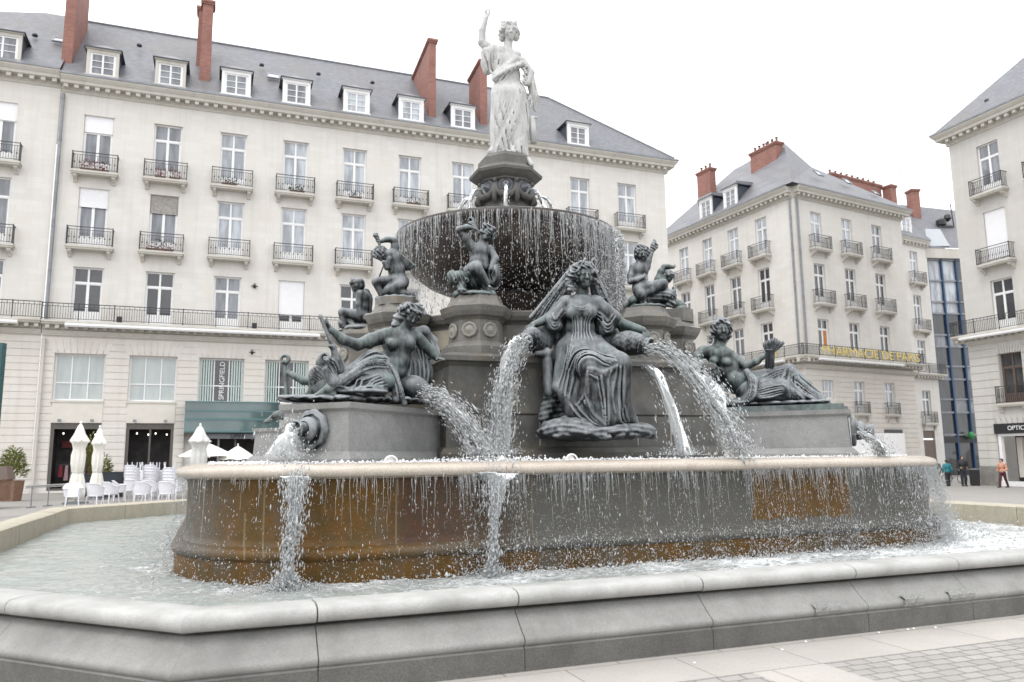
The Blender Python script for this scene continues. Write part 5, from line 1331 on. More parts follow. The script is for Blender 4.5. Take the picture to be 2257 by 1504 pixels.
# ------------------------------------------------------------------ seated woman in the middle
def seated_woman():
    Z = Px(1120, 560, 3.419, 12.9); r = Z.r
    E = statue('bronze_statue', 'large bronze seated woman in a long veil pouring from two urns', 'statue', Z(660, 1400))
    b = Sculpt(); hr = Sculpt()
    # head, neck
    hc = Z(577, 172, -.12); R = rotm((.16, -1, -.02))
    head(b, hc, R, r(192), hr)
    b.cap(Z(566, 235, -.03), Z(552, 325, .03), r(43), r(52), .04)
    # torso
    b.ell(Z(548, 420, 0), (r(110), .20, r(100)), k=.08); b.ell(Z(543, 560, .02), (r(98), .20, r(100)), k=.08); b.ell(Z(545, 690, .02), (r(135), .26, r(100)), k=.08)
    b.cap(Z(450, 368, .03), Z(650, 368, .03), r(48), r(48), .06)
    # arms
    b.chain([Z(425, 370, 0), Z(300, 490, .02), Z(190, 535, -.08)], [r(52), r(40), r(27)], .04)
    b.chain([Z(675, 375, 0), Z(840, 520, .0), Z(1015, 575, -.12)], [r(54), r(42), r(28)], .04)
    hand(b, Z(185, 532, -.1), Z(120, 640, -.24) - Z(190, 530, -.08), (-.3, -.6, .6), r(118), curl=.35, thumb=1)
    hand(b, Z(1020, 575, -.13), Z(1085, 690, -.22) - Z(1015, 575, -.12), (.4, -.7, .5), r(120), curl=.32, thumb=-1)
    # feet
    b.chain([Z(520, 740, .05), Z(645, 860, -.5), Z(730, 1290, -.44), Z(745, 1330, -.42)], r(30), .02); b.chain([Z(600, 740, .05), Z(830, 840, -.45), Z(885, 1240, -.34), Z(900, 1270, -.3)], r(30), .02)
    foot(b, Z(750, 1338, -.56), (.06, -1, -.12), r(120)); foot(b, Z(915, 1290, -.40), (.25, -1, -.2), r(110))
    under(b.mesh('body', M['bronze_green'], .0145), E)
    for p, rr in (((505, 110), 36), ((560, 82), 34), ((615, 95), 34), ((470, 160), 38), ((462, 215), 36), ((470, 262), 30), ((650, 150), 30), ((655, 210), 30), ((520, 150), 30)):
        hr.ell(Z(p[0], p[1], -.10), (r(rr), r(rr) * 1.0, r(rr)), k=.03)
    hr.ell(Z(480, 150, -.2), (r(26),) * 3, k=.02); hr.ell(Z(640, 135, -.2), (r(24),) * 3, k=.02)
    hr.disp = hair_disp(hc, 70, .014); under(hr.mesh('hair', M['bronze'], .0125), E)
    # robe: bodice to the neck, wide sleeves, mantle swept over the lap, skirts to the feet
    g = Sculpt()
    g.ell(Z(548, 420, .01), (r(132), .235, r(112)), k=.06); g.ell(Z(543, 560, .02), (r(112), .21, r(115)), k=.08); g.ell(Z(545, 690, .02), (r(160), .30, r(95)), k=.08)
    g.cap(Z(448, 372, .02), Z(652, 372, .02), r(60), r(60), .06); g.ell(Z(550, 345, .0), (r(75), .14, r(36)), k=.05)
    g.ell(Z(490, 447, -.155), (r(56), .105, r(56)), k=.07); g.ell(Z(617, 442, -.155), (r(56), .105, r(56)), k=.07)
    g.cap(Z(435, 385, .02), Z(335, 500, .0), r(66), r(64), .06); g.cap(Z(665, 385, .02), Z(800, 492, .0), r(68), r(62), .06)
    g.ell(Z(352, 545, -.01), (r(62), .15, r(58)), k=.05); g.ell(Z(748, 562, -.01), (r(66), .15, r(58)), k=.05)
    kn1 = Z(610, 840, -.52); kn2 = Z(835, 835, -.50)
    g.cap(Z(490, 740, .05), kn1, r(118), r(88), .12); g.cap(Z(640, 730, .05), kn2, r(115), r(86), .12); g.ell((kn1 + kn2) / 2 + np.array([0, .12, -.02]), (r(120), .2, r(70)), k=.12)
    g.cap(kn1, Z(700, 1280, -.46), r(90), r(72), .10); g.cap(kn2, Z(865, 1150, -.36), r(84), r(60), .10); g.cap(Z(865, 1150, -.36), Z(900, 1250, -.32), r(62), r(52), .05)
    g.cap(Z(700, 950, -.40), Z(770, 1230, -.34), r(110), r(110), .12); g.ell(Z(600, 1120, -.28), (r(120), .24, r(190)), k=.12); g.ell(Z(680, 1290, -.34), (r(150), .2, r(58)), k=.08)
    g.cap(Z(490, 860, -.2), Z(450, 1080, -.28), r(90), r(60), .10); g.cap(Z(425, 720, -.02), Z(372, 1010, -.26), r(60), r(44), .08); g.cap(Z(372, 1010, -.26), Z(400, 1045, -.30), r(44), r(34), .05)
    g.cap(Z(440, 1090, -.3), Z(500, 1190, -.34), r(46), r(60), .08); g.cap(Z(500, 1190, -.3), Z(640, 1325, -.40), r(60), r(46), .08)
    g.cap(Z(905, 1160, -.26), Z(955, 1300, -.24), r(36), r(40), .05); g.cap(Z(840, 1240, -.28), Z(925, 1325, -.30), r(34), r(26), .04)
    random.seed(3)
    f = lambda A, B, n, rr_, jit=.15: g.folds(A, B, n, rr_, .012, m=16, jit=jit)
    f([Z(470, 335, -.3), Z(552, 392, -.35), Z(640, 330, -.3)], [Z(470, 345, -.3), Z(556, 425, -.35), Z(650, 345, -.3)], 3, r(6))
    f([Z(478, 480, -.3), Z(465, 640, -.3)], [Z(640, 480, -.3), Z(648, 640, -.3)], 7, r(8))
    f([Z(285, 500, -.2), Z(345, 600, -.2), Z(420, 440, -.2)], [Z(325, 430, -.2), Z(360, 500, -.2), Z(410, 400, -.2)], 4, r(11))
    f([Z(690, 500, -.2), Z(750, 618, -.2), Z(835, 520, -.2)], [Z(690, 430, -.2), Z(750, 505, -.2), Z(800, 440, -.2)], 4, r(11))
    f([Z(430, 650, -.3), Z(400, 850, -.4), Z(355, 1020, -.5)], [Z(500, 700, -.4), Z(470, 900, -.5), Z(440, 1080, -.6)], 4, r(13))
    f([Z(400, 860, -.5), Z(450, 740, -.5), Z(560, 675, -.5), Z(720, 700, -.6), Z(820, 770, -.8)], [Z(470, 960, -.7), Z(500, 830, -.7), Z(590, 760, -.7), Z(700, 775, -.8), Z(790, 850, -.9)], 5, r(15))
    f([Z(560, 930, -.9), Z(640, 905, -.9), Z(700, 955, -.9), Z(800, 900, -.9)], [Z(590, 870, -.9), Z(680, 860, -.9), Z(740, 900, -.9), Z(820, 850, -.9)], 3, r(13))
    f([Z(560, 900, -.9), Z(520, 1050, -.8), Z(470, 1130, -.7)], [Z(570, 960, -.9), Z(560, 1080, -.8), Z(560, 1180, -.8)], 3, r(13))
    f([Z(700, 960, -.9), Z(735, 1130, -.8), Z(745, 1310, -.8)], [Z(795, 900, -.9), Z(800, 1100, -.8), Z(790, 1310, -.8)], 3, r(15))
    f([Z(840, 880, -.9), Z(845, 1050, -.8), Z(840, 1200, -.7)], [Z(900, 860, -.8), Z(900, 1030, -.7), Z(900, 1180, -.6)], 3, r(14))
    f([Z(450, 1130, -.6), Z(560, 1290, -.7), Z(740, 1345, -.8)], [Z(540, 1080, -.7), Z(600, 1220, -.8), Z(720, 1290, -.8)], 4, r(13))
    f([Z(850, 1190, -.6), Z(880, 1290, -.6), Z(950, 1330, -.6)], [Z(910, 1150, -.6), Z(940, 1230, -.6), Z(975, 1300, -.6)], 3, r(11))
    g.cap(Z(440, 668, -.19), Z(520, 652, -.25), r(9), r(10), .012); g.cap(Z(520, 652, -.25), Z(660, 656, -.21), r(10), r(9), .012)
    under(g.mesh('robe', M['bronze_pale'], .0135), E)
    # veil falling from the crown behind both arms
    v = Sculpt()
    v.ell(Z(565, 135, .10), (r(112), .16, r(85)), k=.05)
    for t in np.linspace(0, 1, 9): v.cap(Z(480 + 20 * t, 110 + 40 * t, .08), Z(170 + 190 * t, 480 + 150 * t, .16 + .1 * t), r(20), r(17), .035)
    for t in np.linspace(0, 1, 9): v.cap(Z(640 - 20 * t, 120 + 40 * t, .08), Z(810 - 110 * t, 490 + 150 * t, .2 + .08 * t), r(20), r(18), .035)
    v.ell(Z(560, 560, .32), (r(260), .12, r(280)), k=.1); v.ell(Z(560, 850, .30), (r(300), .16, r(200)), k=.1)
    v.ell(Z(280, 620, .18), (r(70), .10, r(130)), k=.05); v.ell(Z(760, 640, .2), (r(90), .1, r(120)), k=.05)
    v.cap(Z(290, 740, -.02), Z(310, 1040, -.1), r(38), r(44), .05); v.cap(Z(215, 750, -.1), Z(295, 750, -.05), r(20), r(30), .03)
    random.seed(5)
    v.folds([Z(500, 90, -.05), Z(330, 270, -.1), Z(165, 500, 0)], [Z(470, 200, -.05), Z(380, 380, 0), Z(300, 480, 0)], 6, r(8), .007)
    v.folds([Z(650, 120, -.05), Z(740, 300, 0), Z(820, 490, 0)], [Z(650, 200, 0), Z(700, 340, 0), Z(770, 430, 0)], 5, r(8), .007)
    v.disp = None
    under(v.mesh('veil', M['bronze'], .0165), E)
    # urns
    for c1, c2, mth, R1, nm in ((Z(235, 700, .12), Z(180, 625, -.14), Z(128, 662, -.30), r(88), 1), (Z(850, 665, .02), Z(975, 680, -.10), Z(1062, 700, -.2), r(98), 2)):
        u = Sculpt(); u.ell((c1 + c2) / 2, (R1, R1, R1 * .98), k=.03); u.cap(c1, c2, R1 * .78, R1 * .86, .05); u.cap(c2, mth, R1 * .72, R1 * .50, .03)
        ax = (mth - c2) / np.linalg.norm(mth - c2)
        t1 = np.cross(ax, (0, 0, 1)); t1 /= np.linalg.norm(t1); t2 = np.cross(ax, t1)
        for off, rad, tr in ((0, .66, .10), (-.45, .62, .06), (-1.0, .93, .05)):
            pts = [mth + ax * off * R1 * .5 + (t1 * math.cos(a) + t2 * math.sin(a)) * R1 * rad for a in np.linspace(0, 2 * math.pi, 19)]
            u.chain(pts, R1 * tr, .015)
        u.cap(mth - ax * .03, mth + ax * .2, R1 * .42, R1 * .5, .02, -1)
        u.disp = lambda P: .003 * np.sin(P[:, 0] * 75) * np.sin(P[:, 2] * 75 + 2 * np.sin(P[:, 0] * 30))
        under(u.mesh('urn', M['bronze'], .0145), E)
    # rocky water base
    q = Sculpt(); 
    q.ell(Z(665, 1345, -.18), (r(430), .52, r(62)), k=.05); q.ell(Z(520, 1310, -.2), (r(270), .4, r(90)), k=.08); q.ell(Z(860, 1320, -.12), (r(240), .4, r(50)), k=.08)
    q.cap(Z(260, 1240, -.05), Z(330, 1080, .02), r(36), r(70), .08); q.ell(Z(600, 1150, .15), (r(300), .25, r(200)), k=.1)
    for i in range(26):
        a = random.uniform(0, math.pi); q.ell(Z(665 + 415 * math.cos(a), 1345 + random.uniform(-25, 30), -.18 - .5 * math.sin(a) * random.uniform(.7, 1)), (r(45), .07, r(22)), k=.03)
    q.disp = lambda P: .008 * np.sin(P[:, 0] * 13 + 3 * np.sin(P[:, 1] * 11 + P[:, 0] * 5)) * np.sin(P[:, 2] * 38 + 2 * np.sin(P[:, 0] * 9)) + .006 * np.sin(P[:, 2] * 75 + 3 * np.sin(P[:, 0] * 6))
    under(q.mesh('rock_base', M['bronze'], .018), E)
seated_woman()

# ------------------------------------------------------------------ reclining woman on the left block
def reclining_left():
    Z = Px(560, 640, 3.957, 11.9); r = Z.r
    def D(x): return np.interp(x, (420, 760, 1200, 1560), (-.75, -.55, .0, .35))     # depth follows the block
    P = lambda x, y, d=0: Z(x, y, D(x) + d)
    E = statue('bronze_statue', 'bronze reclining woman with a rudder, her urn pouring, on the left block', 'statue', P(900, 950))
    b = Sculpt(); hr = Sculpt()
    hc = P(1372, 232, -.08); R = rotm((.42, -.85, -.42), (.42, -.1, 1)); head(b, hc, R, r(205), hr)
    b.cap(P(1325, 285, -.02), P(1268, 372, .0), r(52), r(62), .05)
    b.cap(P(1170, 400, .02), P(1400, 405, .05), r(72), r(60), .08)
    b.ell(P(1262, 470, .0), (r(150), .20, r(115)), k=.09); b.ell(P(1240, 600, .0), (r(118), .18, r(110)), k=.09); b.ell(P(1190, 720, .02), (r(150), .24, r(95)), k=.09)
    b.ell(P(1195, 470, -.17), (r(56), .09, r(52)), k=.05); b.ell(P(1335, 455, -.15), (r(56), .09, r(52)), k=.05)
    b.ell(P(1225, 640, -.15), (r(70), .06, r(55)), k=.06)
    b.chain([P(1150, 400, 0), P(1010, 440, -.05), P(900, 478, -.08)], [r(68), r(58), r(46)], .05); b.chain([P(900, 478, -.08), P(770, 430, -.1), P(672, 345, -.12)], [r(50), r(44), r(28)], .04)
    hand(b, P(668, 340, -.12), (-.55, -.15, .75), (-.6, -.5, -.2), r(125), curl=.75, thumb=-1)
    b.chain([P(1425, 415, 0), P(1530, 520, .02), P(1590, 590, -.02)], [r(58), r(46), r(32)], .04)
    hand(b, P(1592, 592, -.02), (.7, -.4, -.1), (0, -.3, 1), r(100), curl=.4, thumb=1)
    # lower legs and feet bare
    b.chain([P(1190, 720, .02), P(1020, 620, -.05), P(770, 800, -.04)], [r(70), r(45), r(50)], .04); b.cap(P(770, 800, -.06), P(655, 862, -.08), r(62), r(44), .04); foot(b, P(640, 862, -.08), (-1, -.25, -.12), r(235), (0, 0, 1))
    b.ell(P(1140, 800, -.16), (r(95), .14, r(85)), k=.05)
    under(b.mesh('body', M['bronze_green'], .0145), E)
    for x, y, q in ((1300, 190, 52), (1260, 235, 44), (1250, 285, 34), (1350, 150, 48), (1420, 155, 44), (1470, 200, 32), (1300, 245, 40), (1215, 320, 22), (1190, 345, 16)): hr.ell(P(x, y, -.03), (r(q),) * 3, k=.03)
    hr.chain([P(1240, 270, .02), P(1210, 325, .0), P(1160, 345, .02), P(1020, 385, .04)], [r(36), r(22), r(14), r(8)], .02)
    for a in np.linspace(0, 1, 8): hr.cap(P(1290 + 190 * a, 165 - 25 * math.sin(a * 3), -.16), P(1280 + 215 * a, 125 - 20 * math.sin(a * 3) + 30 * a, -.14), r(14), r(9), .01)
    hr.disp = hair_disp(hc, 60, .014); under(hr.mesh('hair', M['bronze'], .0135), E)
    g = Sculpt()
    hip = P(1190, 720, .02); kA = P(1020, 600, -.10); kB = P(1120, 790, -.14)
    g.cap(hip, kA, r(118), r(72), .08); g.cap(kA, P(760, 790, -.06), r(74), r(66), .08); g.cap(P(760, 790, -.06), P(690, 830, -.06), r(66), r(58), .05)
    g.cap(P(1230, 770, .05), P(1090, 830, -.1), r(95), r(85), .08); g.cap(P(1090, 830, -.1), P(850, 870, .05), r(75), r(50), .08)
    g.ell(P(1010, 790, .02), (r(200), .24, r(110)), k=.10); g.ell(P(900, 890, -.05), (r(260), .30, r(40)), k=.05)
    g.chain([P(1130, 600, -.16), P(1220, 740, -.2), P(1250, 880, -.22), P(1310, 985, -.24)], [r(40), r(38), r(44), r(30)], .04)
    g.chain([P(1250, 880, -.2), P(1240, 950, -.25)], [r(40), r(34)], .04)
    g.ell(P(1290, 830, .05), (r(80), .2, r(110)), k=.06)
    # mantle over the far arm and behind the back
    g.chain([P(1400, 370, .05), P(1480, 360, .1), P(1560, 450, .1), P(1600, 560, .06)], [r(48), r(50), r(44), r(30)], .05); g.ell(P(1470, 500, .14), (r(85), .10, r(130)), k=.05)
    g.ell(P(1430, 720, .25), (r(140), .22, r(160)), k=.08); g.cap(P(1350, 560, .2), P(1440, 900, .2), r(70), r(100), .08)
    random.seed(11); f = g.folds
    f([P(1200, 560, -.2), P(1080, 530, -.25), P(960, 560, -.25), P(880, 640, -.2)], [P(1240, 700, -.25), P(1120, 640, -.3), P(980, 700, -.3), P(760, 780, -.3)], 9, r(12), .012)
    f([P(1000, 620, -.3), P(860, 690, -.3), P(700, 790, -.3)], [P(1020, 740, -.3), P(860, 810, -.3), P(680, 870, -.3)], 8, r(11), .011)
    f([P(1100, 720, -.3), P(960, 780, -.3), P(860, 850, -.3)], [P(1180, 880, -.3), P(1000, 890, -.3), P(860, 890, -.3)], 7, r(12), .012)
    f([P(1150, 600, -.3), P(1240, 740, -.35), P(1290, 980, -.4)], [P(1210, 640, -.3), P(1290, 780, -.3), P(1330, 960, -.3)], 4, r(11), .010)
    f([P(1420, 420, -.1), P(1450, 560, 0), P(1480, 640, 0)], [P(1540, 420, -.05), P(1590, 540, 0), P(1580, 620, 0)], 6, r(11), .010)
    f([P(1330, 620, 0), P(1320, 720, 0), P(1350, 800, 0)], [P(1520, 600, 0), P(1530, 720, 0), P(1520, 850, 0)], 6, r(14), .014)
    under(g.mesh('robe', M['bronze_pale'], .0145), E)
    sl = Sculpt()
    for i in range(14):
        t = i / 13; x = 300 + 1180 * t; y = 948 - 12 * t * 0 + 30 * max(0, t - .3)
        sl.ell(P(x, y, .12), (r(80), .36, r(26)), k=.04)
        if i > 4: sl.ell(P(x + 20, y - 14, -.12 + .1 * math.sin(i * 2.1)), (r(70), .1, r(20)), k=.04)
    sl.disp = lambda Q: .010 * np.sin(Q[:, 0] * 34 + 5 * np.sin(Q[:, 1] * 7) + 40 * Q[:, 2])
    under(sl.mesh('ground_plate', M['bronze'], .018), E)
    u = Sculpt(); c1, c2, mth = P(1340, 840, -.02), P(1440, 865, -.14), P(1508, 900, -.22); R1 = r(112)
    u.ell((c1 + c2) / 2, (R1,) * 3, k=.03); u.cap(c1, c2, R1 * .85, R1 * .85, .05); u.cap(c2, mth, R1 * .7, R1 * .5, .03); ax = (mth - c2) / np.linalg.norm(mth - c2); t1 = np.cross(ax, (0, 0, 1)); t1 /= np.linalg.norm(t1); t2 = np.cross(ax, t1)
    for off, rad, tr in ((0, .62, .12), (-.5, .66, .06)): u.chain([mth + ax * off * R1 * .5 + (t1 * math.cos(a) + t2 * math.sin(a)) * R1 * rad for a in np.linspace(0, 2 * math.pi, 17)], R1 * tr, .015)
    u.cap(mth - ax * .03, mth + ax * .2, R1 * .4, R1 * .5, .02, -1); under(u.mesh('urn', M['bronze'], .0155), E)
    # rudder with scrolled blade
    o = Sculpt(); o.cap(P(582, 235, -.1), P(690, 500, -.12), r(16), r(22), .01); o.ell(P(577, 222, -.1), (r(17),) * 3); o.cap(P(690, 500, -.12), P(740, 700, -.1), r(26), r(36), .03); o.ell(P(672, 490, -.12), (r(30), r(30), r(12)))
    o.ell(P(710, 660, -.08), (r(75), .05, r(95)), k=.05); o.cap(P(700, 620, -.1), P(620, 640, -.05), r(40), r(32), .04); o.cap(P(640, 690, -.08), P(700, 800, -.1), r(40), r(60), .04)
    sp = [P(620 - 42 * math.cos(t) * (1 - t / 9), 590 - 42 * math.sin(t) * (1 - t / 9), -.1 - .02 * t) for t in np.linspace(-1.2, 5.2, 16)]; o.chain(sp, [r(22 - 1.0 * i) for i in range(16)], .012)
    o.folds([P(600, 640, -.3), P(660, 720, -.3)], [P(690, 560, -.3), P(760, 700, -.3)], 5, r(7), .01)
    under(o.mesh('rudder', M['bronze'], .0135), E)
reclining_left()

# ------------------------------------------------------------------ reclining woman on the right block
def reclining_right():
    Z = Px(1500, 680, 4.7, 14.4); r = Z.r
    def D(x): return np.interp(x, (100, 500, 900, 1700), (.55, .40, .1, -.45))
    P = lambda x, y, d=0: Z(x, y, D(x) + d)
    E = statue('bronze_statue', 'bronze reclining woman holding up a sheaf, legs draped, on the right block', 'statue', P(900, 1030))
    b = Sculpt(); hr = Sculpt()
    hc = P(426, 222, -.08); R = rotm((-.02, -1, -.04)); head(b, hc, R, r(232), hr)
    b.cap(P(408, 300, -.02), P(392, 400, .02), r(52), r(62), .05); b.cap(P(250, 450, .04), P(520, 490, .04), r(70), r(58), .08)
    b.ell(P(400, 490, .0), (r(135), .21, r(110)), k=.09); b.ell(P(490, 640, .0), (r(135), .20, r(125)), k=.10); b.ell(P(600, 780, .0), (r(150), .24, r(120)), k=.10)
    b.ell(P(345, 545, -.17), (r(50), .08, r(46)), k=.05); b.ell(P(478, 560, -.17), (r(48), .08, r(44)), k=.05); b.ell(P(590, 740, -.16), (r(90), .08, r(75)), k=.06)
    b.chain([P(225, 455, 0), P(180, 500, -.05), P(130, 560, -.1)], [r(66), r(56), r(44)], .04); b.chain([P(130, 560, -.1), P(250, 590, -.22), P(350, 605, -.24)], [r(46), r(42), r(30)], .04)
    hand(b, P(352, 608, -.24), (.35, -.15, -.95), (.1, -.9, .1), r(140), curl=.45, thumb=-1)
    b.chain([P(560, 510, .0), P(620, 560, .0), P(690, 600, -.05)], [r(52), r(46), r(38)], .04); b.chain([P(690, 600, -.05), P(790, 550, -.1), P(868, 490, -.1)], [r(40), r(36), r(25)], .04)
    hand(b, P(868, 490, -.1), (.7, -.1, .6), (.5, .5, -.6), r(105), curl=.75, thumb=1)
    b.chain([P(680, 800, .05), P(1100, 700, .08), P(1290, 830, .06), P(1470, 948, -.03)], [r(50), r(36), r(34), r(30)], .03); foot(b, P(1470, 950, -.05), (.95, -.3, -.16), r(230))
    under(b.mesh('body', M['bronze_green'], .0155), E)
    for x, y, q in ((345, 190, 36), (335, 240, 36), (340, 290, 28), (505, 190, 34), (515, 240, 30), (510, 280, 20), (380, 140, 40), (430, 125, 40), (480, 145, 36), (320, 320, 18), (300, 345, 12)): hr.ell(P(x, y, -.02), (r(q),) * 3, k=.03)
    hr.chain([P(505, 290, .0), P(470, 350, .0), P(452, 400, -.05)], [r(20), r(14), r(8)], .015)
    for i in range(9): hr.ell(P(345 + i * 20, 160 - 36 * math.sin(i * .39), -.2), (r(16),) * 3, k=.012)
    hr.disp = hair_disp(hc, 60, .013); under(hr.mesh('hair', M['bronze'], .0135), E)
    g = Sculpt(); k1 = P(1125, 650, .12); k2 = P(1070, 830, -.12)
    g.cap(P(720, 770, .1), k1, r(115), r(72), .08); g.cap(k1, P(1290, 800, .06), r(74), r(62), .06); g.cap(P(1290, 800, .06), P(1460, 945, 0), r(62), r(48), .05)
    g.cap(P(680, 850, -.04), k2, r(120), r(84), .08); g.cap(k2, P(1250, 930, -.02), r(84), r(60), .08); g.ell(P(1000, 930, .05), (r(340), .28, r(60)), k=.08); g.ell(P(1120, 800, .1), (r(150), .12, r(110)), k=.08)
    g.cap(P(1380, 940, 0), P(1440, 965, 0), r(55), r(46), .05)
    g.chain([P(690, 660, -.1), P(760, 760, -.22), P(740, 900, -.25), P(640, 990, -.25)], [r(40), r(50), r(58), r(50)], .05)
    g.chain([P(560, 1010, -.2), P(480, 960, -.15), P(440, 860, -.1), P(370, 800, -.05), P(300, 790, 0)], [r(52), r(44), r(40), r(34), r(28)], .04)
    g.ell(P(560, 985, -.1), (r(170), .25, r(55)), k=.06); g.ell(P(300, 760, .15), (r(150), .2, r(150)), k=.08); g.ell(P(320, 930, .15), (r(120), .2, r(120)), k=.08); g.ell(P(180, 660, .1), (r(70), .15, r(90)), k=.05)
    g.ell(P(610, 600, .06), (r(50), .08, r(70)), k=.05)
    random.seed(21); f = g.folds
    f([P(770, 690, -.2), P(960, 620, -.1), P(1130, 590, 0)], [P(800, 780, -.2), P(960, 740, -.1), P(1100, 700, 0)], 6, r(11), .011)
    f([P(1110, 600, 0), P(1060, 720, -.1), P(1010, 770, -.15)], [P(1190, 620, 0), P(1260, 800, -.1), P(1300, 880, -.1)], 8, r(13), .013)
    f([P(1200, 660, 0), P(1330, 800, 0), P(1480, 930, 0)], [P(1180, 820, -.1), P(1300, 900, -.1), P(1440, 970, -.1)], 6, r(11), .011)
    f([P(820, 820, -.3), P(900, 780, -.3), P(1060, 760, -.3)], [P(810, 930, -.3), P(950, 920, -.3), P(1080, 890, -.3)], 6, r(11), .011)
    f([P(1080, 780, -.3), P(1150, 880, -.3), P(1120, 960, -.3)], [P(1170, 830, -.2), P(1290, 930, -.2), P(1300, 980, -.2)], 7, r(13), .012)
    f([P(680, 650, -.2), P(730, 780, -.35), P(690, 950, -.4), P(620, 1010, -.4)], [P(760, 680, -.2), P(810, 800, -.35), P(790, 930, -.4), P(720, 1010, -.4)], 6, r(11), .010)
    f([P(700, 1000, -.4), P(540, 1030, -.4), P(420, 920, -.3), P(340, 790, -.2)], [P(640, 960, -.4), P(540, 960, -.4), P(470, 880, -.3), P(380, 770, -.2)], 5, r(11), .010)
    f([P(200, 600, 0), P(210, 760, 0), P(250, 900, 0)], [P(380, 700, -.1), P(370, 790, -.1), P(420, 900, -.1)], 7, r(13), .013)
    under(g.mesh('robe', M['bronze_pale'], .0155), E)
    # slab
    D2 = R_(-24.3); o = MB(); o.box(4.15, 6.62, -.52, .52, 2.425, 2.47); o.box(4.18, 6.56, -.48, .48, 2.47, 2.53)
    q = o.build('ground_plate', M['bronze_green'], E); q.matrix_parent_inverse = Matrix.Translation(-E.location); q.matrix_basis = Matrix.Translation((CX, CY, 0)) @ Matrix.Rotation(D2, 4, 'Z')
    pl = Sculpt()
    for i in range(12): pl.ell(P(560 + i * 82, 1000 - i * 3, .02 + .1 * math.sin(i * 2.3)), (r(75), .26, r(22)), k=.05)
    pl.disp = lambda Q: .008 * np.sin(Q[:, 0] * 30 + 5 * np.sin(Q[:, 1] * 7)); under(pl.mesh('spread_cloth', M['bronze'], .018), E)
    s = MB(); random.seed(4); mid = P(925, 440, -.12)
    for i in range(60):
        a = random.uniform(0, 6.28); q = math.sqrt(random.random()); top = P(966 + 122 * q * math.cos(a), 300 + 45 * abs(math.cos(a)) * q + 22 * random.random(), -.12 + .2 * q * math.sin(a)); bot = P(922 + 44 * q * math.cos(a), 610 + 18 * random.random(), -.12 + .09 * q * math.sin(a)); m_ = mid + (top - P(960, 320, -.12)) * .38
        s.tube([bot, m_, (m_ + top) / 2 + (top - m_) * .15, top], [r(8), r(8), r(11), r(5)], 6)
    for a in np.linspace(0, 6.28, 2): pass
    s.tube([P(925 + 46 * math.cos(a), 432, -.12 + .11 * math.sin(a)) for a in np.linspace(0, 6.283, 17)], r(9), 6)
    under(s.build('sheaf', M['bronze_light'], None, smooth=True), E)
reclining_right()

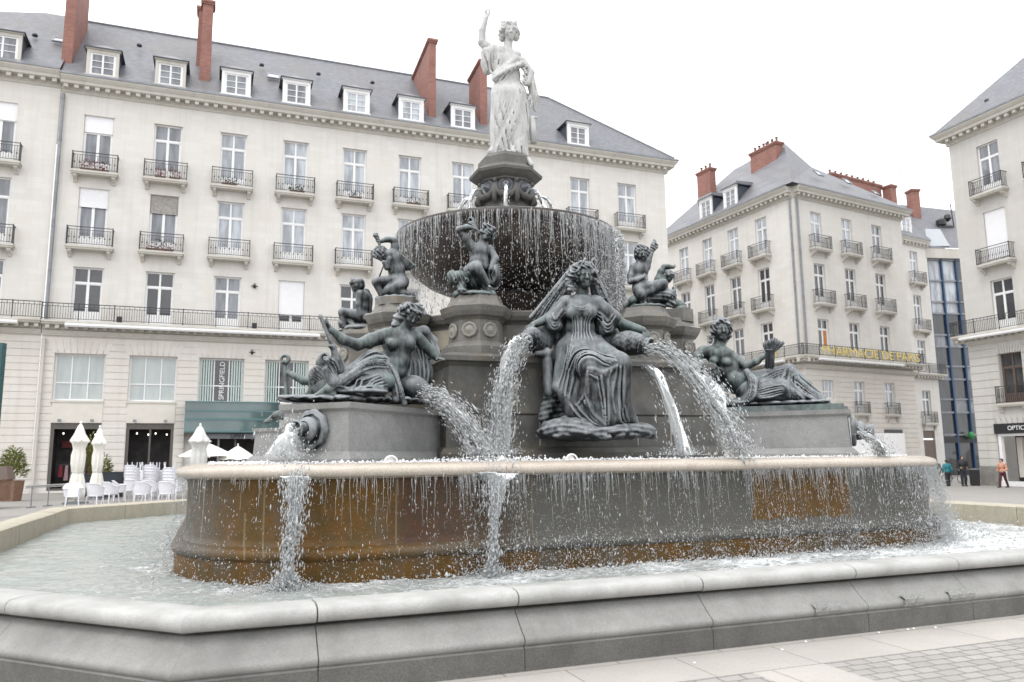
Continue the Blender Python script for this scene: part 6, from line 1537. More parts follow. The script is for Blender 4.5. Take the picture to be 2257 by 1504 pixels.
# ------------------------------------------------------------------ children riding sea creatures round the bowl
def child_common(Z, label, base): return statue('bronze_statue', label, 'statue', base)
def putto_front():
    Z = Px(720, 470, 5.185, 13.7); r = Z.r
    E = child_common(Z, 'bronze child blowing a shell, sitting on a fish in front of the bowl', Z(1700, 960))
    b = Sculpt(); hr = Sculpt(); hc = Z(1838, 240, -.02); head(b, hc, rotm((-.45, -.8, .25)), r(185), hr)
    b.cap(Z(1800, 300), Z(1775, 370), r(52), r(60), .04); b.ell(Z(1760, 440), (r(118), .13, r(100)), k=.06); b.ell(Z(1745, 545), (r(112), .14, r(90)), k=.06); b.ell(Z(1750, 620, .02), (r(118), .16, r(75)), k=.06)
    b.chain([Z(1670, 395), Z(1590, 290, -.03), Z(1515, 190, -.05)], [r(58), r(50), r(40)], .03); b.chain([Z(1515, 190, -.05), Z(1600, 165, -.1), Z(1675, 165, -.12)], [r(40), r(38), r(26)], .03); hand(b, Z(1672, 165, -.12), (1, 0, .35), (0, -.3, -1), r(80), curl=.7)
    b.chain([Z(1860, 410), Z(1925, 520, -.02), Z(1880, 640, -.1)], [r(52), r(44), r(32)], .03); hand(b, Z(1880, 640, -.1), (-.2, -.2, -1), (.7, -.7, 0), r(75), curl=.4)
    b.cap(Z(1720, 620, -.02), Z(1700, 625, -.22), r(75), r(72), .05); b.cap(Z(1710, 625, -.24), Z(1830, 800, -.18), r(70), r(42), .05); foot(b, Z(1835, 815, -.18), (.7, -.7, -.2), r(110))
    b.cap(Z(1650, 640, .02), Z(1560, 700, .0), r(72), r(58), .05)
    under(b.mesh('body', M['bronze'], .0125), E)
    for i in range(22): a = random.uniform(0, 6.28); q = random.uniform(.2, 1); hr.ell(hc + np.array([math.cos(a) * q * .13, -.02 - .06 * random.random(), .05 + math.sin(a) * q * .10 + .02]), (r(26),) * 3, k=.015)
    hr.disp = hair_disp(hc, 80, .010); under(hr.mesh('hair', M['bronze'], .0115), E)
    s = Sculpt(); s.chain([Z(1740, 225, -.15), Z(1700, 180, -.14), Z(1660, 120, -.1), Z(1650, 85, -.08)], [r(14), r(24), r(34), r(42)], .02); s.disp = lambda P: .006 * np.sin(P[:, 2] * 130 + P[:, 0] * 80); s.ell(Z(1640, 70, -.16), (r(24), .08, r(26)), k=.02, sg=-1); under(s.mesh('shell_horn', M['bronze'], .0115), E)
    f = Sculpt(); f.ell(Z(1530, 760, -.05), (r(110), .20, r(105)), k=.05); f.cap(Z(1440, 720, .05), Z(1660, 800, .05), r(72), r(90), .06); f.cap(Z(1545, 840, -.18), Z(1545, 890, -.28), r(55), r(42), .04); f.ell(Z(1545, 880, -.30), (r(64), .06, r(22)), k=.02); f.ell(Z(1545, 910, -.28), (r(52), .06, r(18)), k=.02)
    f.ell(Z(1420, 760, .08), (r(40), .12, r(95)), k=.04)
    for sx in (1475, 1600): f.ell(Z(sx, 770, -.2), (r(34), .05, r(36)), k=.015); f.ell(Z(sx, 770, -.24), (r(16), .03, r(17)), k=.006, sg=-1)
    f.ell(Z(1540, 650, -.05), (r(26), .12, r(45)), k=.03); f.chain([Z(1650, 700, .05), Z(1780, 760, .1), Z(1850, 880, .05)], [r(90), r(80), r(60)], .06)
    f.disp = cloth_disp((1, 0, .4), 40, .006); f.folds([Z(1500, 680, -.3), Z(1520, 830, -.3)], [Z(1590, 680, -.3), Z(1570, 830, -.3)], 4, r(7), .01)
    under(f.mesh('fish', M['bronze_green'], .0135), E)
    # spined shell leaning at the right
    w = Sculpt(); w.ell(Z(1915, 710, .0), (r(72), .16, r(150)), k=.03); w.ell(Z(1890, 710, -.14), (r(38), .08, r(100)), k=.03, sg=-1)
    for i in range(22): a = math.pi * (-.62 + 1.24 * i / 21); w.cap(Z(1915 + 70 * math.cos(a), 710 - 150 * math.sin(a), -.02), Z(1915 + 96 * math.cos(a), 710 - 172 * math.sin(a), -.03), r(9), r(6), .01)
    for i in range(8): a = math.pi * (-.3 + .6 * i / 7); w.cap(Z(1880, 710, -.1), Z(1880 + 55 * math.cos(a), 710 - 100 * math.sin(a), -.13), r(5), r(9), .008)
    under(w.mesh('scallop_shell', M['bronze'], .0125), E)
    q = Sculpt(); q.ell(Z(1690, 950), (r(250), .36, r(48)), k=.05); q.cap(Z(1480, 930, -.1), Z(1900, 930, -.1), r(42), r(46), .05); q.disp = lambda P: .008 * np.sin(P[:, 0] * 40 + 3 * np.sin(P[:, 1] * 20)); under(q.mesh('rock_base', M['bronze_green'], .016), E)
def putto_left():
    Z = Px(720, 470, 5.185, 14.35); r = Z.r
    E = child_common(Z, 'bronze kneeling child with head bowed, blowing a horn left of the bowl', Z(790, 1040))
    b = Sculpt(); hr = Sculpt(); hc = Z(608, 468, -.02); head(b, hc, rotm((-.75, -.35, -.7), (-.55, 0, .8)), r(178), hr)
    b.cap(Z(660, 470), Z(730, 480), r(55), r(66), .04); b.ell(Z(765, 520), (r(98), .14, r(110)), rot=None, k=.06); b.ell(Z(800, 660), (r(102), .15, r(120)), k=.07); b.ell(Z(835, 790, .02), (r(112), .17, r(100)), k=.07)
    b.chain([Z(775, 450), Z(780, 380), Z(772, 310, -.02)], [r(52), r(46), r(40)], .03); b.chain([Z(772, 308, -.02), Z(690, 300, -.04), Z(615, 325, -.05)], [r(40), r(34), r(25)], .03); hand(b, Z(612, 325, -.05), (-1, 0, .1), (0, -.5, -.8), r(75), curl=.8)
    b.chain([Z(720, 530, -.1), Z(690, 620, -.12), Z(650, 560, -.14)], [r(40), r(34), r(24)], .03)
    b.cap(Z(810, 780, -.05), Z(580, 780, -.08), r(72), r(58), .05); b.cap(Z(570, 790, -.08), Z(625, 930, -.08), r(56), r(36), .04); foot(b, Z(622, 945, -.08), (-.95, -.2, -.1), r(105))
    b.cap(Z(850, 820, -.1), Z(715, 885, -.16), r(80), r(66), .05); b.cap(Z(715, 900, -.14), Z(930, 925, -.1), r(58), r(42), .05); foot(b, Z(950, 930, -.08), (1, .1, -.1), r(100)); b.ell(Z(640, 830, .05), (r(48), .1, r(60)), k=.04)
    under(b.mesh('body', M['bronze'], .0125), E)
    for i in range(18): a = random.uniform(0, 6.28); q = random.uniform(.3, 1); hr.ell(hc + np.array([math.cos(a) * q * .12 - .01, -.03 - .05 * random.random(), math.sin(a) * q * .11]), (r(24),) * 3, k=.015)
    hr.disp = hair_disp(hc, 80, .010); under(hr.mesh('hair', M['bronze'], .0115), E)
    s = Sculpt(); s.chain([Z(610, 400, -.08), Z(600, 340, -.06), Z(575, 280, -.05), Z(560, 255, -.05)], [r(14), r(18), r(26), r(34)], .015); s.cap(Z(570, 270, -.05), Z(575, 222, -.05), r(20), r(5), .02); s.disp = lambda P: .005 * np.sin(P[:, 2] * 120); under(s.mesh('shell_horn', M['bronze'], .0115), E)
    t = MB(); t.tube([Z(665, 560, -.12), Z(600, 735, -.12)], r(9), 8); under(t.build('staff', M['bronze'], None, smooth=True), E)
    w = Sculpt(); w.cap(Z(830, 460, .08), Z(1005, 600, .12), r(20), r(12), .02)
    for t_ in np.linspace(0, 1, 6): w.cap(Z(845 + 20 * t_, 490 + 40 * t_, .10), Z(1000 - 60 * t_, 600 + 45 * t_, .12), r(16), r(16), .02)
    w.ell(Z(900, 590, .12), (r(62), .06, r(80)), k=.03); w.disp = cloth_disp((.6, 0, -.8), 60, .004); under(w.mesh('wing', M['bronze_green'], .0125), E)
    q = Sculpt(); q.ell(Z(800, 985, .02), (r(225), .32, r(42)), k=.04); q.ell(Z(930, 950, .05), (r(85), .2, r(70)), k=.05); q.cap(Z(565, 960, -.06), Z(700, 965, -.06), r(16), r(20), .02); q.disp = lambda P: .006 * np.sin(P[:, 0] * 40); under(q.mesh('rock_base', M['bronze'], .016), E)
    o = MB(); o.prism(ngon(.40, 8, *Z(800, 1020)[:2], R_(10)), 4.46, 4.60); under(o.build('plinth', M['granite_brown'], None), E)
def putto_far_left():
    Z = Px(720, 470, 5.185, 16.6); r = Z.r
    E = child_common(Z, 'bronze child sitting with his back turned at the far left of the upper tier', Z(370, 1300))
    b = Sculpt(); hr = Sculpt(); hc = Z(345, 825, -.02); head(b, hc, rotm((-.9, .1, .1)), r(165), hr)
    b.cap(Z(375, 880), Z(395, 920), r(45), r(52), .04); b.ell(Z(425, 975), (r(80), .14, r(95)), k=.06); b.ell(Z(430, 1080), (r(78), .14, r(95)), k=.06); b.ell(Z(410, 1180), (r(95), .17, r(75)), k=.06)
    b.chain([Z(380, 920, -.1), Z(365, 1040, -.14), Z(385, 1160, -.14)], [r(42), r(36), r(26)], .03); hand(b, Z(385, 1160, -.14), (0, 0, -1), (0, -1, 0), r(70), curl=.4)
    b.cap(Z(400, 1170, -.05), Z(185, 1130, -.05), r(64), r(50), .05); b.cap(Z(180, 1140, -.05), Z(200, 1290, -.02), r(48), r(32), .04); b.cap(Z(380, 1200, .05), Z(230, 1200, .1), r(60), r(50), .05); b.cap(Z(230, 1200, .1), Z(320, 1300, -.1), r(44), r(30), .04); foot(b, Z(205, 1310, -.02), (-.9, -.3, -.1), r(95)); foot(b, Z(310, 1310, -.1), (-.9, -.3, 0), r(95))
    under(b.mesh('body', M['bronze'], .0145), E)
    for i in range(18): a = random.uniform(0, 6.28); q = random.uniform(.3, 1); hr.ell(hc + np.array([math.cos(a) * q * .12, -.05 * random.random(), .03 + math.sin(a) * q * .10]), (r(26),) * 3, k=.015)
    hr.cap(Z(285, 780, 0), Z(275, 725, 0), r(16), r(6), .02); under(hr.mesh('hair', M['bronze'], .0135), E)
    w = Sculpt(); w.cap(Z(455, 900, .1), Z(500, 1150, .12), r(40), r(28), .03); w.ell(Z(490, 1010, .1), (r(40), .06, r(110)), k=.03); w.disp = cloth_disp((1, 0, 0), 60, .004); under(w.mesh('wing', M['bronze_green'], .0145), E)
    f = Sculpt(); f.ell(Z(470, 1200, -.05), (r(70), .14, r(60)), k=.04); f.chain([Z(430, 1230, 0), Z(490, 1290, 0), Z(535, 1270, 0)], [r(40), r(34), r(20)], .03); f.ell(Z(370, 1320, 0), (r(170), .3, r(50)), k=.04); f.ell(Z(190, 1260, .05), (r(60), .15, r(70)), k=.04); under(f.mesh('fish', M['bronze'], .016), E)
def putto_right():
    Z = Px(1340, 500, 5.373, 15.1); r = Z.r
    E = child_common(Z, 'bronze child with a tall shell riding a big-headed fish, right of the bowl', Z(480, 960))
    b = Sculpt(); hr = Sculpt(); hc = Z(395, 330, -.02); head(b, hc, rotm((.2, -.95, -.15)), r(200), hr)
    b.cap(Z(385, 400), Z(380, 450), r(50), r(58), .04); b.ell(Z(380, 520), (r(105), .15, r(100)), k=.06); b.ell(Z(380, 640), (r(100), .15, r(95)), k=.06); b.ell(Z(390, 730), (r(110), .17, r(80)), k=.06)
    b.chain([Z(300, 480), Z(270, 580, -.04), Z(265, 650, -.08)], [r(50), r(42), r(36)], .03); b.chain([Z(265, 650, -.08), Z(340, 630, -.14), Z(410, 600, -.16)], [r(34), r(30), r(24)], .03); hand(b, Z(410, 600, -.16), (.6, 0, .7), (0, -1, 0), r(70), curl=.6)
    b.chain([Z(460, 480), Z(480, 400, -.02), Z(520, 300, -.02)], [r(48), r(38), r(26)], .03); hand(b, Z(520, 300, -.02), (.3, 0, .9), (.5, -.6, 0), r(80), curl=.5)
    b.cap(Z(400, 740, -.05), Z(650, 670, -.12), r(72), r(58), .05); b.cap(Z(650, 690, -.12), Z(470, 790, -.14), r(58), r(40), .05); b.cap(Z(370, 760, -.1), Z(400, 800, -.2), r(80), r(60), .05); b.cap(Z(400, 790, -.2), Z(420, 890, -.16), r(48), r(38), .04); foot(b, Z(430, 895, -.18), (.3, -.9, 0), r(100))
    under(b.mesh('body', M['bronze'], .0135), E)
    for i in range(24): a = random.uniform(0, 6.28); q = random.uniform(.4, 1); hr.ell(hc + np.array([math.cos(a) * q * .14, -.04 * random.random(), .07 + math.sin(a) * q * .11]), (r(28),) * 3, k=.015)
    hr.disp = hair_disp(hc, 80, .010); under(hr.mesh('hair', M['bronze'], .0125), E)
    s = Sculpt(); s.cap(Z(500, 330, -.02), Z(548, 230, -.02), r(18), r(48), .02); s.cap(Z(548, 230, -.02), Z(548, 150, -.02), r(46), r(14), .02); s.ell(Z(575, 215, -.10), (r(20), .06, r(50)), k=.02, sg=-1); s.disp = lambda P: .007 * np.sin(P[:, 2] * 100 + P[:, 0] * 60); under(s.mesh('shell_horn', M['bronze'], .0125), E)
    f = Sculpt(); f.ell(Z(715, 830, -.05), (r(100), .20, r(95)), k=.05); f.cap(Z(600, 830, 0), Z(700, 830, 0), r(78), r(92), .05); f.cap(Z(480, 870, 0), Z(620, 840, 0), r(55), r(75), .05); f.cap(Z(740, 880, -.15), Z(790, 915, -.22), r(42), r(24), .03); f.cap(Z(720, 915, -.14), Z(780, 940, -.2), r(34), r(18), .02)
    f.ell(Z(745, 835, -.2), (r(30), .05, r(30)), k=.012); f.ell(Z(748, 835, -.25), (r(14), .03, r(14)), k=.006, sg=-1); f.ell(Z(780, 760, .05), (r(24), .14, r(60)), k=.03)
    f.chain([Z(480, 870, 0), Z(330, 860, .05), Z(210, 930, .05)], [r(50), r(56), r(44)], .05); f.disp = cloth_disp((.3, 0, 1), 34, .007); under(f.mesh('fish', M['bronze'], .0145), E)
    q = Sculpt(); q.ell(Z(470, 955, 0), (r(225), .30, r(38)), k=.04); q.ell(Z(300, 890, .05), (r(80), .2, r(70)), k=.04); q.disp = lambda P: .006 * np.sin(P[:, 0] * 40); under(q.mesh('rock_base', M['bronze_green'], .016), E)
def putto_far_right():
    Z = Px(1340, 500, 5.373, 16.3); r = Z.r
    E = child_common(Z, 'bronze child arching backward behind the fish rider, at the far right', Z(840, 1110))
    b = Sculpt(); hr = Sculpt(); hc = Z(722, 590, -.02); head(b, hc, rotm((.6, -.6, -.5)), r(150), hr)
    b.cap(Z(690, 630), Z(650, 640), r(42), r(52), .04); b.ell(Z(620, 650), (r(80), .13, r(85)), k=.05); b.ell(Z(640, 760, .05), (r(85), .14, r(100)), k=.06); b.ell(Z(680, 860, .05), (r(90), .15, r(90)), k=.06)
    b.chain([Z(600, 610), Z(630, 530), Z(665, 475)], [r(46), r(40), r(32)], .03); b.chain([Z(665, 475), Z(720, 475), Z(775, 480)], [r(34), r(30), r(22)], .03); hand(b, Z(775, 480, 0), (.5, 0, .9), (0, -1, 0), r(60), curl=.5)
    b.cap(Z(700, 880, 0), Z(860, 930, -.05), r(72), r(56), .05); b.cap(Z(860, 940, -.05), Z(840, 1060, -.05), r(52), r(34), .04)
    under(b.mesh('body', M['bronze_green'], .0145), E)
    for i in range(14): a = random.uniform(0, 6.28); q = random.uniform(.3, 1); hr.ell(hc + np.array([math.cos(a) * q * .10, -.03, .02 + math.sin(a) * q * .09]), (r(22),) * 3, k=.015)
    under(hr.mesh('hair', M['bronze'], .0135), E)
    f = Sculpt(); f.ell(Z(860, 1000, 0), (r(100), .2, r(85)), k=.05); f.cap(Z(900, 1060, -.05), Z(985, 1070, -.08), r(40), r(14), .03); f.cap(Z(880, 1090, -.05), Z(930, 1105, -.08), r(24), r(12), .02); f.ell(Z(900, 1010, -.18), (r(22), .04, r(22)), k=.01); f.ell(Z(780, 1060, .05), (r(110), .2, r(60)), k=.05)
    f.disp = cloth_disp((.3, 0, 1), 34, .006); under(f.mesh('fish', M['bronze_green'], .016), E)
    o = MB(); o.prism(ngon(.40, 8, *Z(800, 1100)[:2], R_(10)), 4.42, 4.68); under(o.build('plinth', M['granite_brown'], None), E)
for fn in (putto_front, putto_left, putto_far_left, putto_right, putto_far_right): fn()

# ------------------------------------------------------------------ reclining figure on the far-left block, mostly hidden
def reclining_back():
    Z = Px(560, 640, 3.957, 18.3); r = Z.r
    E = statue('bronze_statue', 'green bronze reclining figure half hidden behind the left block', 'statue', Z(300, 1180))
    b = Sculpt()
    b.cap(Z(330, 1080, -.3), Z(190, 1090, .3), r(70), r(34), .05); foot(b, Z(180, 1085, .35), (-.95, .1, -.2), r(160)); b.cap(Z(70, 1100, .3), Z(70, 1060, .3), r(12), r(8), .02)
    b.cap(Z(560, 800, -.7), Z(430, 790, -.6), r(44), r(36), .04); b.cap(Z(430, 790, -.6), Z(300, 720, -.5), r(36), r(26), .03); hand(b, Z(300, 720, -.5), (-.45, 0, .9), (-.6, -.6, 0), r(90), curl=.7)
    b.ell(Z(620, 860, -.7), (r(140), .3, r(150)), k=.08); b.ell(Z(560, 1000, -.6), (r(220), .3, r(120)), k=.1); b.cap(Z(450, 1000, -.5), Z(330, 1080, -.3), r(90), r(70), .06)
    b.cap(Z(640, 760, -.8), Z(600, 640, -.8), r(50), r(60), .05)
    under(b.mesh('body', M['bronze_green'], .02), E)
    o = Sculpt(); o.cap(Z(270, 640, -.5), Z(285, 920, -.5), r(14), r(20), .01); o.cap(Z(285, 740, -.5), Z(320, 920, -.5), r(10), r(10), .01)
    o.chain([Z(270 + 34 * math.cos(t), 600 - 30 * math.sin(t), -.5) for t in np.linspace(-2.0, 3.6, 10)], [r(20 - i) for i in range(10)], .015)
    under(o.mesh('hooked_staff', M['bronze_green'], .0165), E)
    w = Sculpt(); w.ell(Z(560, 760, -.9), (r(90), .08, r(110)), k=.04); w.disp = cloth_disp((.8, 0, .6), 60, .01); under(w.mesh('mantle', M['bronze'], .02), E)
reclining_back()

# ------------------------------------------------------------------ white marble woman on the summit
def marble_woman():
    Z = Px(1020, 0, 3.96, 16.75); r = Z.r
    E = statue('marble_statue', 'white marble crowned woman with one arm raised, standing on top of the fountain', 'statue', Z(405, 1400))
    b = Sculpt(); hr = Sculpt(); hc = Z(408, 285, -.02); head(b, hc, rotm((.22, -.9, -.12)), r(200), hr)
    b.cap(Z(400, 345), Z(392, 450), r(38), r(48), .03); b.cap(Z(275, 455), Z(470, 490), r(52), r(48), .06); b.ell(Z(385, 530), (r(115), .17, r(95)), k=.06)
    b.chain([Z(255, 450), Z(205, 410, -.02), Z(168, 375, -.03)], [r(50), r(46), r(38)], .03); b.chain([Z(168, 370, -.03), Z(170, 270, -.04), Z(202, 165, -.05)], [r(38), r(32), r(22)], .03)
    hand(b, Z(200, 168, -.05), (.32, 0, .95), (.5, .7, 0), r(110), curl=.75); b.cap(Z(235, 90, -.06), Z(240, 48, -.06), r(8), r(5), .01)
    b.chain([Z(515, 540), Z(590, 640, -.02), Z(560, 730, -.12)], [r(46), r(40), r(30)], .03); hand(b, Z(565, 720, -.12), (-.7, -.2, .1), (0, -.8, .4), r(85), curl=.7)
    under(b.mesh('body', M['marble'], .0155), E)
    for i in range(12): hr.ell(Z(335 + i * 12, 265 - 38 * math.sin(i * .29), -.12), (r(24),) * 3, k=.02)
    for s in ((335, 300), (478, 300), (340, 335), (465, 330)): hr.ell(Z(s[0], s[1], 0), (r(26), .1, r(34)), k=.03)
    hr.disp = hair_disp(hc, 60, .012); under(hr.mesh('hair', M['marble'], .0145), E)
    cr = Sculpt(); cr.chain([Z(405 + 56 * math.cos(a), 222, -.02 + .13 * math.sin(a)) for a in np.linspace(0, 6.283, 21)], r(17), .015)
    for a in np.linspace(0, 6.283, 8)[:-1]: cr.cap(Z(405 + 60 * math.cos(a + .4), 212, -.02 + .14 * math.sin(a + .4)), Z(405 + 64 * math.cos(a + .4), 190, -.02 + .15 * math.sin(a + .4)), r(15), r(13), .01)
    under(cr.mesh('crown', M['marble'], .0135), E)
    g = Sculpt(); g.ell(Z(395, 545), (r(128), .185, r(105)), k=.06); g.ell(Z(385, 660), (r(125), .18, r(110)), k=.07); g.ell(Z(395, 800), (r(150), .21, r(150)), k=.08)
    g.cap(Z(360, 850, -.02), Z(330, 1330, -.02), r(118), r(95), .1); g.cap(Z(450, 850, .0), Z(480, 1340, .0), r(118), r(98), .1); g.ell(Z(405, 1120), (r(165), .24, r(260)), k=.12)
    g.ell(Z(270, 1330, -.05), (r(60), .14, r(40)), k=.05); g.ell(Z(400, 1370, -.02), (r(185), .26, r(28)), k=.04)
    g.cap(Z(265, 450), Z(210, 560), r(66), r(55), .05); g.cap(Z(215, 470, -.02), Z(215, 620, -.02), r(62), r(40), .05); g.cap(Z(330, 470, 0), Z(310, 600, 0), r(70), r(60), .06)
    g.cap(Z(590, 680, 0), Z(625, 850, .02), r(40), r(42), .05); g.cap(Z(625, 850, .02), Z(625, 960, .02), r(40), r(14), .04)
    g.cap(Z(470, 520, -.14), Z(300, 660, -.14), r(34), r(38), .04); g.chain([Z(280, 690, -.14), Z(400, 610, -.2), Z(520, 560, -.14)], r(30), .03)
    random.seed(33); f = g.folds
    f([Z(160, 420, -.2), Z(165, 540, -.2), Z(200, 650, -.2)], [Z(340, 470, -.2), Z(330, 560, -.2), Z(270, 630, -.2)], 10, r(12), .009)
    f([Z(240, 680, -.3), Z(380, 600, -.3), Z(520, 540, -.3)], [Z(270, 740, -.3), Z(400, 650, -.3), Z(520, 590, -.3)], 5, r(11), .009)
    f([Z(500, 760, -.3), Z(430, 1020, -.3), Z(260, 1340, -.3)], [Z(540, 780, -.3), Z(500, 1020, -.3), Z(340, 1360, -.3)], 6, r(14), .009)
    f([Z(270, 860, -.3), Z(250, 1080, -.3), Z(240, 1280, -.3)], [Z(440, 840, -.3), Z(390, 1000, -.3), Z(250, 1250, -.3)], 7, r(8), .009)
    f([Z(400, 1250, -.3), Z(395, 1400, -.3)], [Z(570, 1180, -.3), Z(575, 1400, -.3)], 8, r(14), .009)
    f([Z(550, 770, -.2), Z(570, 950, -.2), Z(580, 1180, -.2)], [Z(600, 760, -.1), Z(600, 950, -.1), Z(590, 1180, -.1)], 4, r(12), .009)
    f([Z(600, 680, -.1), Z(620, 800, -.1), Z(620, 960, -.1)], [Z(645, 720, -.1), Z(655, 830, -.1), Z(640, 940, -.1)], 4, r(9), .009)
    g.disp = drape(25, .008, lean=.22, sway=.02)
    under(g.mesh('robe', M['marble'], .0155), E)
    s = Sculpt()
    for i in range(10): s.ell(Z(545 + 14 * math.sin(i * 2.2), 565 + i * 19, -.16), (r(17), .04, r(13)), k=.01)
    s.cap(Z(540, 560, -.14), Z(530, 760, -.14), r(8), r(8), .01); under(s.mesh('grape_cluster', M['marble'], .0135), E)
    s = MB(); s.tube([Z(600, 1020, .02), Z(620, 1250, .02)], r(30), 12); s.tube([Z(580, 1025, 0), Z(655, 1030, 0)], r(12), 8); under(s.build('support_pillar', M['marble'], None, smooth=True), E)
    q = Sculpt(); q.cap(Z(600, 1440, -.3), Z(570, 1400, -.2), r(22), r(30), .03); under(q.mesh('foot_edge', M['marble'], .0155), E)
marble_woman()

# ------------------------------------------------------------------ falling water
def wmat(name, base, rough, trans, alpha=None):
    m, nt, b = new_mat(name); k = NT(nt)
    b.inputs['Base Color'].default_value = (*base, 1); b.inputs['Roughness'].default_value = rough; b.inputs['Transmission Weight'].default_value = trans; b.inputs['IOR'].default_value = 1.33
    b.inputs['Specular IOR Level'].default_value = .6
    if alpha is not None: b.inputs['Alpha'].default_value = alpha
    return m
M['drops'] = wmat('bright water drops', (.78, .80, .81), .15, .5)
M['stream'] = wmat('clear falling water', (.88, .92, .93), .10, .72)
M['whitewater'] = wmat('white churned water', (.88, .89, .90), .3, .12)
M['film'] = wmat('thin water film', (.92, .93, .94), .12, .5, .45)
OCT = np.array([(1, 0, 0), (-1, 0, 0), (0, 1, 0), (0, -1, 0), (0, 0, 1), (0, 0, -1)], float)
OCF = np.array([(0, 2, 4), (2, 1, 4), (1, 3, 4), (3, 0, 4), (2, 0, 5), (1, 2, 5), (3, 1, 5), (0, 3, 5)])
class Drops:
    def __init__(s): s.c = []; s.r = []; s.d = []; s.e = []
    def add(s, C, r, vel=None, el=1.0):
        C = np.atleast_2d(C); n = len(C); s.c.append(C); s.r.append(np.broadcast_to(r, n).copy())
        s.d.append(np.tile(np.array([0, 0, -1.0]), (n, 1)) if vel is None else np.broadcast_to(vel, (n, 3)).copy()); s.e.append(np.broadcast_to(el, n).copy())
    def build(s, name, mat, parent=None):
        C = np.concatenate(s.c); r = np.concatenate(s.r); d = np.concatenate(s.d); e = np.concatenate(s.e); d = d / (np.linalg.norm(d, axis=1, keepdims=True) + 1e-9)
        a = np.where(np.abs(d[:, 2:3]) < .9, np.array([[0, 0, 1.0]]), np.array([[1.0, 0, 0]])); x = np.cross(d, a); x /= np.linalg.norm(x, axis=1, keepdims=True); y = np.cross(d, x)
        V = C[:, None] + r[:, None, None] * (OCT[None, :, 0:1] * x[:, None] + OCT[None, :, 1:2] * y[:, None] + OCT[None, :, 2:3] * d[:, None] * e[:, None, None])
        V *= 1.0; n = len(C); Fc = (OCF[None] + 6 * np.arange(n)[:, None, None]).reshape(-1, 3)
        me = bpy.data.meshes.new(name); me.vertices.add(6 * n); me.vertices.foreach_set('co', V.reshape(-1)); me.loops.add(len(Fc) * 3); me.loops.foreach_set('vertex_index', Fc.reshape(-1).astype(np.int32))
        me.polygons.add(len(Fc)); me.polygons.foreach_set('loop_start', np.arange(0, len(Fc) * 3, 3, dtype=np.int32)); me.polygons.foreach_set('loop_total', np.full(len(Fc), 3, np.int32)); me.polygons.foreach_set('use_smooth', np.ones(len(Fc), bool))
        me.materials.append(mat); me.update(calc_edges=True); o = link(name, me, parent); return o
def rough_tube(mb, pts, rad, amp, n=12, sub=5, seed=0, flat=1.0):
    rg = np.random.default_rng(seed); P = np.array(pts, float); m = (len(P) - 1) * sub + 1; t = np.linspace(0, len(P) - 1, m)
    def cr(t):
        i = np.clip(t.astype(int), 0, len(P) - 2); f = (t - i)[:, None]; p0 = P[np.clip(i - 1, 0, None)]; p1 = P[i]; p2 = P[i + 1]; p3 = P[np.clip(i + 2, None, len(P) - 1)]
        return .5 * (2 * p1 + (p2 - p0) * f + (2 * p0 - 5 * p1 + 4 * p2 - p3) * f * f + (3 * p1 - p0 - 3 * p2 + p3) * f ** 3)
    Q = cr(t); rr_ = np.interp(t, range(len(P)), rad); T = np.gradient(Q, axis=0); T /= np.linalg.norm(T, axis=1, keepdims=True)
    X = np.cross(T, [0.3, -1, .1]); X /= np.linalg.norm(X, axis=1, keepdims=True); Y = np.cross(X, T); ph = 2 * np.pi * np.arange(n) / n
    nz = rg.standard_normal((m, n)); 
    for _ in range(9): nz = (nz + np.vstack([nz[:1], nz[:-1]]) + np.vstack([nz[1:], nz[-1:]])) / 2.4
    nz = nz + .35 * rg.standard_normal((m, n)) * np.linspace(.3, 1.4, m)[:, None]
    R2 = rr_[:, None] * (1 + amp * nz + .12 * np.sin(t * 9)[:, None] * np.cos(3 * ph)[None])
    V = Q[:, None] + R2[..., None] * (np.cos(ph)[None, :, None] * X[:, None] + flat * np.sin(ph)[None, :, None] * Y[:, None])
    mb.add(V.reshape(-1, 3), [(i * n + k, i * n + (k + 1) % n, (i + 1) * n + (k + 1) % n, (i + 1) * n + k) for i in range(m - 1) for k in range(n)] + [tuple(range(n))[::-1], tuple(range((m - 1) * n, m * n))])
    return Q, rr_, T
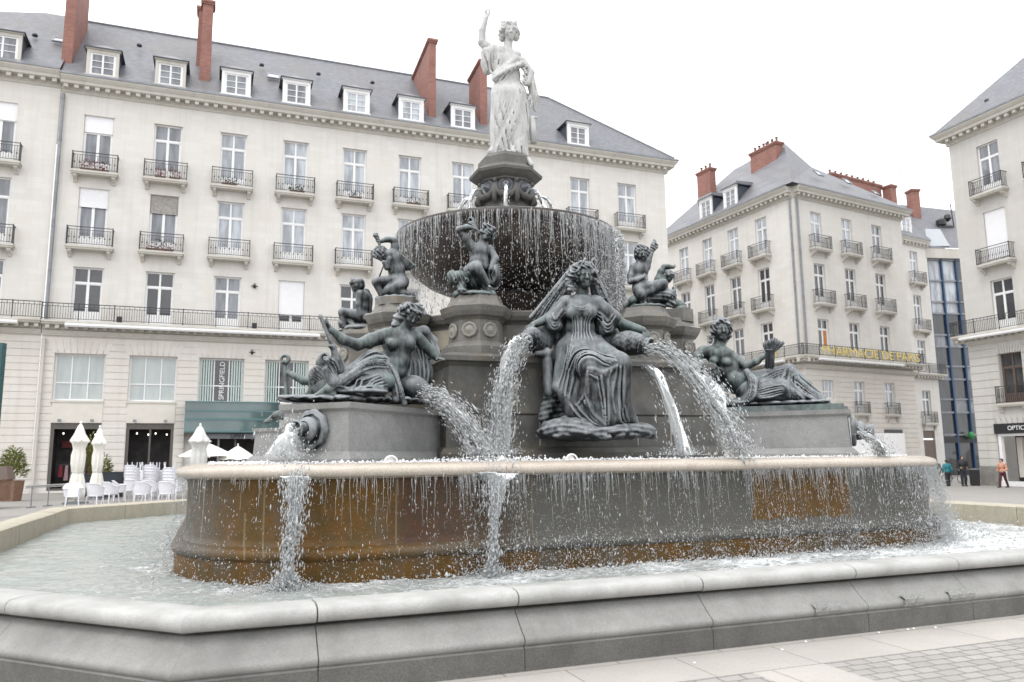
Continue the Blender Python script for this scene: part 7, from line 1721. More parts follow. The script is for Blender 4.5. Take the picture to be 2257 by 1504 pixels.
def jet(label, pts, rad, amp=.18, mat='stream', drops=300, spread=.5, dsz=.009, splash=0, seed=1, strands=0, group=None, cat='water jet', flat=1.0, name='water_jet'):
    pts = [np.array(p, float) for p in pts]; o0 = pts[0]; rg = np.random.default_rng(seed)
    e = tag(empty(name, tuple(o0)), label, cat, group); L = [p - o0 for p in pts]
    mb = MB(); Q, rr_, T = rough_tube(mb, L, rad, amp, seed=seed, flat=flat); mb.build('stream', M[mat], e, smooth=True)
    if strands:
        sm = MB()
        for i in range(strands):
            a = rg.integers(0, len(Q) // 2); b = min(len(Q) - 1, a + rg.integers(len(Q) // 5, len(Q) // 2)); off = rg.standard_normal(3) * np.array([1, .6, .6]); off /= np.linalg.norm(off); idx = np.arange(a, b, 3)
            if len(idx) < 3: continue
            w = np.linspace(.7, 1.5, len(idx))[:, None] * rr_[idx][:, None]; C = Q[idx] + off * w * spread * 2.2 + rg.standard_normal((len(idx), 3)) * .008
            sm.tube(C, [dsz * .9 * math.sin(math.pi * (j + .5) / len(idx)) + .002 for j in range(len(idx))], 5, False)
        if sm.v: tag(sm.build('strand', M['drops'], e, smooth=True), kind='stuff')
    drops = int(drops)
    if drops:
        D = Drops(); i = (rg.random(drops) ** .8 * (len(Q) - 1)).astype(int); off = rg.standard_normal((drops, 3)); f = i / len(Q)
        C = Q[i] + off * (rr_[i][:, None] * (1.0 + 2.2 * spread * f[:, None])); D.add(C, dsz * np.exp(rg.standard_normal(drops) * .45), T[i], 1.5 + 4 * rg.random(drops))
        if splash:
            n = splash; a = rg.random(n) * 6.28; q = np.abs(rg.standard_normal(n)) * rr_[-1] * 3.2; h = np.abs(rg.standard_normal(n)) * .09 * np.exp(-q * 1.5)
            D.add(Q[-1] + np.stack([q * np.cos(a), q * np.sin(a) * .8, h], 1), dsz * 1.1 * np.exp(rg.standard_normal(n) * .5))
        tag(D.build('spray', M['drops'], e), kind='stuff')
    return e
RIMZ = 1.60
jet('short clear jet curving from the round spout at the left block end', [at(655, 938, 10.45), at(643, 950, 10.35), at(634, 972, 10.25), at(628, 1008, 10.2)], [.05, .085, .12, .14], .22, 'stream', 380, .35, .0055, 260, 2, 6, flat=.45)
jet('white foaming jet from the urn of the left reclining woman', [at(938, 868, 11.7), at(968, 878, 11.6), at(1005, 910, 11.5), at(1040, 955, 11.4), at(1062, 1002, 11.3)], [.05, .06, .055, .05, .05], .45, 'stream', 3600, .62, .0058, 800, 3, 60, flat=.7)
jet('thick white jet falling left from the urn at the knee of the seated woman', [at(1156, 752, 12.5), at(1136, 775, 12.4), at(1118, 830, 12.2), at(1104, 900, 12.0), at(1092, 1002, 11.9)], [.055, .07, .07, .07, .075], .35, 'stream', 4400, .42, .0058, 1000, 4, 80, flat=.6)
jet('wide arching jet of broken water from the right urn of the seated woman', [at(1434, 768, 12.5), at(1478, 778, 12.3), at(1535, 826, 12.1), at(1580, 890, 11.9), at(1612, 950, 11.8), at(1632, 1000, 11.7)], [.045, .06, .065, .06, .05, .045], .45, 'stream', 3600, .85, .0058, 700, 5, 80, flat=.6)
jet('narrow smooth jet under the right arm of the seated woman', [at(1422, 808, 12.95), at(1446, 830, 12.6), at(1474, 890, 12.3), at(1494, 950, 12.1), at(1506, 1004, 12.0)], [.04, .08, .085, .085, .10], .16, 'stream', 420, .35, .006, 600, 6, 6, flat=.6)
jet('thin jet from the spout at the end of the right block', [at(1897, 954, 12.95), at(1915, 962, 12.85), at(1936, 980, 12.75), at(1950, 1001, 12.7)], [.035, .05, .06, .07], .3, 'stream', 420, .3, .006, 200, 7, 8)
for k in range(8):
    t = R_(-90 + 22.5 + 45 * k) + R_(2) + CA; c = fw(bx, by); dr = np.array([math.cos(t), math.sin(t), 0])
    P_ = lambda r_, z: c * np.array([1, 1, 0]) + dr * r_ + np.array([0, 0, z])
    jet('thin arching jets from the lead shields under the marble statue', [P_(.75, 7.40), P_(.90, 7.36), P_(1.05, 7.12), P_(1.16, 6.78), P_(1.21, 6.36)], [.016, .022, .024, .026, .03], .35, 'stream', 160, .5, .006, 0, 20 + k, 5, group='jets from the lead shields')
# the sheet that runs off the lip near the left spout
def overflow(label, px, w0, w1, seed, Y=None, dens=1500):
    V = np.array([-math.sin(CA), math.cos(CA), 0]); d = ray(px, 1040); o = fw(0, -HV - .19); t = ((o - np.array([0, 0, CAMZ])) @ V) / (d @ V); p = np.array([0, 0, CAMZ]) + d * t
    L = [p * [1, 1, 0] + np.array([0, .0, 1.46]), p * [1, 1, 0] + np.array([.0, -.03, 1.30]), p * [1, 1, 0] + np.array([0, -.10, .95]), p * [1, 1, 0] + np.array([-.02, -.17, .55]), p * [1, 1, 0] + np.array([-.03, -.22, .2])]
    return jet(label, L, [w0, w0 * .7, w1, w1 * .8, w1 * 1.2], .22, 'stream', dens * 1.4, .42, .005, 1500, seed, 22, flat=.25, name='overflow', cat='water fall')
overflow('tall column of water spilling over the basin lip below the left spout', 655, .11, .045, 41)
overflow('ragged water fall spilling over the lip between the left block and the seated woman', 1090, .17, .028, 42, dens=1300)

def rim_fall():
    """water running off the whole lip of the lower basin: streaks that break into drops"""
    rg = np.random.default_rng(12); P = np.array(DP); Q = np.roll(P, -1, 0); T = Q - P; L = np.linalg.norm(T, axis=1); T /= L[:, None]; N = np.stack([T[:, 1], -T[:, 0]], 1); cum = np.r_[0, np.cumsum(L)]
    def sample(n, dens):
        s = rg.random(n * 3) * cum[-1]; i = np.searchsorted(cum, s) - 1; i = np.clip(i, 0, len(P) - 1); f = (s - cum[i])
        X = P[i] + T[i] * f[:, None]; keep = (rg.random(len(s)) < dens(X)) & (X[:, 1] < 3.5)
        return X[keep][:n], N[i][keep][:n]
    def dens(X):
        u, v = X[:, 0], X[:, 1]; d = np.full(len(u), .13)
        d = np.where(v < -HV + 1.2, .14 + .35 * np.exp(-((u + 2.6) / .75) ** 2) + .50 * np.exp(-((u - 2.6) / .85) ** 2) + .20 * (u > -3.2), d)
        d = np.where(u > 3.9, .8 + .2 * (u > 5), d); d = np.where(u < -5.6, .10, d); return np.clip(d * (.55 + .9 * (np.sin(u * 7.3) * np.sin(u * 3.1 + 1) > -.1)), 0, 1)
    sm = MB(); X, Nn = sample(3600, dens)
    for x, n in zip(X, Nn):
        ln = rg.choice([.06, .12, .22, .40, .6], p=[.34, .30, .20, .11, .05]) * rg.uniform(.7, 1.3); m = max(4, int(ln / .05)); z = 1.47 - rg.random() * .06; k0 = rg.uniform(.10, .155); zz = np.linspace(0, ln, m)
        dx = np.cumsum(rg.standard_normal(m)) * .0045 + rg.uniform(-.05, .12) * zz * (1 if x[0] > 1 else .3); t_ = np.array([-n[1], n[0]])
        sm.tube(np.stack([x[0] + n[0] * (k0 + zz * .05) + t_[0] * dx, x[1] + n[1] * (k0 + zz * .05) + t_[1] * dx, z - zz], 1), [rg.uniform(.0014, .0038) * rg.uniform(.6, 1.3) * (1 - .7 * j / m) for j in range(m)], 4, False)
    o = sm.build('falling_water', M['drops'], None, smooth=True, loc=(CX, CY, 0), rz=CA); tag(o, 'threads of water running off the lip of the lower basin', 'falling water', kind='stuff')
    D = Drops(); X, Nn = sample(34000, dens); n = len(X); h = rg.random(n) ** .85 * 1.25
    out = .10 + .10 * rg.random(n) + h * .09 + np.abs(rg.standard_normal(n)) * .02; zz = 1.47 - h
    D.add(np.stack([X[:, 0] + Nn[:, 0] * out + rg.standard_normal(n) * .01, X[:, 1] + Nn[:, 1] * out, zz], 1), .0028 * np.exp(rg.standard_normal(n) * .45), None, 1 + 6 * rg.random(n) ** 2)
    # splashes off the lower moulding
    X, Nn = sample(15000, lambda X: np.clip(dens(X) * 1.0 + .15 * (X[:, 0] > -3), 0, 1)); n = len(X); out = .16 + np.abs(rg.standard_normal(n)) * .11
    D.add(np.stack([X[:, 0] + Nn[:, 0] * out, X[:, 1] + Nn[:, 1] * out, .22 + rg.random(n) * .42], 1), .0042 * np.exp(rg.standard_normal(n) * .5), rg.standard_normal((n, 3)) * [.6, .6, 1], 1 + 2 * rg.random(n))
    # wind-blown spray at the right-hand corner
    X, Nn = sample(26000, lambda X: np.clip((X[:, 0] - 3.6) / 2.2, 0, 1) * (X[:, 1] < 2.5)); n = len(X); h = rg.random(n); out = .1 + h * .16 + np.abs(rg.standard_normal(n)) * (.03 + .12 * h)
    D.add(np.stack([X[:, 0] + Nn[:, 0] * out, X[:, 1] + Nn[:, 1] * out, 1.5 - h * 1.28], 1), .0050 * np.exp(rg.standard_normal(n) * .5), None, 1 + 1.5 * rg.random(n))
    X, Nn = sample(7000, lambda X: np.clip((X[:, 0] - 4.2) / 1.8, 0, 1) * (X[:, 1] < 2.5)); n = len(X); out = .2 + np.abs(rg.standard_normal(n)) * .55
    D.add(np.stack([X[:, 0] + Nn[:, 0] * out, X[:, 1] + Nn[:, 1] * out, .2 + np.abs(rg.standard_normal(n)) * .28 * np.exp(-out * .8)], 1), .009 * np.exp(rg.standard_normal(n) * .5))
    # churned froth along the foot
    X, Nn = sample(6000, lambda X: np.clip(.25 + .08 * (X[:, 0] + 4) + .9 * np.exp(-((X[:, 0] + 4.95) / .35) ** 2) + .4 * np.exp(-((X[:, 0] + 2.4) / .6) ** 2), 0, 1)); n = len(X); out = .16 + np.abs(rg.standard_normal(n)) * .22
    D.add(np.stack([X[:, 0] + Nn[:, 0] * out, X[:, 1] + Nn[:, 1] * out, .20 + np.abs(rg.standard_normal(n)) * .035], 1), .009 * np.exp(rg.standard_normal(n) * .5))
    o = D.build('water_drops', M['drops']); o.location = (CX, CY, 0); o.rotation_euler = (0, 0, CA); tag(o, 'fine drops and splashes falling past the stained wall of the lower basin', 'water drops', kind='stuff')
    # froth floating in the upper basin just behind the lip
    D = Drops(); X, Nn = sample(7000, lambda X: np.clip(.5 + .5 * np.exp(-((X[:, 0] + 2.6) / 1.0) ** 2), 0, 1)); n = len(X); ins = .25 + rg.random(n) * 1.0
    bump_ = .014 + .035 * np.exp(-((X[:, 0] + 2.3) / .7) ** 2)
    D.add(np.stack([X[:, 0] - Nn[:, 0] * ins, X[:, 1] - Nn[:, 1] * ins, 1.60 + np.abs(rg.standard_normal(n)) * bump_], 1), .008 * np.exp(rg.standard_normal(n) * .5))
    o = D.build('froth', M['whitewater']); o.location = (CX, CY, 0); o.rotation_euler = (0, 0, CA); tag(o, 'white froth lying on the water behind the lip of the lower basin', 'froth', kind='stuff')
rim_fall()
def bowl_fall():
    rg = np.random.default_rng(9); c = fw(bx, by); sm = MB()
    ZT = 6.34
    def wt(a): return .34 + .66 * np.clip(np.cos(a - R_(-8)) * 1.35 - .35, 0, 1)
    a = rg.random(2600) * 6.283; a = a[rg.random(len(a)) < wt(a) * 1.0][:1100]
    a = a + .015 * np.sin(a * 60)
    for q in a:
        ln = rg.choice([.15, .3, .55, .9, 1.3], p=[.22, .28, .25, .15, .10]) * rg.uniform(.7, 1.2); m = max(4, int(ln / .07)); zz = np.linspace(0, ln, m); r_ = 2.465 + rg.random() * .03; w = np.cumsum(rg.standard_normal(m)) * .003
        sm.tube(np.stack([c[0] + (r_ + .02 * zz) * np.cos(q + w), c[1] + (r_ + .02 * zz) * np.sin(q + w), ZT - zz], 1), [rg.uniform(.0022, .006) * rg.uniform(.5, 1.4) * (1 - .6 * j / m) for j in range(m)], 4, False)
    o = sm.build('falling_water', M['drops'], None, smooth=True); tag(o, 'threads of water hanging from the rim of the raised dark bowl', 'falling water', kind='stuff')
    D = Drops(); n = 70000; a = rg.random(n) * 6.283; a = a[rg.random(n) < wt(a)]; n = len(a); h = rg.random(n) ** .9 * 2.75; r_ = 2.47 + h * .03 + rg.standard_normal(n) * (.012 + .03 * h)
    kp = (rg.random(n) < np.where(h > .55, .28 + .72 * (np.cos(a - R_(-8)) > .72), 1.0)) | (np.sin(a) < -.25) & (np.abs(np.cos(a)) < .8) & (rg.random(n) < .8); a, h, r_ = a[kp], h[kp], r_[kp]; n = len(a)
    a = np.round(a * 60) / 60 * .7 + a * .3
    D.add(np.stack([c[0] + r_ * np.cos(a), c[1] + r_ * np.sin(a), ZT - .05 - h], 1), .0046 * np.exp(rg.standard_normal(n) * .45), None, 1 + 4.5 * rg.random(n) ** 2)
    n = 14000; a = rg.normal(R_(2), .42, n); h = rg.random(n) * 2.6; r_ = 2.50 + rg.standard_normal(n) * .05
    D.add(np.stack([c[0] + r_ * np.cos(a), c[1] + r_ * np.sin(a), ZT - h], 1), .009 * np.exp(rg.standard_normal(n) * .45), None, 1 + 2 * rg.random(n))
    o = D.build('water_drops', M['drops']); tag(o, 'curtain of drops raining from the raised bowl, densest at its right side', 'water drops', kind='stuff')
    # sheet clinging together on the windward side
    fm = MB(); n = 70
    for i in range(n):
        q = R_(-26 + 62 * i / n); w = R_(62 / n) * rg.uniform(.4, .95); m = 22; zz = np.linspace(0, rg.uniform(1.6, 2.7), m); r_ = 2.475 + .01 * rg.standard_normal(m) + .02 * zz
        wv = w * (1 - .4 * zz / 2.7) * (.7 + .3 * rg.random(m)); q2 = q + .006 * rg.standard_normal(m)
        vs = []
        for j in range(m): vs += [(c[0] + r_[j] * math.cos(q2[j] - wv[j] / 2), c[1] + r_[j] * math.sin(q2[j] - wv[j] / 2), ZT - zz[j]), (c[0] + (r_[j] + .02) * math.cos(q2[j]), c[1] + (r_[j] + .02) * math.sin(q2[j]), ZT - zz[j]), (c[0] + r_[j] * math.cos(q2[j] + wv[j] / 2), c[1] + r_[j] * math.sin(q2[j] + wv[j] / 2), ZT - zz[j])]
        fm.add(vs, [(j * 3 + k, j * 3 + k + 1, j * 3 + k + 4, j * 3 + k + 3) for j in range(m - 1) for k in (0, 1)])
    tag(fm.build('water_sheet', M['film'], None, smooth=True), 'white sheet of water on the right side of the raised bowl', 'falling water', kind='stuff')
bowl_fall()

# ------------------------------------------------------------------ café terrace
M['chairwhite'] = simple('white moulded chair', (.74, .74, .78), .45, var=.06, scale=10)
M['canvas'] = simple('off white canvas', (.76, .74, .68), .85, var=.07, scale=5)
M['canvas_grey'] = simple('greyed canvas', (.60, .60, .58), .85, var=.1, scale=5)
M['brown'] = simple('brown planter board', (.20, .115, .075), .7, var=.2)
M['leaf'] = simple('yellow green leaves', (.17, .19, .045), .6, var=.5, scale=20)
M['steel'] = simple('brushed steel', (.5, .5, .5), .35, .7, var=.1)
M['tealpaint'] = simple('dark teal enamel', (.02, .075, .08), .35, var=.15)
M['navy'] = simple('dark navy planter', (.02, .028, .04), .5)
def chair_mesh():
    a = MB(); n = 17; vs = []; th = np.linspace(R_(-55), R_(235), n)            # shell from one arm round the back to the other
    pr = [(.27, .40), (.29, .52), (.31, .64), (.33, .70)]
    for j, (r_, z) in enumerate(pr):
        for t in th:
            s = math.sin(t); hgt = z if s < .2 else z + (z - .40) * .55 * min(1, (s - .2) / .6); vs.append((r_ * math.cos(t) * 1.02, r_ * s * .95, hgt))
    for j, (r_, z) in enumerate(pr[::-1]):
        for t in th:
            s = math.sin(t); hgt = z if s < .2 else z + (z - .40) * .55 * min(1, (s - .2) / .6); vs.append(((r_ - .03) * math.cos(t) * 1.02, (r_ - .03) * s * .95, hgt + (.012 if j == 0 else 0)))
    m = len(pr) * 2; a.add(vs, [(j * n + k, j * n + k + 1, (j + 1) * n + k + 1, (j + 1) * n + k) for j in range(m - 1) for k in range(n - 1)] + [tuple(j * n for j in range(m)), tuple(j * n + n - 1 for j in range(m))[::-1]])
    a.tube([(.325 * math.cos(t) * 1.02, .315 * math.sin(t) * .98, .705 + (.165 * min(1, max(0, (math.sin(t) - .2) / .6)))) for t in th], .022, 8)
    st = MB(); st.lathe([(0, .36), (.24, .37), (.27, .40), (.26, .43), (.20, .435), (0, .42)], 20)
    lg = MB(); lg.tube([(0, 0, .40), (.015, .015, .2), (.04, .04, 0)], [.028, .022, .017], 8)
    return a.mesh('shell', M['chairwhite'], True, 50), st.mesh('seat', M['chairwhite'], True, 50), lg.mesh('leg', M['chairwhite'], True, 50)
CH = chair_mesh()
def chair(loc, rz, label, group=None, tilt=0):
    e = tag(empty('chair', tuple(loc), rz), label, 'chair', group); link('backrest', CH[0], e); link('seat', CH[1], e)
    for sx, sy, r_ in ((1, 1, 0), (-1, 1, 90), (-1, -1, 180), (1, -1, 270)): link('leg', CH[2], e, loc=(sx * .19, sy * .19, 0), rz=R_(r_))
    if tilt: e.rotation_euler[1] = tilt
    return e
g0 = 'white chairs of the cafe terrace'
for (px, py, rz, lab) in ((158, 1119, 30, 'white tub chair at the left end of the front row, leaning outward'), (208, 1117, 175, 'white tub chair seen from behind, right in front of the tall closed parasol'), (243, 1112, 150, 'white tub chair behind the gap between the first two front chairs'), (262, 1106, 120, 'white tub chair standing left of the tall chair stacks'),
        (312, 1113, 185, 'white tub chair seen from behind, below the first chair stack'), (366, 1112, 178, 'white tub chair seen from behind, beside the left end of the basin'), (330, 1105, 170, 'white tub chair in the second row under the middle stack'), (385, 1104, 165, 'white tub chair in the second row, half behind the basin')):
    chair(onground(px, py), R_(rz), lab, g0)
k = 0
for (px, py, n, nm) in ((289, 1101, 6, 'left stack'), (331, 1099, 6, 'middle stack'), (372, 1101, 5, 'right stack')):
    p = onground(px, py)
    for i in range(n):
        word = ['bottom', 'second', 'third', 'fourth', 'fifth', 'sixth'][i] if i < n - 1 else 'topmost'
        chair(p + np.array([random.uniform(-.02, .02), random.uniform(-.02, .02), .125 * i]), R_(178 + random.uniform(-6, 6)), f'{word} white tub chair in the {nm} on the terrace', 'white chairs stacked in columns')
for (px, py, rz, lab) in ((300, 1096, 10, 'white tub chair behind the left stack'), (350, 1095, -12, 'white tub chair behind the middle stack')):
    p = onground(px, py); 
    for i in range(1): chair(p, R_(rz), lab, g0)
# upturned chairs lying on the tables: legs in the air
tb = onground(345, 1096)
for i in range(4):
    q = at(296 + i * 26, 1036, 36.5); e = chair(q + np.array([0, 0, .35]), R_(40 * i), ['first', 'second', 'third', 'fourth'][i] + ' upturned white chair, legs in the air behind the stacks, from the left', 'upturned white chairs'); e.rotation_euler = (math.pi, 0, R_(40 * i))

def closed_parasol(loc, h, label, mat='canvas', rb=.30, seed=0):
    e = tag(empty('closed_parasol', tuple(loc)), label, 'parasol', 'closed parasols'); rg = random.Random(seed); n = 40
    prof = [(.02, 1.0), (.10, .96), (.20, .87), (.31, .785), (.335, .775), (.26, .75), (.20, .68), (.24, .60), (.235, .5), (.20, .40), (.17, .385), (.20, .36), (.27, .25), (.30, .14), (.29, .06), (.22, .055)]
    vs = []; ph = rg.random() * 6
    for j, (r_, z) in enumerate(prof):
        for i in range(n):
            t = 2 * math.pi * i / n; q = r_ * (rb / .30) * (1 + (.13 if j > 2 else .05) * math.cos(8 * t + ph + .25 * j) + .05 * math.cos(3 * t + j)); vs.append((q * math.cos(t), q * math.sin(t), z * h + (.03 * math.cos(8 * t + ph) if j in (3, 4) else 0)))
    mb = MB(); mb.add(vs, [(j * n + i, j * n + (i + 1) % n, (j + 1) * n + (i + 1) % n, (j + 1) * n + i) for j in range(len(prof) - 1) for i in range(n)]); mb.build('canopy', M[mat], e, smooth=True)
    st = MB(); st.lathe([(.19, .378 * h), (.20, .39 * h), (.19, .402 * h)], 20); st.build('tie_strap', M['canvas_grey'], e)
    p = MB(); p.tube([(0, 0, 0), (0, 0, h * 1.0)], .03, 8); p.lathe([(.05, 0), (.05, .06), (0, .1)], 10, (0, 0, h * 1.0)); p.build('pole', M['white'], e)
    bs = MB(); bs.box(-.35, .35, -.35, .35, 0, .08); bs.build('foot_plate', M['zinc'], e); return e
p = onground(166, 1111); closed_parasol(p, 1.65 + (1019 - 934) / 1720 * p[1], 'taller closed white parasol, left one of the pair before the shop', seed=1)
p = onground(210, 1102); closed_parasol(p, 1.65 + (1018 - 942) / 1720 * p[1], 'shorter closed white parasol, right one of the pair before the shop', seed=2, rb=.27)
p = onground(434, 1100); closed_parasol(p, 1.65 + (1016 - 938) / 1720 * p[1], 'closed grey white parasol just left of the fountain, above the basin lip', 'canvas_grey', .40, seed=3)
def open_parasol(loc, h, R, label):
    e = tag(empty('open_parasol', tuple(loc)), label, 'parasol', 'half open parasols'); n = 8; mb = MB(); vs = [(0, 0, h)]; m = 6
    for j in range(1, m + 1):
        f = j / m
        for i in range(n * 6):
            t = 2 * math.pi * i / (n * 6); c = abs(math.cos(4 * t)); r_ = R * f * (.93 + .07 * c); vs.append((r_ * math.cos(t), r_ * math.sin(t), h - .62 * f ** 1.1 - .05 * f * (1 - c)))
    N = n * 6; fs = [(0, 1 + i, 1 + (i + 1) % N) for i in range(N)] + [(1 + (j - 1) * N + i, 1 + j * N + i, 1 + j * N + (i + 1) % N, 1 + (j - 1) * N + (i + 1) % N) for j in range(1, m) for i in range(N)]
    mb.add(vs, fs); mb.build('canopy', M['canvas'], e, smooth=True); p = MB(); p.tube([(0, 0, 0), (0, 0, h + .1)], .03, 8); p.build('pole', M['white'], e)
p = onground(452, 1096); open_parasol(p, 2.5, 1.35, 'low white parasol half open behind the grey closed one'); p = onground(520, 1095); open_parasol(p, 2.35, .95, 'small white parasol tip at the left end of the stone blocks')

def bush(loc, label, r_, h, n, name='potted_plant', pot='terracotta', stem=.3, wid=.9, potmat='brown', seed=1, leafL=.22, arch=True):
    e = tag(empty(name, tuple(loc)), label, 'plant'); rg = np.random.default_rng(seed); mb = MB()
    for i in range(n):
        a = rg.random() * 6.283; el = rg.uniform(.2, 1.4); L = leafL * rg.uniform(.6, 1.4); q = r_ * rg.random() ** .5; c = np.array([q * math.cos(a) * wid, q * math.sin(a) * wid, stem + (h - stem) * (1 - (q / r_) ** 2 * .6) * rg.random() ** .6])
        d = np.array([math.cos(a) * math.cos(el), math.sin(a) * math.cos(el), math.sin(el)]); s = np.cross(d, [0, 0, 1]); s /= np.linalg.norm(s) + 1e-6; w = L * .13
        mb.add([c, c + d * L * .5 + s * w, c + d * L + np.array([0, 0, -.25 * L]), c + d * L * .5 - s * w], [(0, 1, 2, 3)])
    tag(mb.build('foliage', M['leaf'], e), kind='stuff')
    s = MB()
    for i in range(6): a = i; s.tube([(0, 0, stem * .5), (.1 * math.cos(a), .1 * math.sin(a), h * .5), (r_ * .6 * math.cos(a), r_ * .6 * math.sin(a), h * .85)], [.02, .014, .006], 5)
    s.build('stem', M['brown'], e); p = MB(); p.prism([(-.3, -.3), (.3, -.3), (.3, .3), (-.3, .3)], 0, stem, [(-.36, -.36), (.36, -.36), (.36, .36), (-.36, .36)]); p.build('planter', M[potmat], e)
p = onground(8, 1118); bush(at(26, 1060, 35) * [1, 1, 0], 'wispy yellow green plant behind the brown box at the left edge', .55, 2.4, 900, stem=.9, seed=4)
bush(at(196, 1060, 38.5) * [1, 1, 0], 'tall olive plant between the two closed parasols', .42, 3.0, 700, stem=1.1, seed=5, potmat='navy'); bush(at(222, 1060, 38.0) * [1, 1, 0], 'small yellow green plant just right of the closed parasols', .45, 2.1, 500, stem=.8, seed=6, potmat='navy')
p = at(246, 1060, 37.5); e = tag(empty('planter_box', (p[0], p[1], 0)), 'dark rectangular planter box right of the closed parasols', 'planter'); MB().prism([(-.42, -.3), (.42, -.3), (.42, .3), (-.42, .3)], .02, 1.15, [(-.5, -.34), (.5, -.34), (.5, .34), (-.5, .34)]).build('box', M['navy'], e); mb = MB(); mb.box(-.5, .5, -.36, .36, 1.15, 1.2); mb.build('rim', M['black'], e)
# brown box with the round black hose reel, at the left edge
p = onground(-22, 1122); e = tag(empty('brown_cabinet', tuple(p)), 'brown terrace cabinet with a round black disc at the left edge', 'cabinet')
mb = MB(); mb.prism([(-.9, -.35), (.42, -.35), (.42, .45), (-.9, .45)], .30, 1.02); mb.prism([(-.9, -.38), (.46, -.38), (.46, .48), (-.9, .48)], 1.02, 1.06); mb.build('cabinet_body', M['brown'], e)
mb = MB(); mb.prism([(-.9, .1), (.50, .1), (.50, .55), (-.9, .55)], 1.065, 1.55, [(-.9, .2), (.34, .2), (.34, .55), (-.9, .55)]); mb.build('cushion_box', M['doorbrown'], e)
mb = MB(); n = 24; pr = [(.17, 0), (.17, -.05), (.10, -.05), (.09, -.02), (0, -.02)]; mb.add([(r_ * math.cos(2 * math.pi * i / n), -.355 + d, .72 + r_ * math.sin(2 * math.pi * i / n)) for r_, d in pr for i in range(n)], [(i * n + j, i * n + (j + 1) % n, (i + 1) * n + (j + 1) % n, (i + 1) * n + j) for i in range(len(pr) - 1) for j in range(n)]); mb.build('disc', M['black'], e)
mb = MB(); mb.tube([(0, -.45, 0), (0, -.45, .62), (0, -.42, .68)], .045, 8); mb.box(-.25, .25, -.6, -.3, 0, .03); mb.build('leg', M['white_worn'], e)
for x in (.36,): MB().tube([(x, -.3, 0), (x, -.3, .3)], .03, 6).build('leg', M['zinc'], e)
# low barrier rail
a, b = onground(52, 1121), onground(150, 1112); d = (b - a); L = np.linalg.norm(d[:2]); e = tag(empty('barrier', tuple(a), math.atan2(d[1], d[0])), 'low metal barrier rail left of the white chairs', 'barrier')
mb = MB(); mb.tube([(0, 0, .80), (L, 0, .80)], .03, 8); mb.tube([(0, 0, .74), (L, 0, .74)], .02, 8); mb.build('rail', M['steel'], e)
for q in (.15, .52, .98): m2_ = MB(); m2_.tube([(L * q, 0, 0), (L * q, 0, .8)], .022, 8); m2_.tube([(L * q - .25, 0, .02), (L * q + .25, 0, .02)], .02, 6); m2_.build('post', M['zinc'], e)
# teal-framed sign column cut by the left edge
p = at(-20, 1000, 24.0) * [1, 1, 0]; e = tag(empty('sign_column', tuple(p)), 'tall dark teal sign column cut off by the left edge of the picture', 'sign')
mb = MB(); mb.box(-.45, .14, -.1, .1, 0, 5.35); mb.build('column', M['tealpaint'], e); MB().box(-.36, .03, -.13, -.101, 1.6, 5.15).build('panel', M['canvas_grey'], e)
# white hoarding at the foot of the pharmacy
p = at(1938, 1000, 50.0); a = at(1868, 1000, 49)[:2]; b = at(1997, 1000, 52)[:2]; d = b - a; L = np.linalg.norm(d); e = tag(empty('hoarding', (a[0], a[1], -.3), math.atan2(d[1], d[0])), 'white site hoarding in front of the pharmacy ground floor', 'fence')
for x0, x1 in ((0, L * .48), (L * .51, L)): MB().box(x0, x1, 0, .06, .0, 3.25).build('panel', M['white'], e)
mb = MB(); 
for x in (-.05, L * .48, L): mb.box(x, x + .08, .07, .15, 0, 3.1)
mb.build('post', M['zinc'], e)
# paper litter and crumbs at the foot of the pool wall
M['crumb'] = simple('white crumbs', (.75, .73, .7), .7)
for i, (px, py) in enumerate(((1937, 1396), (2001, 1389), (2014, 1387), (2062, 1385), (1724, 1434), (1776, 1416), (1531, 1463))):
    p = atg = onground(px, py); s = Sculpt(); 
    mb = MB(); mb.lathe([(0, 0), (.014, .002), (.012, .010), (0, .014)], 7); o = mb.build('crumb', M['crumb'], None, smooth=True, loc=tuple(p)); tag(o, 'tiny white crumb on the paving near the pool wall', 'litter', 'white crumbs on the paving')

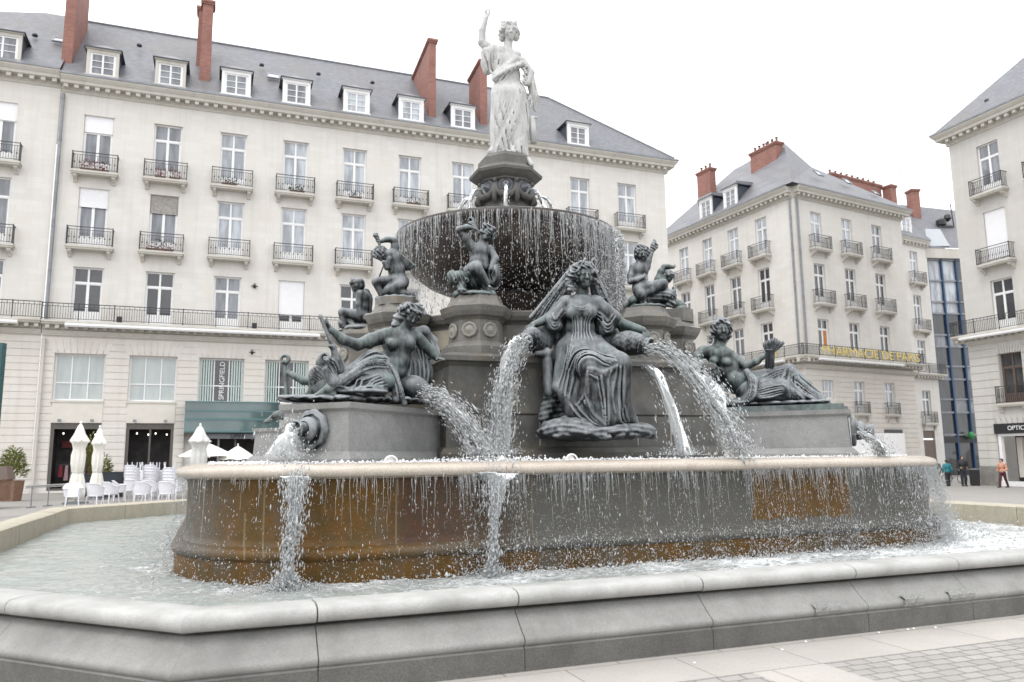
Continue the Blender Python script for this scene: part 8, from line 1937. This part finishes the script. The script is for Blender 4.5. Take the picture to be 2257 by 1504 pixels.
# ------------------------------------------------------------------ people
M['skin'] = simple('skin', (.45, .28, .20), .6); M['hairdark'] = simple('dark hair', (.03, .02, .015), .6); M['jeans'] = simple('dark trousers', (.02, .022, .03), .8, var=.3)
M['coatblack'] = simple('black coat', (.018, .018, .02), .7, var=.3); M['coatteal'] = simple('teal jacket', (.02, .17, .20), .7, var=.15); M['peach'] = simple('peach jacket', (.50, .25, .17), .7, var=.15); M['burgundy'] = simple('dark red trousers', (.07, .015, .02), .7); M['capgrey'] = simple('grey cap', (.12, .12, .13), .8)
def person(px, py, H, label, coat, legs, face=(0, -1, 0), stride=.12, hairm='hairdark', bend=0, arm=.0, skirt=False):
    p = onground(px, py); e = tag(empty('person', tuple(p)), label, 'person'); f = np.array(face, float); f /= np.linalg.norm(f); s = np.array([-f[1], f[0], 0]) * -1; u = np.array([0, 0, 1.0])
    W = lambda a, b_, c: p + s * a * H + f * b_ * H + u * c * H
    b = Sculpt(); hr = Sculpt(); hc = W(0, .01 + bend * .1, .93); head(b, hc, rotm(f), .135 * H, hr)
    b.cap(W(0, 0, .88), W(0, 0, .82), .033 * H, .036 * H, .02); b.ell(W(0, 0, .72), (.10 * H, .075 * H, .13 * H), k=.03); b.ell(W(0, 0, .55), (.09 * H, .07 * H, .08 * H), k=.04)
    for q in (-1, 1):
        b.chain([W(q * .05, 0, .52), W(q * .055, q * stride * .5 + .02, .28), W(q * .055, q * stride - .01, .045)], [.052 * H, .036 * H, .024 * H], .02)
        b.cap(W(q * .055, q * stride - .02, .02), W(q * .06, q * stride + .10, .015), .024 * H, .02 * H, .02)
        el = W(q * .15, -.02, .62); wr = W(q * (.14 - arm * .06), .06 + arm * .10, .50 + arm * .16); b.chain([W(q * .10, 0, .80), el, wr], [.035 * H, .027 * H, .018 * H], .02)
        hand(b, wr, wr - el, f * .3 + s * q, .105 * H, curl=.4, thumb=-q)
    under(b.mesh('body', M['skin'], .0125), e); hr.disp = hair_disp(hc, 60, .004); under(hr.mesh('hair', M[hairm], .012), e)
    c = Sculpt(); c.ell(W(0, 0, .73), (.115 * H, .088 * H, .13 * H), k=.03); c.ell(W(0, 0, .57), (.105 * H, .085 * H, .10 * H), k=.05); c.cap(W(-.09, 0, .80), W(.09, 0, .80), .042 * H, .042 * H, .03); c.cap(W(0, .0, .84), W(0, 0, .80), .045 * H, .06 * H, .02)
    for q in (-1, 1): c.chain([W(q * .105, 0, .795), W(q * .155, -.02, .62), W(q * (.142 - arm * .06), .055 + arm * .10, .51 + arm * .15)], [.045 * H, .038 * H, .030 * H], .025)
    c.disp = cloth_disp((.3, .2, 1), 60, .004); under(c.mesh('jacket', M[coat], .0135), e)
    t = Sculpt(); t.ell(W(0, 0, .50), (.096 * H, .078 * H, .07 * H), k=.03)
    for q in (-1, 1): t.chain([W(q * .05, 0, .50), W(q * .056, q * stride * .5 + .02, .28), W(q * .056, q * stride - .01, .06)], [.062 * H, .046 * H, .036 * H], .03)
    t.disp = cloth_disp((.1, .2, 1), 70, .003); under(t.mesh('trousers', M[legs], .0135), e)
    sh = Sculpt()
    for q in (-1, 1): sh.cap(W(q * .055, q * stride - .03, .022), W(q * .06, q * stride + .11, .018), .030 * H, .024 * H, .02)
    under(sh.mesh('shoes', M['coatblack'], .0125), e); return e, p
person(2067, 1072, 1.78, 'person in a black coat at the basin corner, left of the teal jacket', 'coatblack', 'jeans', (.3, 1, 0), .08)
person(2091, 1072, 1.75, 'person in a bright teal jacket seen from behind', 'coatteal', 'jeans', (.1, 1, 0), .05)
person(2126, 1072, 2.0, 'tall person in black facing the square before the glass building', 'coatblack', 'jeans', (-.3, -1, 0), .04, arm=.6)
e_, p_ = person(2213, 1075, 1.80, 'person in a peach jacket and dark trousers walking past the optician', 'peach', 'burgundy', (-1, -.5, 0), .14, arm=.5)
# bicycle parked behind the teal jacket
p = onground(2105, 1066); e = tag(empty('bicycle', tuple(p), R_(-8)), 'dark bicycle parked between the teal jacket and the person in black', 'bicycle')
for x in (-.52, .52):
    w = MB(); w.tube([(x + .34 * math.cos(a), 0, .35 + .34 * math.sin(a)) for a in np.linspace(0, 6.283, 25)], .022, 6); o = w.build('wheel', M['black'], e); sp_ = MB()
    for k in range(12): a = k * math.pi / 6; sp_.tube([(x, 0, .35), (x + .33 * math.cos(a), 0, .35 + .33 * math.sin(a))], .003, 4)
    sp_.build('spokes', M['steel'], o)
mb = MB(); P4 = [(-.52, 0, .35), (-.12, 0, .32), (-.25, 0, .85), (.36, 0, .88), (.52, 0, .35)]
for i, j in ((0, 1), (0, 2), (1, 2), (2, 3), (1, 3), (3, 4)): mb.tube([P4[i], P4[j]], .017, 6)
mb.build('frame', M['black'], e); MB().box(-.36, -.14, -.06, .06, .93, .98).build('saddle', M['black'], e); mb = MB(); mb.tube([(.36, 0, .88), (.34, 0, 1.02)], .015, 6); mb.tube([(.28, -.28, 1.03), (.36, 0, 1.02), (.28, .28, 1.03)], .014, 6); mb.build('handlebar', M['steel'], e)
# dark litter bin and purple bag
p = onground(2150, 1071); e = tag(empty('litter_bin', tuple(p)), 'black square litter bin by the corner of the optician building', 'bin'); mb = MB(); mb.prism([(-.22, -.2), (.22, -.2), (.22, .2), (-.22, .2)], .05, 1.05, [(-.25, -.23), (.25, -.23), (.25, .23), (-.25, .23)]); mb.box(-.20, .20, -.18, .18, 0, .05); mb.build('bin_body', M['black'], e); mb = MB(); mb.box(-.27, .27, -.25, .25, 1.05, 1.11); mb.box(-.15, .15, -.1, .1, 1.11, 1.15); mb.build('lid', M['zinc'], e)

# ------------------------------------------------------------------ plants and boxes kept on the balconies of the long building
M['flower'] = simple('dull red flowers', (.26, .05, .04), .8, var=.4, scale=30); M['potplant'] = simple('dark green pot plants', (.05, .065, .045), .8, var=.5, scale=30)
def balcony_plants(x, z, w, h, mat, seed, n=150, box=True):
    rg = np.random.default_rng(seed); mb = MB()
    for i in range(n):
        c = np.array([x + rg.uniform(-w / 2, w / 2), -.38 + rg.uniform(-.10, .10), z + .12 + h * rg.random() * (1 - abs(rg.uniform(-1, 1)) * .5)]); d = rg.standard_normal(3) * .05; e = rg.standard_normal(3) * .035
        mb.add([c, c + d, c + d + e, c + e], [(0, 1, 2, 3)])
    tag(mb.build('balcony_plants', M[mat], LB), kind='stuff')
    if box: MB().prism([(x - w / 2, -.47), (x + w / 2, -.47), (x + w / 2, -.28), (x - w / 2, -.28)], z, z + .17).build('flower_box', M['brown'], LB)
balcony_plants(1.78, 18.52, 1.5, .75, 'flower', 1, 220); balcony_plants(5.3, 18.52, .6, .75, 'flower', 2, 120); balcony_plants(6.1, 18.52, .55, .7, 'flower', 3, 110)
balcony_plants(9.2, 18.52, .9, .5, 'potplant', 4, 120); balcony_plants(13.3, 18.52, .9, .45, 'potplant', 5, 200); balcony_plants(17.0, 18.52, .8, .5, 'potplant', 6, 90); balcony_plants(20.9, 18.52, .9, .5, 'potplant', 7, 110)
balcony_plants(5.5, 14.02, 1.5, .35, 'flower', 8, 90); balcony_plants(5.7, 14.02, 1.2, .9, 'potplant', 9, 90, False)
